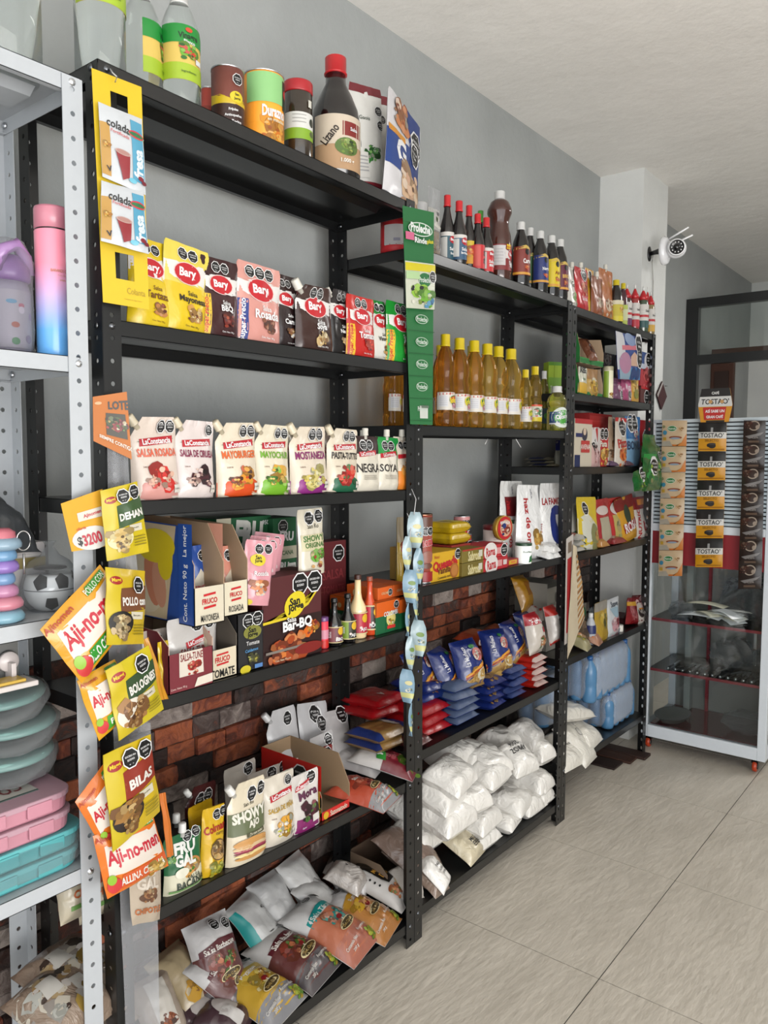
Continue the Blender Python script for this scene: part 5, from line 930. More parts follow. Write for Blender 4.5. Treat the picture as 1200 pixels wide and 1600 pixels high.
# left of the front post, seen between the two racks
tin(640, 645, 830, B3, 'narrow dark tube in the shade left of the front post', '3a2018', [], X=-.18, name='chocolate_tube')
pouch(620, 640, 808, B3, 'small yellow snack pack with a clear zip top left of the blue sachets', X=-.10, body='e0b82c', name='snack_pack', cat='snack pack', items=[('r', -1, 1, .62, 1, 'c8b89a'), ('f', 0, .5, .5, ('d83a7a', 'e86a2c'), 3)], t=.03)
carton(Vector((-.13, onX(629, 905, -.13).y, B3(1.8) + .0008)), .06, .05, .095, 'c8a050', 'narrow beige box with printed text left of the blue sachets', [('r', -.8, .8, .1, .9, 'd0b070')] + plainstripes(0, .85, 9, .6, '5a5040', .09))

# ------------------------------------------------------------------ fourth shelf: pasta, coffee, rice packs in stacks
zb2 = B2(2.2)
def pas(u, v, label, rz=0, rx=1.2, X=-.08, w=.12, h=.17, t=.05, z=None, ry=0, k=0):
    h *= .9; w *= .95; return stand(u, v, X, w, h, t, label, rz=rz, rx=rx, z=(zb2 if z is None else z - .03), ry=ry, body='1c2f78', cat='pasta bag', name='pasta_bag', group='dark blue pasta bags standing on the stacks', seed=70 + k,
        items=[('p', [(-1, 0), (1, 0), (1, .48), (-1, .18)], 'b08a48'), ('f', .2, .16, .42, ('c8a058', 'b08840', 'd8b878'), k), ('e', .45, .26, .24, .16, 'e0d8c0'), ('e', .45, .26, .19, .12, 'c09848'), ('p', [(-1, .16), (1, .46), (1, .56), (-1, .26)], 'e8a030'), ('p', [(-1, .17), (1, .47), (1, .50), (-1, .22)], 'a02a24'), ('e', .3, .66, .17, .17, 'c8706a'), ('f', .3, .66, .18, ('d8d0c0', 'c8504a', 'a83a34'), 4), ('e', .1, .84, .1, .05, '2a7a3a'), ('t', -.62, .66, .12, 'La Muñeca', 'e8e8f0', HALF, .5, .02)])
pas(735, 1062, 'blue pasta bag standing at the front centre, its bowl picture facing out', rz=-.1, rx=1.25, X=-.045, z=zb2 + .12, w=.13, h=.17, k=1)
pas(700, 1065, 'blue pasta bag tilted behind the front centre one', rz=.2, rx=1.15, X=-.09, z=zb2 + .10, k=2)
pas(664, 1062, 'blue pasta bag standing just right of the front post', rz=.1, rx=1.1, X=-.13, z=zb2 + .10, k=3)
pas(782, 1050, 'blue pasta bag turned sideways right of the front centre one', rz=-.35, rx=1.2, X=-.06, z=zb2 + .115, k=4)
pas(806, 1035, 'blue pasta bag behind the sideways one', rz=.1, rx=1.2, X=-.10, z=zb2 + .11, k=5)
pas(826, 1025, 'blue pasta bag half hidden behind the white rice bags', rz=.1, rx=1.2, X=-.15, z=zb2 + .11, k=6)
gbl = 'folded blue packs stacked flat on the fourth shelf'
desc = ('bottom', 'second', 'third', 'fourth', 'top')
def stack(u, v, X, n, w, h, t, body, label, grp, rz=0, items=(), cat='pasta pack', name='pasta_pack', z0=None, j=.012, sd=0):
    p = onX(u, v, X); zz = zb2 if z0 is None else z0; rnd = random.Random(sd)
    for k in range(n):
        pillow((X - h / 2 + rnd.uniform(-j, j) * .5, p.y + rnd.uniform(-j, j), zz + .001 + k * t * .86), w, h, t, desc[min(k, 4) if k < n - 1 or n < 5 else 4] + ' pack of ' + label, body=body, rot=(rnd.uniform(-.05, .02), rnd.uniform(-.04, .04), HALF + rz + rnd.uniform(-.08, .08)), seed=sd * 10 + k, cat=cat, name=name, group=grp, items=items, asym=.55, nz=.003, p=6, q=6)
stack(732, 1150, -.01, 5, .13, .17, .030, '24408a', 'the front blue-grey stack in the middle', gbl, items=[('r', -1, 1, 0, .3, '5a6a8a'), ('r', -.4, .4, .3, .8, '2a3f84')], sd=1)
stack(776, 1130, -.01, 4, .10, .17, .030, '1a2d74', 'the middle blue stack with gold windows', gbl, items=[('f', -.2, .2, .4, ('c8a060', 'a88040'), 2)], sd=2)
stack(812, 1105, -.01, 5, .11, .17, .026, '1b2c6e', 'the right blue stack under the rice bags', gbl, items=[('r', -1, 1, 0, .12, '3a4c84')], sd=3)
stack(682, 1090, -.07, 2, .11, .15, .034, '1c2f78', 'the blue pair above the red packs', gbl, z0=zb2 + .075, items=[('f', .6, .2, .3, ('d88060', 'c8a060'), 2)], sd=4)
stack(846, 1080, -.01, 5, .095, .17, .027, 'c8281e', 'the red and white rice stack at the right end', 'red and white rice packs stacked at the right end', items=[('r', -1, 1, .0, .10, 'e0c8c0'), ('r', -.3, .6, .2, .8, 'e0a090')], cat='rice pack', name='rice_pack', sd=5)
stack(682, 1135, -.03, 3, .15, .17, .034, 'b0141c', 'the glossy red stack right of the front post', 'glossy red coffee packs', items=[('r', -.6, .6, .3, .7, '8a1018')], cat='coffee pack', name='coffee_pack', sd=6)
stack(612, 1110, -.12, 2, .14, .15, .034, 'b0141c', 'the glossy red pair left of the front post', 'glossy red coffee packs', z0=zb2 + .06, items=[('t', 0, .3, .15, 'v', 'e8d8d0', 0, .2, .03)], cat='coffee pack', name='coffee_pack', sd=9)
stack(668, 1168, .0, 1, .08, .10, .03, '5a2a28', 'brown and red sweets at the shelf edge', 'small front packs', items=[('f', .2, .4, .5, ('8a3a34', 'b8605a', '3a1a1a'), 3)], cat='coffee pack', name='coffee_pack', sd=7)
stack(620, 1170, -.05, 2, .17, .13, .032, 'a8824a', 'the spaghetti pair with dark blue ends', 'spaghetti packs', items=[('r', .45, 1, 0, 1, '1f3478'), ('r', .3, .5, .2, .8, 'd8d4cc'), ('r', -1, -.7, 0, 1, '1f3478')], cat='pasta pack', name='spaghetti_pack', sd=8)
grc = 'white rice bags with red tops at the right end of the fourth shelf'
ri = [('r', -1, 1, .72, 1, 'b82430', 'film'), ('t', 0, .80, .2, 'Florhuila', 'ffffff', 0, .85, .04), ('r', .1, .5, .5, .62, 'c83a44'), ('f', .2, .25, .35, ('c88a5a', '6a9a4a', 'e0d0b8'), 3), ('t', -.2, .05, .1, '500 g', '2a2a2a', 0, .4, .01)]
stand(833, 1035, -.04, .095, .145, .05, 'white rice bag with a red top, standing on the red stack', rz=0, rx=1.35, z=zb2 + .12, body='d8cfc4', items=ri, cat='rice bag', name='rice_bag', group=grc, seed=80)
stand(863, 1022, -.05, .085, .145, .05, 'second white rice bag with a red fan print, beside the right post', rz=0, rx=1.35, z=zb2 + .12, body='d4ccc6', items=[('r', -1, 1, .75, 1, 'c03028', 'film'), ('t', .1, .7, .2, 'ROA', 'ffffff', 0, .7, .05), ('p', [(-1, 0), (1, 0), (1, .25), (-1, .1)], 'c03028')], cat='rice bag', name='rice_bag', group=grc, seed=81)
gor = 'reddish lentil bags lying at the back of the fourth shelf'
for k, (u, v, z, lb) in enumerate(((742, 1005, .17, 'upper orange-red bag at the back wall of the fourth shelf'), (735, 1022, .13, 'lower orange-red bag at the back wall of the fourth shelf'), (775, 1008, .16, 'brownish bag beside the orange-red ones at the back'))):
    p = onX(u, v, -.2); pillow((-.2, p.y, zb2 + z), .13, .11, .04, lb, body=('a8401f', 'a83a1c', '7a3a24')[k], rot=(.1, 0, HALF + .1 * k), seed=85 + k, group=gor, items=[('r', -.6, .6, .3, .7, 'b8603c')], name='lentil_bag', nz=.004)
carton(Vector((-.2, onX(745, 1040, -.2).y, zb2 + .001)), .26, .10, .125, '2a1c1a', 'dark cardboard box at the back holding up the orange-red bags')
stand(822, 960, -.19, .10, .14, .04, 'yellow and orange snack bag leaning against the brick at the back', rz=0, rx=1.2, z=zb2 + .22, body='c08a24', items=[('r', -.3, .7, .4, .8, 'a86a1c')], cat='snack bag', name='snack_bag', seed=88)
pillow((-.17, onX(838, 985, -.17).y, zb2 + .20), .12, .10, .05, 'clear wrapped bundle of sachets behind the rice bags', body='b8aca4', kind='bag', rot=(.3, 0, HALF), seed=89, name='sachet_bundle', cat='sachet bundle', items=[('f', -.3, .5, .4, ('c8403a', 'e0a090', '8a2a24'), 2)], nz=.008)
carton(Vector((-.2, onX(830, 1000, -.2).y, zb2 + .001)), .14, .09, .195, '35201c', 'dark carton supporting the bundle behind the rice bags')

# ------------------------------------------------------------------ bottom shelf: white sugar bags
zb1v = B1(2.2); gsg = 'plump white sugar bags piled on the bottom shelf of the middle rack'
def sug(u, v, X, w, h, t, label, rx=.2, ry=0, rz=0, k=0, body='ece9e3', items=(), knot=False):
    """v = image row of the bag's middle"""
    p = onX(u, v, X); h = min(h, .135); X = min(X, -.012 - h / 2 * cos(rx)) ; p = Vector((X, min(p.y, YC - .035 - w / 2), p.z)); return pillow((p.x, p.y, max(p.z - t / 2, zb1v + .004)), w * 1.04, h, t * 1.2, label, body=body, kind='bag', rot=(rx, ry, HALF + rz), seed=100 + k, group=gsg, name='sugar_bag', cat='sugar bag', items=items, nz=.006, asym=.6, p=4, q=4, crimp=.04, knot=knot)
SG = [(700, 1212, -.07, .17, .15, .07, .35, 0, .2, 'broad one high on the left just right of the front post'), (755, 1190, -.10, .15, .15, .07, .3, 0, -.2, 'one with creased folds near the top, left of the handwritten one'),
 (725, 1180, -.16, .15, .15, .07, .25, 0, .1, 'topmost one in the rear left'), (780, 1160, -.17, .15, .15, .07, .2, .1, 0, 'long one at the rear top centre'), (800, 1150, -.20, .16, .14, .07, .2, 0, 0, 'shaded one at the very back'),
 (848, 1175, -.04, .10, .15, .07, .2, 0, -.1, 'small one right of the handwritten one'), (858, 1240, -.02, .09, .14, .06, .1, 0, 0, 'one beside the right post, second layer'),
 (775, 1215, -.03, .16, .14, .075, .15, 0, .1, 'smooth pillow-shaped one in the middle of the front'), (680, 1240, -.10, .14, .15, .08, .4, 0, .1, 'shaded one low on the left'), (740, 1250, -.03, .15, .14, .07, .3, 0, -.2, 'one under the smooth pillow-shaped one'),
 (800, 1255, -.06, .14, .14, .07, .2, 0, .2, 'pleated one in the centre'), (830, 1262, -.03, .12, .13, .06, .2, 0, 0, 'one right of the pleated one'), (700, 1275, -.06, .17, .15, .08, .3, 0, 0, 'large one in the lower left'),
 (665, 1262, -.16, .15, .15, .08, .3, 0, 0, 'one behind the front post'), (765, 1287, -.02, .16, .14, .07, .15, 0, .1, 'wide one just above the lowest row'), (805, 1300, -.01, .11, .12, .05, .15, 0, .2, 'small knotted one near the shelf edge'),
 (838, 1288, -.02, .13, .13, .05, .2, 0, 0, 'flat one at the lower right'), (765, 1318, -.01, .17, .12, .05, .1, 0, 0, 'lowest one at the shelf edge'), (650, 1300, -.16, .14, .15, .07, .3, 0, 0, 'one low behind the front post'), (640, 1265, -.2, .13, .14, .08, .3, 0, 0, 'one glimpsed left of the front post'),
 (850, 1205, -.08, .12, .14, .07, .2, 0, 0, 'one behind the right post group'), (730, 1300, -.10, .15, .15, .07, .2, 0, 0, 'one deep in the bottom layer'), (862, 1222, -.02, .10, .13, .06, .15, 0, .1, 'one against the right post, upper layer'), (858, 1262, -.02, .10, .13, .055, .15, 0, 0, 'one against the right post, lower layer'), (700, 1180, -.18, .15, .14, .08, .2, 0, 0, 'one deep at the upper left'), (810, 1280, -.13, .15, .15, .08, .2, 0, 0, 'one deep in the second layer'), (780, 1240, -.16, .16, .15, .09, .2, 0, 0, 'one deep in the third layer'), (840, 1240, -.16, .15, .15, .09, .2, 0, 0, 'one deep at the right')]
for k, (u, v, X, w, h, t, rx, ry, rz, lb) in enumerate(SG): sug(u, v, X, w, h, t, 'white sugar bag, ' + lb, rx, ry, rz, k, knot=(k in (7, 14, 17)))
sug(812, 1188, -.04, .13, .15, .07, 'white sugar bag with upside-down handwriting on top', .45, 0, -.15, 31, items=[('t', 0, .55, .16, 'ARROZ', '2a2a2a', pi, .6, .01), ('t', 0, .75, .13, '2006', '2a2a2a', pi, .4, .01)])
for k, (u, v, lb) in enumerate(((843, 1130, 'grey-white tied bag at the back right, upper'), (845, 1155, 'grey-white tied bag at the back right, lower'))):
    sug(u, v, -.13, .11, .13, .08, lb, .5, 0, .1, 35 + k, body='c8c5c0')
pillow((-.06, onX(722, 1312, -.06).y, zb1v + .035), .12, .12, .045, 'clear bag of yellowish corn with handwriting, lying at the front left', body='cfc4a8', kind='bag', rot=(.5, 0, HALF + .15), seed=141, name='corn_bag', items=[('t', .3, .42, .11, 'MAIZ', '1c1c1c', 0, .4, .01), ('t', .3, .28, .13, 'ERES', '1c1c1c', 0, .4, .02)], nz=.007)

# ================================================================== FAR RACK
C6, C5, C4, C3, C2, C1 = [SH('C', i) for i in (6, 5, 4, 3, 2, 1)]
gsp = 'squeeze pouches on top of the far rack'
pouch(884, 903, 412, C6, 'white squeeze pouch with green print, first on the far rack top', gsp, X=-.05, body='dedbd2', t=.04, top=True, items=[('t', 0, .6, .2, 'Gar', '4a5a4a', 0, .6, .02), ('f', 0, .25, .35, ('8ab05a', 'd8d0c0'), 2)])
pouch(898, 919, 413, C6, 'bright red squeeze pouch with a white tilted cap', gsp, X=-.04, body='c8242c', t=.04, top=True, items=[('f', .1, .5, .35, ('e07a5a', 'b8201c', 'e8b088'), 2), ('p', [(-.5, .36), (.5, .36), (0, .05)], 'd8384a'), ('t', 0, .3, .14, 'Salsa', 'f0e0e0', 0, .6, .01), ('o', .3, .85, .18)])
pouch(914, 928, 421, C6, 'narrow yellow squeeze pouch between the red and brown ones', gsp, X=-.06, body='e0a830', t=.04, items=[('o', .1, .85, .25), ('r', -1, 1, 0, .3, 'e8c050')])
pouch(924, 942, 427, C6, 'brown squeeze pouch with a white cap', gsp, X=-.04, body='94502e', t=.04, top=True, items=[('f', 0, .3, .4, ('d8c0a8', 'a85a34'), 2)])
pouch(936, 958, 416, C6, 'tall orange-brown squeeze pouch with a white cap', gsp, X=-.05, body='c4743c', t=.04, top=True, items=[('f', 0, .25, .4, ('e0c8b0', 'c8804a', '9a4a28'), 2)])
gyc = 'yellow-capped dark sauce bottles on the far rack'
bottle(952, 974, 438, C6, 'dark bottle with a yellow cap and yellow fruit label', 'soda', '141010', 'ecd41c', (.05, .52, 'd8c84a'), [('r', -1, 1, 0, .25, 'e8d83a'), ('f', .1, .55, .2, ('e8a81c', 'f0c83a', 'e8e0c0'), 2), ('r', -1, 1, .8, 1, 'e8e0c0')], gyc, X=-.04, kind='glossy')
bottle(966, 982, 443, C6, 'purple-dark bottle with a yellow cap and pale green label', 'soda', '3a1420', 'ecd41c', (.05, .52, 'c8d86a'), [('r', -1, 1, .3, .8, 'dce0b0')], gyc, X=-.07, kind='glossy')
gn = 'red nozzle-tipped chilli sauce bottles at the end of the far rack'
for (a, b, v, X, c1, c2, lb) in ((972, 988, 445, -.06, '3a2a2a', '6a2060', 'with a purple and white label'), (985, 1000, 445, -.05, '8a3030', 'c83040', 'with a red and white label'), (997, 1014, 448, -.03, '3a4a3a', '2a5a5a', 'with a green-grey label, largest of them'), (1006, 1018, 449, -.12, '4a2a2a', '28406a', 'with a navy label, behind the others'), (1010, 1024, 456, -.04, '7a6a48', 'e0b040', 'with a yellow label, last before the rack end')):
    bottle(a, b, v, C6, 'red nozzle-tipped sauce bottle ' + lb, 'squeeze', c1, 'd4202c', (.1, .60, 'e4e0da'), [('r', -1, 1, 0, .3, c2), ('r', -1, 1, .45, .55, 'c8202c'), ('t', .1, .72, .14, 'Salsa', '2a2a2a', 0, .3, .02), ('e', .5, .8, .08, .1, '101010')], gn, X=X, kind='glossy', noz=True, name='chilli_sauce_bottle')
# second shelf of the far rack
P, w, h = boxat(905, 942, 622, 572, -.02, .16, C5)
gg2 = 'green snack display cartons on the far rack'
tray_box(P + Vector((.045, 0, 0)), w, .07, h * 1.02, .014, '1c7a34', 'c2a688', 'lower green display carton on the far rack', group=gg2, front=[('r', -1, 1, 0, .2, '14622a')])
tray_box(P + Vector((.045, 0, h * 1.03)), w, .07, h * 1.0, .022, '1c7a34', 'c2a688', 'upper green display carton, open and nearly empty', group=gg2, front=[('r', -1, 1, .8, 1, '2a9a44')])
pouch(903, 917, 574, C5, 'white and yellow chip pack at the left end in the lower green carton', 'chip packs in the lower green carton', X=-.025, body='dcdcc8', t=.02, items=[('r', -1, 1, 0, .4, 'e0b43a'), ('t', 0, .9, .3, 'REE', '2a2a2a', 0, .9, .04), ('t', 0, .55, .14, 'chips', '3a7a3a', 0, .7, .02)], dz=.006, name='chip_pack', cat='snack pack')
pouch(916, 934, 577, C5, 'golden chip pack with a red badge in the lower green carton', 'chip packs in the lower green carton', X=-.03, body='c8a458', t=.03, items=[('r', -1, 1, .6, 1, 'a87c48'), ('e', .1, .5, .22, .16, 'd8d0b8'), ('r', -.2, .5, .42, .52, '8a1c2c'), ('f', 0, .2, .5, ('e0b030', 'd8c060', 'b88420'), 2)], dz=.006, name='chip_pack', cat='snack pack')
pillow((-.045, P.y + .01, P.z + h * 1.03 + .06), .05, .12, .02, 'thin brown snack bar leaning in the upper green carton', body='7a4a34', rot=(.9, .0, HALF - .5), items=[('t', 0, .5, .4, 'choco', '2a1814', HALF, 1.5, .02)], name='snack_bar', cat='snack', seed=3)
tin(942, 959, 573, C5, 'cream plastic tube of wafers right of the green cartons', 'd8d4b8', [('f', 0, .12, .25, ('d8a850', 'a8402c'), 2), ('r', -1, -.4, 0, 1, '9ab83a')], X=-.04, rim=False, lid='d0c8a8', lidk='plastic', name='wafer_tube')
pouch(942, 957, 552, C5, 'small brown and white cookie pack behind the cream tube', X=-.10, body='5a3028', t=.03, items=[('f', 0, .8, .5, ('e8dcd0', 'c83a3a', '3a1c18'), 2)], name='cookie_pack', cat='snack pack')
gmg = 'grey and purple sweet packs on the far rack'
for k, (a, b, v, X, c, lb) in enumerate(((956, 970, 555, -.04, '4a464a', 'dark grey sweet pack with a pink badge, left'), (958, 974, 592, -.025, '7a4a6a', 'purple sweet pack, lower left'), (970, 987, 590, -.02, 'b04a78', 'bright pink sweet pack beside the purple one'))):
    pouch(a, b, v, C5, lb, gmg, X=X, body=c, t=.025, items=[('e', .1, .6, .3, .2, ('b05a8a', '9a3a6a', 'd86a9a')[k]), ('t', .1, .6, .2, 'Mixta', 'f0e0e8', 0, .5, .02), ('o', .3, .25, .16)], name='sweet_pack', cat='snack pack')
gyp = 'yellow banana chip packs on the far rack'
for k, (a, b, lb) in enumerate(((984, 998, 'yellow chip pack, left one of the pair'), (994, 1007, 'yellow chip pack, right one of the pair'))):
    pouch(a, b, 588 + k * 2, C5, lb, gyp, X=-.02 - .02 * k, body='d8a43c', t=.025, items=[('f', 0, .6, .5, ('e8b850', 'b87c28', 'e8d8a0'), k), ('e', 0, .3, .25, .2, '8a8a3a')], name='chip_pack', cat='snack pack')
patch([onX(966, 592, .004), onX(1000, 594, .004), onX(1003, 528, .004), onX(961, 517, .004)], 'blue, pink and white marshmallow bag hanging from the top shelf of the far rack', 'snack bag', 'marshmallow_bag', M('2c4a9a', 'film'), items=[('r', -1, -.5, .2, 1, 'd8d8dc'), ('p', [(-.7, .62), (.5, .68), (.5, .78), (-.7, .72)], 'e07a8a'), ('e', -.05, .88, .2, .1, '8aa0c8'), ('p', [(-.1, .3), (.5, .3), (.55, .5), (.2, .62), (-.1, .5)], 'e0b8a0'), ('r', -.1, .95, .0, .26, '3a8ac8'), ('r', -.9, -.1, .0, .45, '9ab4c8'), ('e', -.5, .35, .2, .16, 'c08aa8'), ('o', .7, .80, .17), ('o', .75, .52, .17), ('e', .15, .13, .12, .1, '1a3a7a'), ('e', .6, .13, .12, .1, '1a3a7a')], bulge=.012, wav=.003)
gbc = 'snack cups and boxes at the right end of the far rack'
for k, (a, b, vb, vt, c, it, lb) in enumerate(((1001, 1019, 628, 601, '5a2420', [('r', -1, 1, .85, 1, 'c8242c'), ('o', 0, .4, .2)], 'dark red box at the bottom right of the second shelf'), (1001, 1019, 600, 572, 'b8303a', [('f', 0, .5, .5, ('d85a5a', 'e8a0a0', '8a1c28'), 2)], 'red box with strawberries above the dark red one'), (1001, 1019, 571, 545, '2a4a88', [('r', -1, 1, .0, .3, 'c8d0e0'), ('e', .1, .5, .25, .25, 'd8d8e0'), ('o', .3, .6, .2)], 'blue box, topmost at the right end of the far rack'))):
    P, w, h = boxat(a, b, vb, vt, -.02, .08); P.z = C5(3.45) + .001 + k * .075; carton(P, w, .08, .074, c, lb, it, group=gbc)
# third shelf of the far rack
def cb(a, b, vt, X, d, c, it, lb, zs, grp=None, turn=0, cat='box'):
    P, h = front_pt(a, b, vt, zs, X); w = pxw(a, b, P, (1, 0)); P.x = X - d / 2; P.z += .0008
    return carton(P, w, d, h, c, lb, it, group=grp, turn=turn, cat=cat)
cb(899, 926, 655, -.02, .05, 'd8cdb8', [('r', -1, 1, .9, 1, 'c02a30'), ('e', .1, .68, .16, .16, '3a3a4a'), ('e', .1, .74, .09, .09, 'e0c8b0'), ('r', -.9, -.2, .62, .7, '2a3068'), ('r', -.3, .7, .3, .55, 'c8403c'), ('t', .2, .42, .12, 'AVENA', 'f0e8e0', 0, .7, .02), ('r', -1, -.4, 0, .25, '1a2a5a')], 'cream oat box with a red top stripe and portrait badge', C4)
cb(922, 957, 647, -.10, .07, 'b82a2a', [('r', -1, .3, .2, .95, 'c83430')] + plainstripes(-.3, .85, 4, .6, 'd85a50', .12), 'tall red carton at the rear of the oat box', C4)
pouch(921, 937, 668, C4, 'pinkish white crisp bag right of the oat box', X=-.03, body='cfa8a4', t=.035, items=[('r', -1, 1, .55, 1, 'e0dcd8'), ('t', 0, .6, .35, 'RIZ', '1c1c1c', .5, .9, .03), ('f', 0, .25, .4, ('e0b8b8', 'b87a7a'), 2)], name='crisp_bag', cat='snack bag')
cb(934, 951, 670, -.02, .04, 'c0282a', [('o', -.1, .86, .2), ('o', .5, .86, .2), ('r', -1, -.5, .0, 1, 'd8d0cc'), ('t', .1, .6, .22, 'Pasta', 'f0e8d8', 0, .8, .03), ('f', .2, .25, .5, ('e8b04a', 'd87a30', 'e8d080'), 2)], 'red pasta box with two octagons in front of the tall red carton', C4)
pouch(950, 964, 652, C4, 'brown pretzel bag with a clear lower half', X=-.05, body='a89078', t=.035, items=[('o', .2, .88, .22), ('f', 0, .4, .5, ('7a5030', 'b89060', '5a3a20'), 2), ('f', 0, .2, .5, ('7a5030', 'b89060'), 5)], name='pretzel_bag', cat='snack bag')
pouch(961, 979, 653, C4, 'white and orange pizza snack bag', X=-.03, body='dcd2c4', t=.035, items=[('r', -1, 1, .92, 1, 'c0282c'), ('o', .1, .80, .28), ('t', 0, .48, .3, 'Pizza', 'b83028', .08, .85, .03), ('f', 0, .18, .5, ('e07a3c', 'e8b070', 'c85028'), 2)], name='pizza_snack_bag', cat='snack bag')
pouch(976, 1001, 651, C4, 'light and dark blue biscuit bag', X=-.04, body='3a78b4', t=.04, items=[('r', -1, .4, 0, .55, '88b4d8'), ('o', -.3, .86, .2), ('o', .2, .86, .2), ('f', .2, .62, .2, ('e8e0e0', 'd85a6a'), 2), ('t', -.1, .42, .2, 'BOND', '3a4a6a', 0, .8, .02)], name='biscuit_bag', cat='snack bag')
cb(1000, 1017, 657, -.04, .05, 'b01c24', [('e', .2, .62, .32, .3, 'e8dce0'), ('o', .1, .6, .28)], 'dark red box with a black octagon behind the green sachet bunch', C4)
carton(Vector((-.05, onX(1000, 735, -.05).y - .05, C4(3.3) + .001)), .03, .06, .09, '6a4a34', 'narrow brown box standing behind the green sachets')
for k in range(2):
    T = onX(958 + 24 * k, 727, -.01); pillow((-.025, T.y, C4(3.2) + .001), .10, .05, .022, ('purple biscuit pack lying at the front edge', 'dusky biscuit pack lying right of the purple one')[k], body=('5a3a64', '6a4a54')[k], rot=(0, 0, HALF), group='biscuit packs lying at the shelf edge', items=[('r', -.3, .3, .2, .8, 'a87ab0'), ('r', -1, -.8, .2, .8, 'c8c0c8')], seed=k, name='biscuit_pack', cat='snack pack', nz=.002)
for k in range(3):      # folded cards seen between the racks on the same shelf
    T = onX(838, 715, -.22); pillow((-.15 - .02 * k, T.y + .01 * k - .02, C4(2.8) + .002 + .012 * k), .20, .10, .012, ('lowest', 'middle', 'uppermost')[k] + ' beige and navy folded pack lying on the left part of the far rack', body='cfc4a4', rot=(.0, 0, HALF + .08 * k), group='flat folded packs', items=[('r', -1, -.5, .2, .8, '1f2a60'), ('t', .3, .5, .1, 'Galletas', '3a3a50', 0, .4, .01)], seed=k + 5, name='wafer_pack', cat='snack pack', nz=.002)
pouch(868, 886, 688, C4, 'slim white and blue wafer pack standing at the left end of the far rack', X=-.12, body='dcd8c8', t=.03, items=[('r', -1, 1, .62, 1, '3a3f9a'), ('t', 0, .8, .3, 'festival', 'e8e8f0', HALF, .6, .02)], name='wafer_pack', cat='snack pack')
# fourth shelf of the far rack
gpn = 'pasta and soup bags on the fourth shelf of the far rack'
def nb(a, b, vt, X, c, it, lb, roll=0, lean=.08, t=.05): return pouch(a, b, vt, C3, lb, gpn, X=X, body=c, t=t, items=it, roll=roll, lean=lean, name='pasta_bag', cat='pasta bag')
nb(893, 925, 785, -.06, 'c4c4c0', [('r', -1, 1, .05, .5, '1f6a40'), ('t', .1, .3, .12, 'Huevo', 'e8e070', 0, .5, .02)], 'silver and green pasta bag at the left end', roll=-.3)
nb(905, 936, 777, -.03, 'e0c42a', [('p', [(-1, 0), (1, 0), (1, .35), (-.2, .7), (-1, .6)], 'dcdccc'), ('o', -.3, .78, .13), ('e', .3, .22, .22, .3, '8a8a58'), ('f', .6, .2, .25, ('c8a058', 'a87c3a'), 2)], 'yellow pasta bag with a crimped wavy top')
nb(932, 956, 780, -.05, 'b0242c', [('r', -.6, .6, .05, .6, 'b8b098'), ('e', 0, .75, .4, .12, 'e0d0c8')], 'red pasta bag with a clear window, left one')
nb(952, 976, 778, -.05, 'c02a2c', [('r', -.6, .7, .05, .62, 'c8b468'), ('f', .1, .3, .35, ('b8a878', '8a9a68'), 2), ('e', .1, .76, .4, .16, 'e0d4d0')], 'red pasta bag with a yellowish window, middle one')
nb(967, 996, 776, -.04, 'e0a424', [('r', -1, 1, .72, 1, '8a1c1c'), ('e', 0, .6, .16, .2, '28402c'), ('p', [(-.6, .2), (.9, .26), (.9, .46), (-.6, .40)], 'a81c28'), ('t', .15, .32, .2, 'ROSA', 'ffffff', .05, .8, .03)], 'orange-yellow pasta bag with a maroon top and red plate', roll=-.12)
nb(993, 1018, 776, -.04, 'dcd4cc', [('r', -1, 1, .70, 1, '8a2024'), ('r', -.5, .5, .8, .94, 'e08a2a'), ('t', -.65, .36, .14, 'NUTRIC', 'c02a30', HALF - .1, .8, .03), ('p', [(-.3, .16), (1, .2), (1, .44), (-.3, .40)], 'a81c28'), ('t', .35, .3, .2, 'ROSA', 'ffffff', 0, .55, .03), ('f', .4, .5, .2, ('e0a070', 'c87850'), 2)], 'white soup bag with a maroon top at the right end')
for k in range(3):
    T = onX(913, 862 - k * 9, -.01); pillow((-.05, T.y, C3(2.75) + .001 + k * .022), .14, .08, .026, ('bottom', 'middle', 'top')[k] + ' silver and green packet in the small stack at the left', body='c4c2ba', rot=(0, 0, HALF + .05 * k), group='silver and green packets stacked at the left of the far rack', items=[('e', .2, .5, .14, .3, '2a4a3a'), ('r', -.8, -.2, .3, .7, 'c87a6a')], seed=k + 20, name='soup_packet', cat='packet', nz=.003)
T = onX(940, 856, -.01); pillow((-.03, T.y, C3(2.9) + .001), .09, .08, .035, 'small orange-brown packet lying in front of the red bags', body='c08a48', rot=(0, 0, HALF), seed=24, items=[('f', -.5, .5, .3, ('e8a040', 'e8d8b0'), 2)], name='soup_packet', cat='packet', nz=.003)
T = onX(965, 850, -.01); pillow((-.03, T.y, C3(3.05) + .001), .16, .07, .03, 'long dusky red packet lying in front of the window bags', body='94282c', rot=(0, 0, HALF), seed=25, items=[('p', [(-.6, .2), (.5, .5), (.5, .8), (-.6, .5)], 'c8a89a')], name='soup_packet', cat='packet', nz=.004)
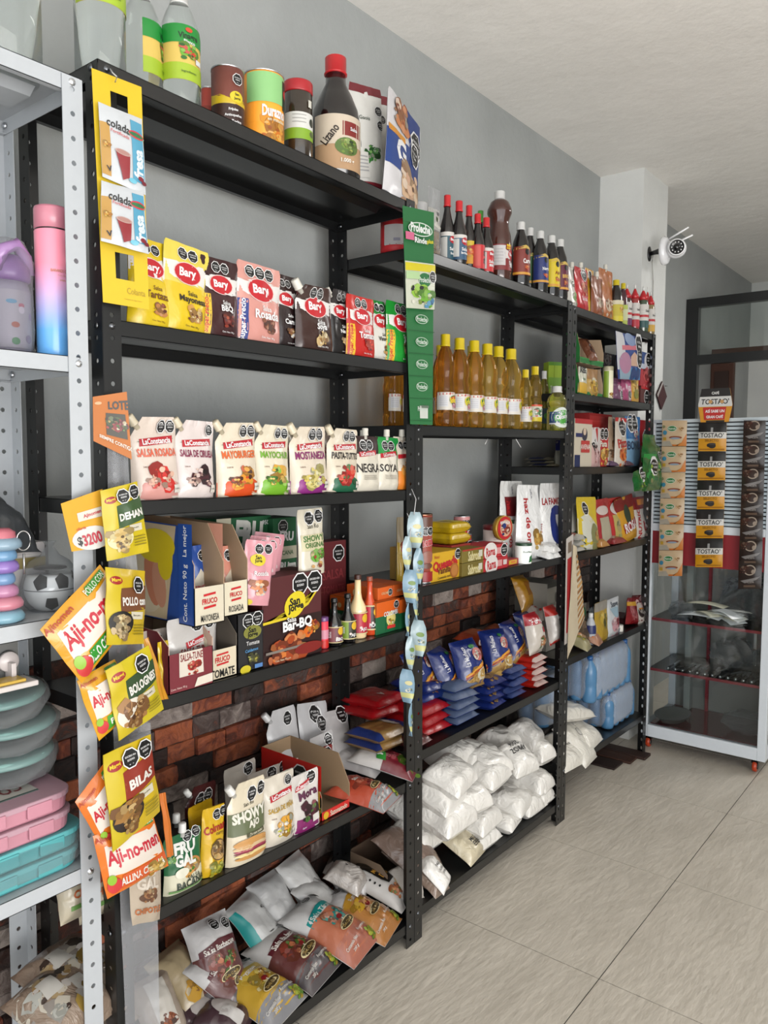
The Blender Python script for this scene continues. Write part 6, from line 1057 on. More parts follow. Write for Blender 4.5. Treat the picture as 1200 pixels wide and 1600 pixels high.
# fifth shelf of the far rack
for k, (y, z, s, lb) in enumerate(((2.80, 0, .145, 'lower grey carton at the back left of the far rack'), (2.79, .146, .125, 'upper grey carton at the back left of the far rack'))):
    carton(Vector((-.18, y, C2(2.8) + .001 + z)), s, .14, .14 if k == 0 else .12, 'a8a49a', lb, [('r', -1, 1, .85, 1, '3a3a34'), ('e', .2, .5, .08, .16, '5a5a52'), ('t', -.2, .3, .1, 'FRAGIL', '6a6a62', 0, .4, .01)], group='grey cartons on the far rack')
pouch(899, 917, 945, C2, 'green and white bag of grains at the left end of the fifth shelf', X=-.10, body='98948a', t=.05, items=[('e', 0, .8, .4, .2, '2f7a4a'), ('t', 0, .5, .35, 'ELZ', '2a2a24', -.3, .8, .04), ('r', -1, 1, 0, .3, '6a5a44')], name='grain_bag')
pouch(902, 922, 970, C2, 'dark brown bag of spices with an orange foot', X=-.05, body='54402c', t=.05, items=[('f', 0, .5, .6, ('6a5438', '4a3826', '7a6244'), 2), ('r', -1, 1, 0, .15, 'c05a24')], name='spice_bag', cat='bag')
pouch(920, 934, 948, C2, 'grey clear-wrapped bundle behind the blue and white bottle', X=-.13, body='64707a', t=.05, items=[], name='wrapped_bundle', cat='bundle')
bottle(915, 931, 958, C2, 'small navy and white bottle with a white cap', 'soda', 'c8ccd4', 'f0f0f0', (.02, .62, 'c4c8d0'), [('r', -1, 1, .55, 1, '1f2c6a'), ('f', 0, .3, .3, ('8a90a0', 'e0e0e4', '4a4a5a'), 2)], X=-.035, kind='plastic', name='sauce_bottle')
pouch(929, 949, 940, C2, 'golden olive pouch with a clear crumpled top', X=-.03, body='b8962c', t=.045, items=[('r', -1, 1, .78, 1, '9a948a'), ('f', 0, .5, .4, ('c8a83a', '8a8a2a', 'd8c060'), 2), ('e', .1, .45, .1, .12, '4a4a1c')], name='oil_pouch', cat='pouch')
pouch(946, 967, 935, C2, 'white and pale blue refill pouch with pink flowers', X=-.035, body='d8dce0', t=.045, items=[('p', [(-.5, .75), (.8, .75), (.5, .45), (0, .5)], 'a0bccc'), ('f', 0, .2, .45, ('d8a0a8', 'b02030', 'e8d0d4'), 2), ('t', .2, .84, .16, 'Suave', '2a3a4a', 0, .6, .02), ('r', .4, 1, 0, .12, '5a7a9a')], name='detergent_pouch', cat='pouch')
tin(962, 974, 976, C2, 'small plain white cup beside the refill pouch', 'c8c4bc', [], X=-.03, rim=False, lid='d0ccc4', lidk='plastic', name='plastic_cup', cat='cup')
P_ = onX(975, 985, -.10)
carton(Vector((-.12, P_.y, C2(3.2) + .001)), .14, .10, .022, '581820', 'flat dark red pack lying beside the coffee bag')
for k, (a, b, v, X, lb) in enumerate(((978, 1010, 934, -.04, 'shiny red coffee bag with two white cups printed on it'), (986, 1016, 930, -.10, 'second shiny red coffee bag behind the first'))):
    pouch(a, b, v, C2, lb, 'red coffee bags at the right end of the fifth shelf', X=X, body='9a0f1a', t=.06, roll=.12, kind='foil', items=[('r', -1, -.2, .7, .85, 'e0a82c'), ('t', .2, .72, .2, 'Cafe', 'e8c0c0', .05, .7, .03), ('e', .0, .36, .18, .2, 'dcd4cc'), ('e', .0, .42, .15, .08, '2a1412'), ('e', .65, .46, .16, .18, 'dcd4cc'), ('r', -.1, .4, .55, .6, 'e0902c')], name='coffee_bag', cat='coffee bag')
gvg = 'small vegetable-print packs lying at the left edge of the fifth shelf'
for k, (u, v, c, it, lb) in enumerate(((900, 1018, 'a8a078', [('f', 0, .5, .5, ('c8c040', '4a6a2a', 'd8d0a0'), 2)], 'olive and cream pack at the far left edge'), (918, 1008, 'b88468', [('f', -.4, .5, .4, ('e07a2c', 'e89040', 'c85a1c'), 2), ('f', .5, .5, .3, ('b8a090', '8a6a5a'), 3)], 'orange and brown pack beside the olive one'), (905, 1000, 'b08a60', [('f', 0, .5, .4, ('e07a2c', 'c8601c'), 4)], 'orange-spotted pack behind the other two'))):
    p = onX(u, v, -.05); pillow((-.05 - .03 * (k == 2), p.y, C2(p.y) + .012 + .02 * (k == 2)), .09, .11, .04, lb, body=c, rot=(.35, 0, HALF + .2), seed=k + 60, group=gvg, items=it, name='spice_pack', cat='packet', nz=.004)
# bottom shelf of the far rack: wrapped packs of blue bottles and white bags
def wrapped(P, w, d, h, nx, ny, label, bl='5a94c4', lie=False):
    r = thing('water_pack', label, 'wrapped bottle pack', P, (0, 0, HALF), 'plastic-wrapped packs of blue bottles')
    first = None; rx = w / nx / 2 * .95
    for i in range(nx):
        for j in range(ny):
            if first is None:
                m = MB()
                m.lathe([(.001, 0), (rx * .9, 0), (rx, .01), (rx, h * .3), (rx * .93, h * .34), (rx, h * .38), (rx, h * .6), (rx * .9, h * .72), (rx * .4, h * .86), (rx * .36, h * .88)], M(bl, 'plastic'), 12)
                m.lathe([(rx * .42, h * .87), (rx * .42, h * .96)], M('2a6ab0', 'plastic'), 10)
                first = m.build('bottle', r); o = first
            else: o = first.copy(); COL.objects.link(o); o.parent = r
            o.location = (-w / 2 + w * (i + .5) / nx, -d / 2 + d * (j + .5) / ny, .003)
    m = MB(); s = w * 37
    def W(a, b):      # crinkled clear wrap
        t = a * pi; ph = (b - .5) * pi; q = lambda v, e: (abs(v) ** e) * (1 if v > 0 else -1)
        x = q(cos(t), .45) * q(cos(ph), .35) * (w / 2 + .008); y = q(sin(t), .45) * q(cos(ph), .35) * (d / 2 + .006); z = h / 2 + q(sin(ph), .45) * (h / 2 + .006)
        n = noise.noise(Vector((x * 30 + s, y * 30, z * 30))) * .004
        return (x * (1 + n * 4), y * (1 + n * 4), max(.001, z + n))
    m.grid(W, 36, 18, M('e8f2fa', 'wrap')); m.build('plastic_wrap', r); return r
zc1 = C1(3.1)
wrapped(Vector((-.135, 3.33, zc1 + .001)), .30, .22, .16, 5, 4, 'lower clear-wrapped pack of blue bottles at the right end, bottom shelf')
wrapped(Vector((-.135, 3.20, zc1 + .165)), .44, .22, .20, 7, 4, 'large clear-wrapped pack of blue bottles on top of the lower one')
wrapped(Vector((-.19, 2.86, zc1 + .10)), .20, .14, .20, 3, 2, 'blue bottle pack at the left behind the white bags')
carton(Vector((-.19, 2.86, zc1 - .003)), .2, .13, .10, '4a4440', 'dark box under the left blue bottle pack')
gwb = 'white rice sacks on the bottom shelf of the far rack'
for k, (y, z, w, h, t, rx, rz, X, lb, it) in enumerate(((2.76, .012, .16, .17, .06, .55, -.1, -.07, 'white rice sack leaning at the far left', [('t', .4, .5, .07, 'Arroz', '3a3a3a', 0, .3, .01)]), (2.86, .02, .15, .19, .06, .75, .1, -.06, 'white rice sack with a handwritten circle, facing out', [('e', .3, .62, .10, .12, '2a2a2a'), ('e', .3, .62, .085, .105, 'e4e1da'), ('t', .5, .35, .08, '250', '2a2a2a', 0, .3, .01)]), (2.95, .02, .17, .17, .07, .4, .1, -.08, 'white rice sack bulging at the right of the circled one', []), (2.86, .13, .28, .13, .06, .15, -.1, -.09, 'long white rice sack lying on top of the others', []))):
    pillow((X, y, zc1 + z), w, h, t, lb, body='dedad0', kind='bag', rot=(rx, 0 if k != 3 else .18, HALF + rz), seed=150 + k, group=gwb, items=it, name='rice_sack', cat='rice sack', nz=.006, asym=.6)

# ================================================================== HANGING STRIPS
def H4(pts, X=.01):
    """TL, TR, BR, BL pixel corners (optionally with own X) -> BL, BR, TR, TL points"""
    q = [onX(p[0], p[1], p[2] if len(p) > 2 else X) for p in pts]; return [q[3], q[2], q[1], q[0]]
yc = M('e8c400', 'card')
o = patch(H4([(143, 106, .012), (221, 136, .03), (233, 484, .03), (161, 472, .012)]), 'tall bright yellow hanging card with two cut-out windows at the top left post', 'hanging card', 'hanging_card', yc, holes=[(-.28, .42, .845, .93), (-.36, .42, .12, .235)], na=20, nb=60,
    items=[('t', .45, .07, .13, 'Colanta', 'b89a00', 0, .4, .005), ('t', .3, .03, .035, 'Conserve en lugar fresco', 'b89a00', 0, .5, .002)])
MB().tube([onX(180, 128, .03) + Vector((0, 0, .0)), onX(183, 120, .045), onX(176, 114, .02), onX(172, 108, .004)], .0013, M('e8e8e8', 'plastic')).build('tie', o, Vector((0, 0, 0)) - o.location)
sach = [('r', -1, -.6, .05, .75, 'c89a4a'), ('r', .38, .95, .12, .92, '5aa8c8'), ('t', -.2, .76, .18, 'colada', '2a2a2a', -.1, .52, .02), ('t', .66, .36, .24, 'fresa', 'e8f4fa', HALF, .8, .04), ('e', .62, .72, .2, .07, '8ac0a0'), ('e', .62, .73, .19, .08, 'd8344a'), ('e', .62, .73, .17, .045, '2f7a4a'), ('t', -.15, .66, .07, 'Fortificada', 'd85a5a', -.1, .5, .01),
        ('p', [(-.42, .42), (.25, .40), (.2, .12), (-.1, .06)], '98242c'), ('e', -.08, .42, .18, .06, 'c8a8a0'), ('e', -.08, .42, .15, .045, 'b88a80'), ('e', .75, .17, .07, .05, '8a2030'), ('e', .9, .13, .06, .045, '7a1c2c'), ('e', .35, .1, .09, .05, '6ac0d8'), ('t', -.7, .14, .12, 'V', '1c1c2c', .2, .2, .03), ('f', -.78, .45, .1, ('e0a030', 'e8c060', 'b87020'), 3)]
gsa = 'white strawberry drink sachets on the yellow card'
patch(H4([(153, 159, .022), (222, 186, .036), (228, 305, .038), (160, 276, .024)]), 'upper white drink sachet with a red mug on the yellow card', 'sachet', 'drink_sachet', M('d4d8dc', 'film'), sach, bulge=.006, group=gsa, wav=.002)
patch(H4([(158, 282, .024), (224, 300, .037), (232, 397, .046), (158, 376, .030)]), 'lower white drink sachet with a red mug on the yellow card', 'sachet', 'drink_sachet', M('d4d8dc', 'film'), sach, bulge=.006, group=gsa, wav=.002, seed=2)
patch(H4([(145, 620, .006), (198, 612, .03), (206, 718, .03), (146, 689, .008)]), 'orange hanging card with food pictures above the noodle packets', 'hanging card', 'hanging_card', M('c8742a', 'card'), items=[('e', -.7, .85, .1, .05, 'e8b080'), ('t', .45, .8, .22, 'LOTE', '2a2a2a', .0, .6, .04), ('p', [(-.3, .25), (.85, .28), (.8, .66), (-.3, .66)], '34301c'), ('f', .0, .48, .28, ('4a5a2a', 'a83a34', 'd8b070', '2a2a1c'), 2), ('f', .55, .48, .25, ('8a2a34', '5a7a3a', 'c8c0a0'), 4), ('t', .2, .16, .1, 'SIEMPRE CONTIGO', 'f0e8dc', -.05, .9, .02)])
gcs = 'long clear plastic hanging strips at the left post'
for k, (pts, lb) in enumerate(((((166, 690, .012), (200, 700, .02), (232, 1130, .02), (172, 1130, .012)), 'upper clear plastic hanging strip holding the noodle packets'), (((176, 1130, .010), (236, 1130, .024), (252, 1640, .03), (198, 1640, .015)), 'lower clear plastic hanging strip, empty towards the floor'))):
    patch(H4(pts), lb, 'hanging strip', 'hanging_strip', M('eef0f2', 'sheet'), group=gcs, wav=.006, na=8, nb=24, seed=k)
patch(H4([(95, 787, .02), (160, 764, .03), (176, 852, .03), (112, 862, .02)]), 'yellow price card with a red handwritten 3200', 'price card', 'price_card', M('ecae10', 'card'), items=[('e', .05, .20, .46, .28, 'e8e4dc'), ('r', -.4, .9, .55, .72, 'e8e0d0'), ('t', .3, .63, .11, 'Ajinomen', 'c83040', .06, .6, .03), ('t', -.35, .42, .07, 'oferta', 'd8501c', .05, .4, .02), ('t', -.52, .17, .24, '$', '1c1c1c', .05, .12, .03), ('t', .08, .19, .28, '3200', 'c8203a', .1, .46, .03)])
def maggi(dish, dc, band, noodles=('d8b060', 'c89a48', 'e8cc88'), oc=((-.05, .86), (.6, .88))):
    it = [('r', -1, -.35, 0, 1, 'd8c020'), ('p', [(-.4, .42), (1, .48), (1, .80), (-.4, .74)], band), ('e', -.62, .84, .14, .08, 'a81c20'), ('t', -.62, .84, .09, 'Maggi', 'f0d020', .05, .22, .03), ('t', .3, .58, .17, dish, 'f4f0e8', .06, .62, .04), ('r', .1, .75, .34, .44, 'e0d8c0'), ('t', .4, .39, .045, 'Base para', '3a3a2a', 0, .3, .01),
          ('e', -.35, .28, .30, .24, dc), ('f', -.35, .28, .36, noodles, len(dish)), ('f', -.2, .18, .24, noodles, 9)] + plainstripes(.55, .26, 4, .3, '8a7a10', .04)
    return it + [('o', a, b, .15) for a, b in oc]
def ramen(fl, side, base='e8a810'):
    return [('p', [(-.85, .30), (.9, .30), (.95, .80), (-.8, .80)], 'f0e4d8'), ('t', .05, .56, .30, 'Aji-no-men', 'cc2238', 0, .86, .03), ('p', [(-.6, .06), (1, .06), (1, .28), (-.5, .28)], side), ('t', .1, .17, .13, fl, 'f4f4ec', 0, .8, .03), ('f', .6, .10, .2, ('e0b858', 'c89a3c', 'e8d090'), 3), ('e', -.75, .16, .10, .12, 'd83a3a'), ('e', -.8, .26, .06, .08, '9ac83a'), ('t', -.6, .9, .10, 'Ajinomen', 'b83a20', 0, .5, .02), ('p', [(.2, .86), (.9, .86), (.9, .97), (.3, .97)], '3a8a2c'), ('t', .55, .91, .07, 'POLLO CON', 'f0f0e0', 0, .34, .01)]
gmg2 = 'yellow seasoning sachets hanging at the left post'; gaj = 'noodle packets hanging at the left post'
def hp(pts, lb, nm, col, it, grp, b=.009, seed=0, cat='packet'): return patch(H4(pts), lb, cat, nm, M(col, 'film'), it, bulge=b, group=grp, wav=.004, seed=seed, na=12, nb=14)
hp([(62, 984, .055), (157, 882, .045), (212, 962, .055), (128, 1068, .07)], 'upper yellow noodle packet tilted steeply over the white rack post', 'noodle_packet', 'e8a410', ramen('POLLO CON VERDURA', '2f9a2c'), gaj, .014, 1)
hp([(119, 1064, .05), (178, 1030, .045), (214, 1100, .05), (156, 1158, .06)], 'second yellow noodle packet, lower half hidden by the green-banded sachet', 'noodle_packet', 'e8a810', ramen('POLLO', '4aa82c'), gaj, .012, 2)
hp([(117, 1253, .05), (172, 1180, .045), (216, 1262, .05), (166, 1332, .06)], 'orange noodle packet tilted behind the dark bean-print sachet', 'noodle_packet', 'e8781a', ramen('GALLINA', 'd8542c'), gaj, .012, 3)
hp([(144, 1306, .055), (238, 1268, .06), (262, 1352, .065), (168, 1405, .065)], 'orange noodle packet with large red lettering, lowest of all', 'noodle_packet', 'ec7a1c', ramen('GALLINA CRIOLLA', 'e0602c'), gaj, .014, 4)
hp([(157, 767, .045), (215, 752, .05), (232, 862, .05), (168, 877, .05)], 'yellow sachet with a dark green band next to the price card', 'seasoning_sachet', 'dcc41c', maggi('DEHAN', 'e8e0b0', '3c5a30', ('e0c078', 'c8a050', 'f0dca0', '8a6a3a')), gmg2, .007, 5)
hp([(165, 886, .075), (226, 892, .06), (225, 1006, .06), (166, 1008, .08)], 'yellow sachet with a brown band and mushroom picture', 'seasoning_sachet', 'd4b41c', maggi('POLLO con', '1c1814', '7a4a2c', ('c8b080', 'e0d0a0', '8a7048'), oc=((.45, .80),)), gmg2, .007, 6)
hp([(165, 1048, .07), (232, 1008, .06), (256, 1108, .06), (186, 1158, .075)], 'yellow sachet with a dark green band and meat sauce picture', 'seasoning_sachet', 'd8c41c', maggi('BOLOGNES', 'e8e0d0', '34502c', ('a87840', 'c89858', '7a4a24'), oc=((.4, .84),)), gmg2, .007, 7)
hp([(160, 1180, .075), (235, 1147, .065), (251, 1268, .065), (176, 1332, .08)], 'yellow sachet with a red-brown band and nut-like pasta picture', 'seasoning_sachet', 'd8b81c', maggi('BILAS', '241610', '98301c', ('a87838', 'c8a060', '7a5224')), gmg2, .007, 8)
hp([(224, 1000, .03), (233, 995, .03), (263, 1092, .02), (250, 1094, .03)], 'narrow folded edge of a golden packet behind the meat sauce sachet', 'noodle_packet', 'e09a1c', (), gaj, .003, 9)
hp([(250, 1240, .03), (258, 1238, .03), (272, 1336, .02), (263, 1340, .03)], 'narrow folded edge of an orange packet left of the green pouch', 'noodle_packet', 'e07a24', (), gaj, .003, 10)
hp([(200, 1342, .045), (250, 1330, .035), (251, 1437, .03), (206, 1446, .04)], 'clear-wrapped beige chipotle sauce pouch inside the hanging strip', 'sauce_pouch', 'c8b8a4', [('t', 0, .78, .3, 'FRU', 'e4d8c8', -.06, .6, .05), ('t', 0, .60, .3, 'GAL', 'e4d8c8', -.06, .7, .05), ('e', 0, .40, .3, .12, '6a4a38'), ('f', 0, .42, .28, ('a87850', 'd8b890', '8a5a3c'), 2), ('t', 0, .2, .17, 'CHIPOTLE', 'c8703a', 0, .85, .03)], None, .008, 11, 'sauce pouch')
gr = M('1c7038', 'card')
logos = [('p', [(-1, .93), (1, .93), (1, .932), (-1, .932)], '12502a')]
for i in range(7): logos += [('e', .05, .02 + .105 * i + .055, .24, .028 * 7.5 * .55 * 1.0, 'c8dcc8'), ('e', .05, .02 + .105 * i + .055, .22, .10, '1c7038'), ('t', .05, .02 + .105 * i + .055, .12, 'Proleche', 'e0ece0', 0, .38, .02), ('r', -1, 1, .105 * i + .018, .105 * i + .021, '145a2c')]
logos[1 + 0:1 + 2] = [('r', -.15, .55, .03, .09, 'd8dcd4')]; logos += plainstripes(.2, .085, 1, .3, '6a7a6a')
logos += [('e', .0, .905, .40, .17, 'dce8dc'), ('e', .0, .905, .37, .145, '1c7038'), ('t', .0, .91, .22, 'Proleche', 'f0f4f0', -.02, .64, .04), ('t', -.0, .855, .14, 'Rinde', 'f0f4f0', 0, .4, .03), ('t', .62, .855, .13, 'plus', 'e8d820', .1, .3, .03), ('r', -1, -.45, .85, .885, 'd86a90')]
patch(H4([(629, 321, .006), (678, 332, .02), (676, 664, .02), (641, 663, .008)]), 'long green hanging card strip with white oval logos on the post between the racks', 'hanging card', 'hanging_card', gr, logos, na=6, nb=20)
patch(H4([(633, 407, .016), (680, 413, .03), (679, 484, .03), (635, 481, .018)]), 'green, yellow and white milk powder sachet clipped on the green strip', 'sachet', 'milk_sachet', M('d8dcc8', 'film'), [('r', -1, 1, .8, .97, 'e0d020'), ('e', .2, .62, .22, .16, '1c7038'), ('t', .2, .62, .12, 'Proleche', 'e8f0e8', 0, .4, .02), ('f', -.3, .3, .35, ('9ac840', 'e8ecd8', 'b8d860', '2a2a2a'), 2), ('f', .4, .2, .35, ('7ab83a', 'c8d8a0', '5a9ac0'), 5), ('o', .75, .7, .13), ('r', -1, -.2, .62, .78, 'b8d8a0')], bulge=.005)
# curled pale-blue sachets on two strings
gst = 'curled pale blue sachet strips tied to the post'
for c, (col, u0, u1, us, v0, v1, n, lb) in enumerate((('8db0c6', 632, 646, 640, 838, 1150, 6, 'left curled strip of pale blue milk sachets hanging at the middle post'), ('98b8c8', 643, 659, 647, 800, 1025, 4, 'right curled strip of pale blue sachets, shorter, at the middle post'))):
    r = thing('sachet_strip', lb, 'hanging strip', onX(us, v1, .02), (0, 0, 0), gst); base = r.location.copy()
    L = (v1 - v0) / n
    for k in range(n):
        va, vb = v0 + L * k, v0 + L * (k + 1); wv = [0, .6, .95, 1, .8, .15]; cx = us + (3 if k % 2 else -2) + (-2 if c == 0 else 4)
        m = MB(); X0 = .02
        def S(a, b, off=0, va=va, vb=vb, cx=cx, k=k):
            i = b * 5; j = min(4, int(i)); f = i - j; ww = (wv[j] * (1 - f) + wv[j + 1] * f) * (u1 - u0) * .41; tw = .5 + 1.4 * sin(k * 2.1 + c)
            p = onX(cx + a * ww, vb + (va - vb) * b, X0); return (p.x + a * .008 * tw + .006 * (1 - a * a) + off, p.y, p.z)
        m.grid(lambda a, b: Vector(S(a, b)) - base, 6, 10, M(col if k % 3 else 'b0c8d0', 'film'))
        m.ink([('r', -1, 1, .15, .3, 'd8d890'), ('e', 0, .6, .25, .2, '7a9a4a' if k % 2 else 'e0d8a0'), ('f', .1, .4, .3, ('e8ecd8', '5a9ac8', '4a6a30'), k)], lambda a, b, off=0: Vector(S(a, b, off)) - base, .02, .06); m.build('sachet', r)
    MB().tube([onX(us, v0 + 4, .02) - base, onX(us + 3, v0 - 20, .012) - base, onX(us - 4, v0 - 36, .003) - base], .0012, M('e0e0e0', 'plastic')).build('tie', r)
# strips at the left post of the far rack
gfs = 'narrow hanging strips at the left post of the far rack'
patch(H4([(885, 842, .012), (896, 834, .02), (893, 1000, .02), (882, 1008, .012)]), 'white and red narrow hanging card at the left post of the far rack', 'hanging card', 'hanging_card', M('c8c0b8', 'card'), [('r', -.6, .5, .1, .8, 'a82024'), ('r', -.5, .5, .85, .95, '7a6a5a')], group=gfs)
r_ = patch(H4([(894, 850, .02), (902, 855, .03), (914, 965, .03), (886, 1030, .02)]), 'beige strip of small scalloped sachets curving at the left post of the far rack', 'hanging strip', 'sachet_strip', M('cfc0a4', 'paper'), [('r', .3, 1, .02 + .07 * i, .055 + .07 * i, ('9a6a3c', 'c89a60')[i % 2]) for i in range(13)], group=gfs, wav=.006, nb=20)
# glossy green sachets at the right end of the far rack
rg = thing('sachet_bunch', 'bunch of glossy green sachets hanging from the right end of the far rack', 'hanging sachets', onX(1012, 765, .03)); bs = rg.location.copy()
for k, pts in enumerate(([(1004, 678, .03), (1024, 680, .035), (1028, 722, .035), (1002, 722, .03)], [(1004, 715, .035), (1030, 715, .04), (1031, 765, .04), (1004, 768, .035)], [(988, 738, .03), (1010, 730, .03), (1012, 765, .035), (992, 768, .03)], [(1020, 690, .03), (1032, 700, .03), (1034, 762, .035), (1024, 764, .035)])):
    o = patch(H4(pts), None, None, 'sachet', M('12742e', 'foil'), [('f', .1, .5, .35, ('2a9a44', '9ab82a', '0c5420', 'c8c890'), k), ('o', .2, .75, .2)] if k else [('r', -.8, .8, .1, .3, '2a9a44')], bulge=.009, wav=.006, seed=k); o.parent = rg; o.location = o.location - bs
# small plastic ties under shelves
for k, (a, b, lb) in enumerate((((762, 686), (758, 694), 'short white plastic tie under the oil shelf, left'), ((806, 686), (814, 699), 'white plastic tie under the oil shelf, right'))):
    p = onX(*a, -.003); q = onX(*b, .004); m = MB().tube([Vector((0, 0, 0)), q - p], .0014, M('d8d8d8', 'plastic')); tag(m.build('plastic_tie', None, p), lb, 'tie')

# ================================================================== WHITE RACK CONTENTS
W = lambda i: (lambda y: WHI[i][0] + (WHI[i][1] - WHI[i][0]) * (y + .16) / .91)
P, H = front_pt(52, 109, 327, W(2), -.06); R = pxw(52, 109, P) / 2
th = thing('vacuum_flask', 'pink to blue gradient vacuum flask on the white rack', 'flask', (P.x, P.y, P.z + .0005), (0, 0, HALF))
gm_ = bpy.data.materials.new('pink_blue_fade'); gm_.use_nodes = True; nt = gm_.node_tree; b_ = nt.nodes['Principled BSDF']; tc = nt.nodes.new('ShaderNodeTexCoord'); sp_ = nt.nodes.new('ShaderNodeSeparateXYZ'); rp = nt.nodes.new('ShaderNodeValToRGB'); mr = nt.nodes.new('ShaderNodeMath'); mr.operation = 'DIVIDE'; mr.inputs[1].default_value = H
nt.links.new(tc.outputs['Object'], sp_.inputs[0]); nt.links.new(sp_.outputs['Z'], mr.inputs[0]); nt.links.new(mr.outputs[0], rp.inputs['Fac']); nt.links.new(rp.outputs['Color'], b_.inputs['Base Color']); b_.inputs['Roughness'].default_value = .25
rp.color_ramp.elements[0].position = .18; rp.color_ramp.elements[0].color = rgb('5a98d0'); rp.color_ramp.elements[1].position = .62; rp.color_ramp.elements[1].color = rgb('e2889c'); e_ = rp.color_ramp.elements.new(.4); e_.color = rgb('b09ac4')
m = MB(); m.lathe([(R * .97, 0), (R, .002), (R, H * .84), (R * .97, H * .845)], gm_, 32); cyl = lambda a, b, off=0: ((R + .0004 + off) * sin(a * 1.2), -(R + .0004 + off) * cos(a * 1.2), b * H)
m.ink([('t', 0, .57, .07, 'BARANDS COMES', 'c8803c', 0, .52, .01), ('t', .0, .54, .03, 'From nature', 'd8a060', 0, .3, .005), ('t', 0, .51, .05, 'smile', 'd8a04a', 0, .3, .005)], cyl, 2.4 * R, H); m.build('flask_body', th)
MB().lathe([(R * .93, H * .845), (R * .93, H * .855), (R, H * .86), (R, H * .985), (R * .96, H)], M('e48fa2', 'plastic'), 32).build('cap', th)
MB().lathe([(R * .94, H * .842), (R * .94, H * .858)], M('1a1414', 'plastic'), 32).build('seal_ring', th)
# lilac kids bottle in a clear bag
P, H = front_pt(-32, 50, 372, W(2), -.09); R = pxw(-32, 50, P) / 2
kb = thing('drinking_bottle', 'lilac children’s drinking bottle with printed stickers inside a clear bag', 'bottle', (P.x, P.y, P.z + .0005), (0, 0, HALF))
m = MB(); m.lathe([(R * .8, 0), (R * .86, .004), (R * .88, H * .55), (R * .8, H * .62)], M('aaa2b4', 'plastic'), 28); cy2 = lambda a, b, off=0: ((R * .885 + off) * sin(a * 1.5), -(R * .885 + off) * cos(a * 1.5), b * H * .55)
m.ink([('r', -1, 1, .1, .98, 'b8b2bc'), ('e', .1, .75, .05, .03, 'c06a80'), ('e', .1, .68, .05, .05, 'd8d0dc'), ('e', -.2, .8, .08, .03, '6aa0c0'), ('e', -.1, .45, .06, .04, 'b06050'), ('e', .35, .25, .07, .06, '8a7a9a'), ('e', -.1, .2, .06, .05, '4a8a5a'), ('e', .45, .6, .05, .05, 'a890b8')], cy2, 3 * R, H * .55); m.build('bottle_body', kb)
m = MB(); m.lathe([(R * .8, H * .62), (R * .92, H * .64), (R * .92, H * .74), (R * .6, H * .84), (R * .3, H * .86)], M('9a6ab0', 'plastic'), 28); m.build('lid', kb)
MB().tube([(-R * .7, -R * .5, H * .7), (-R * .5, -R * .7, H * .86), (R * .1, -R * .6, H * .93), (R * .6, -R * .4, H * .84), (R * .75, -R * .3, H * .70)], .011, M('b48ac4', 'plastic'), 10).build('carry_loop', kb)
m = MB(); m.lathe([(R * .95, .0), (R * 1.02, H * .2), (R, H * .6), (R * 1.05, H * .8), (R * .7, H * .97), (R * .2, H)], M('e0e0e4', 'clear'), 24, fn=lambda v: (v[0] * (1 + .06 * noise.noise(Vector(v) * 30)), v[1] * (1 + .06 * noise.noise(Vector(v) * 33)), v[2])); m.build('clear_bag', kb)
# second level: box with gold band under a dark bag, popping toy, football tub
carton(Vector((-.16, onX(2, 870, -.16).y - .01, W(1)(.5) + .001)), .12, .12, .12, 'b8b4b4', 'white box with a gold band at the left edge', [('r', -1, 1, .62, .78, '8a7a44'), ('r', -1, 1, .8, .82, 'd0ccc8')])
pillow((-.16, .62, W(1)(.5) + .123), .15, .18, .09, 'dark grey plastic-wrapped parcel on top of the gold-banded box', body='3c3f42', kind='film', rot=(.3, .1, HALF), seed=160, name='wrapped_parcel', cat='parcel', nz=.012)
P, H = front_pt(-36, 36, 826, W(1), -.035); R = pxw(-36, 36, P) / 2
cp = thing('collapsible_bottle', 'pink, blue and purple marbled folding silicone bottle with a metal key ring', 'bottle', (P.x, P.y, P.z + .0005), (0, 0, HALF))
m = MB(); rings = [('8ab8cc', .0, 1.0), ('d88a9c', .14, .95), ('c88ab0', .27, .75), ('7aa0cc', .40, .62), ('9a7ac8', .53, .8), ('7aa8d0', .65, .72), ('98b4c8', .77, .95)]
for c, z, r_w in rings: m.lathe([(R * r_w * .72, z * H), (R * r_w * .98, (z + .03) * H), (R * r_w, (z + .07) * H), (R * r_w * .9, (z + .11) * H), (R * r_w * .66, (z + .14) * H)], M(c, 'plastic'), 26)
m.build('silicone_body', cp); MB().lathe([(R * .7, H * .78), (R * .72, H * .84), (R * .66, H * .96), (R * .4, H)], M('d87a88', 'plastic'), 24).build('cap', cp)
kr = onX(35, 846, -.02) - P; ringp = [(R * .9 + .012 * cos(t), -.015, H * .86 + .016 * sin(t)) for t in [2 * pi * i / 20 for i in range(20)]]
MB().tube(ringp, .0011, M('c8c8c8', 'steel'), 8, True).build('key_ring', cp); MB().tube([(R * .9, -.015, H * .72), (R * .9, -.015, H * .5)], .0018, M('c8c8c8', 'steel'), 6).build('ring_chain', cp)
P, H = front_pt(35, 121, 872, W(1), -.075); R = pxw(35, 121, P) / 2; P.z = W(1)(P.y)
fb = thing('football_tub', 'black and white football-shaped lunch tub in a clear bag', 'tub', (P.x, P.y, P.z + .0008), (0, 0, HALF - .25)); Hh = R * 1.35
def sph(a, b, off=0): # b 0..1 from bottom to equator+top
    ph = -1.05 + b * 1.75; q = R + off; return (q * cos(ph) * sin(a * 1.5), -q * cos(ph) * cos(a * 1.5), R * .87 + q * sin(ph))
m = MB(); pr = [(max(.001, R * cos(ph)), R * .87 + R * sin(ph)) for ph in [-1.05 + 1.6 * i / 18 for i in range(19)]]; m.lathe(pr, M('e4e4e4', 'glossy'), 32)
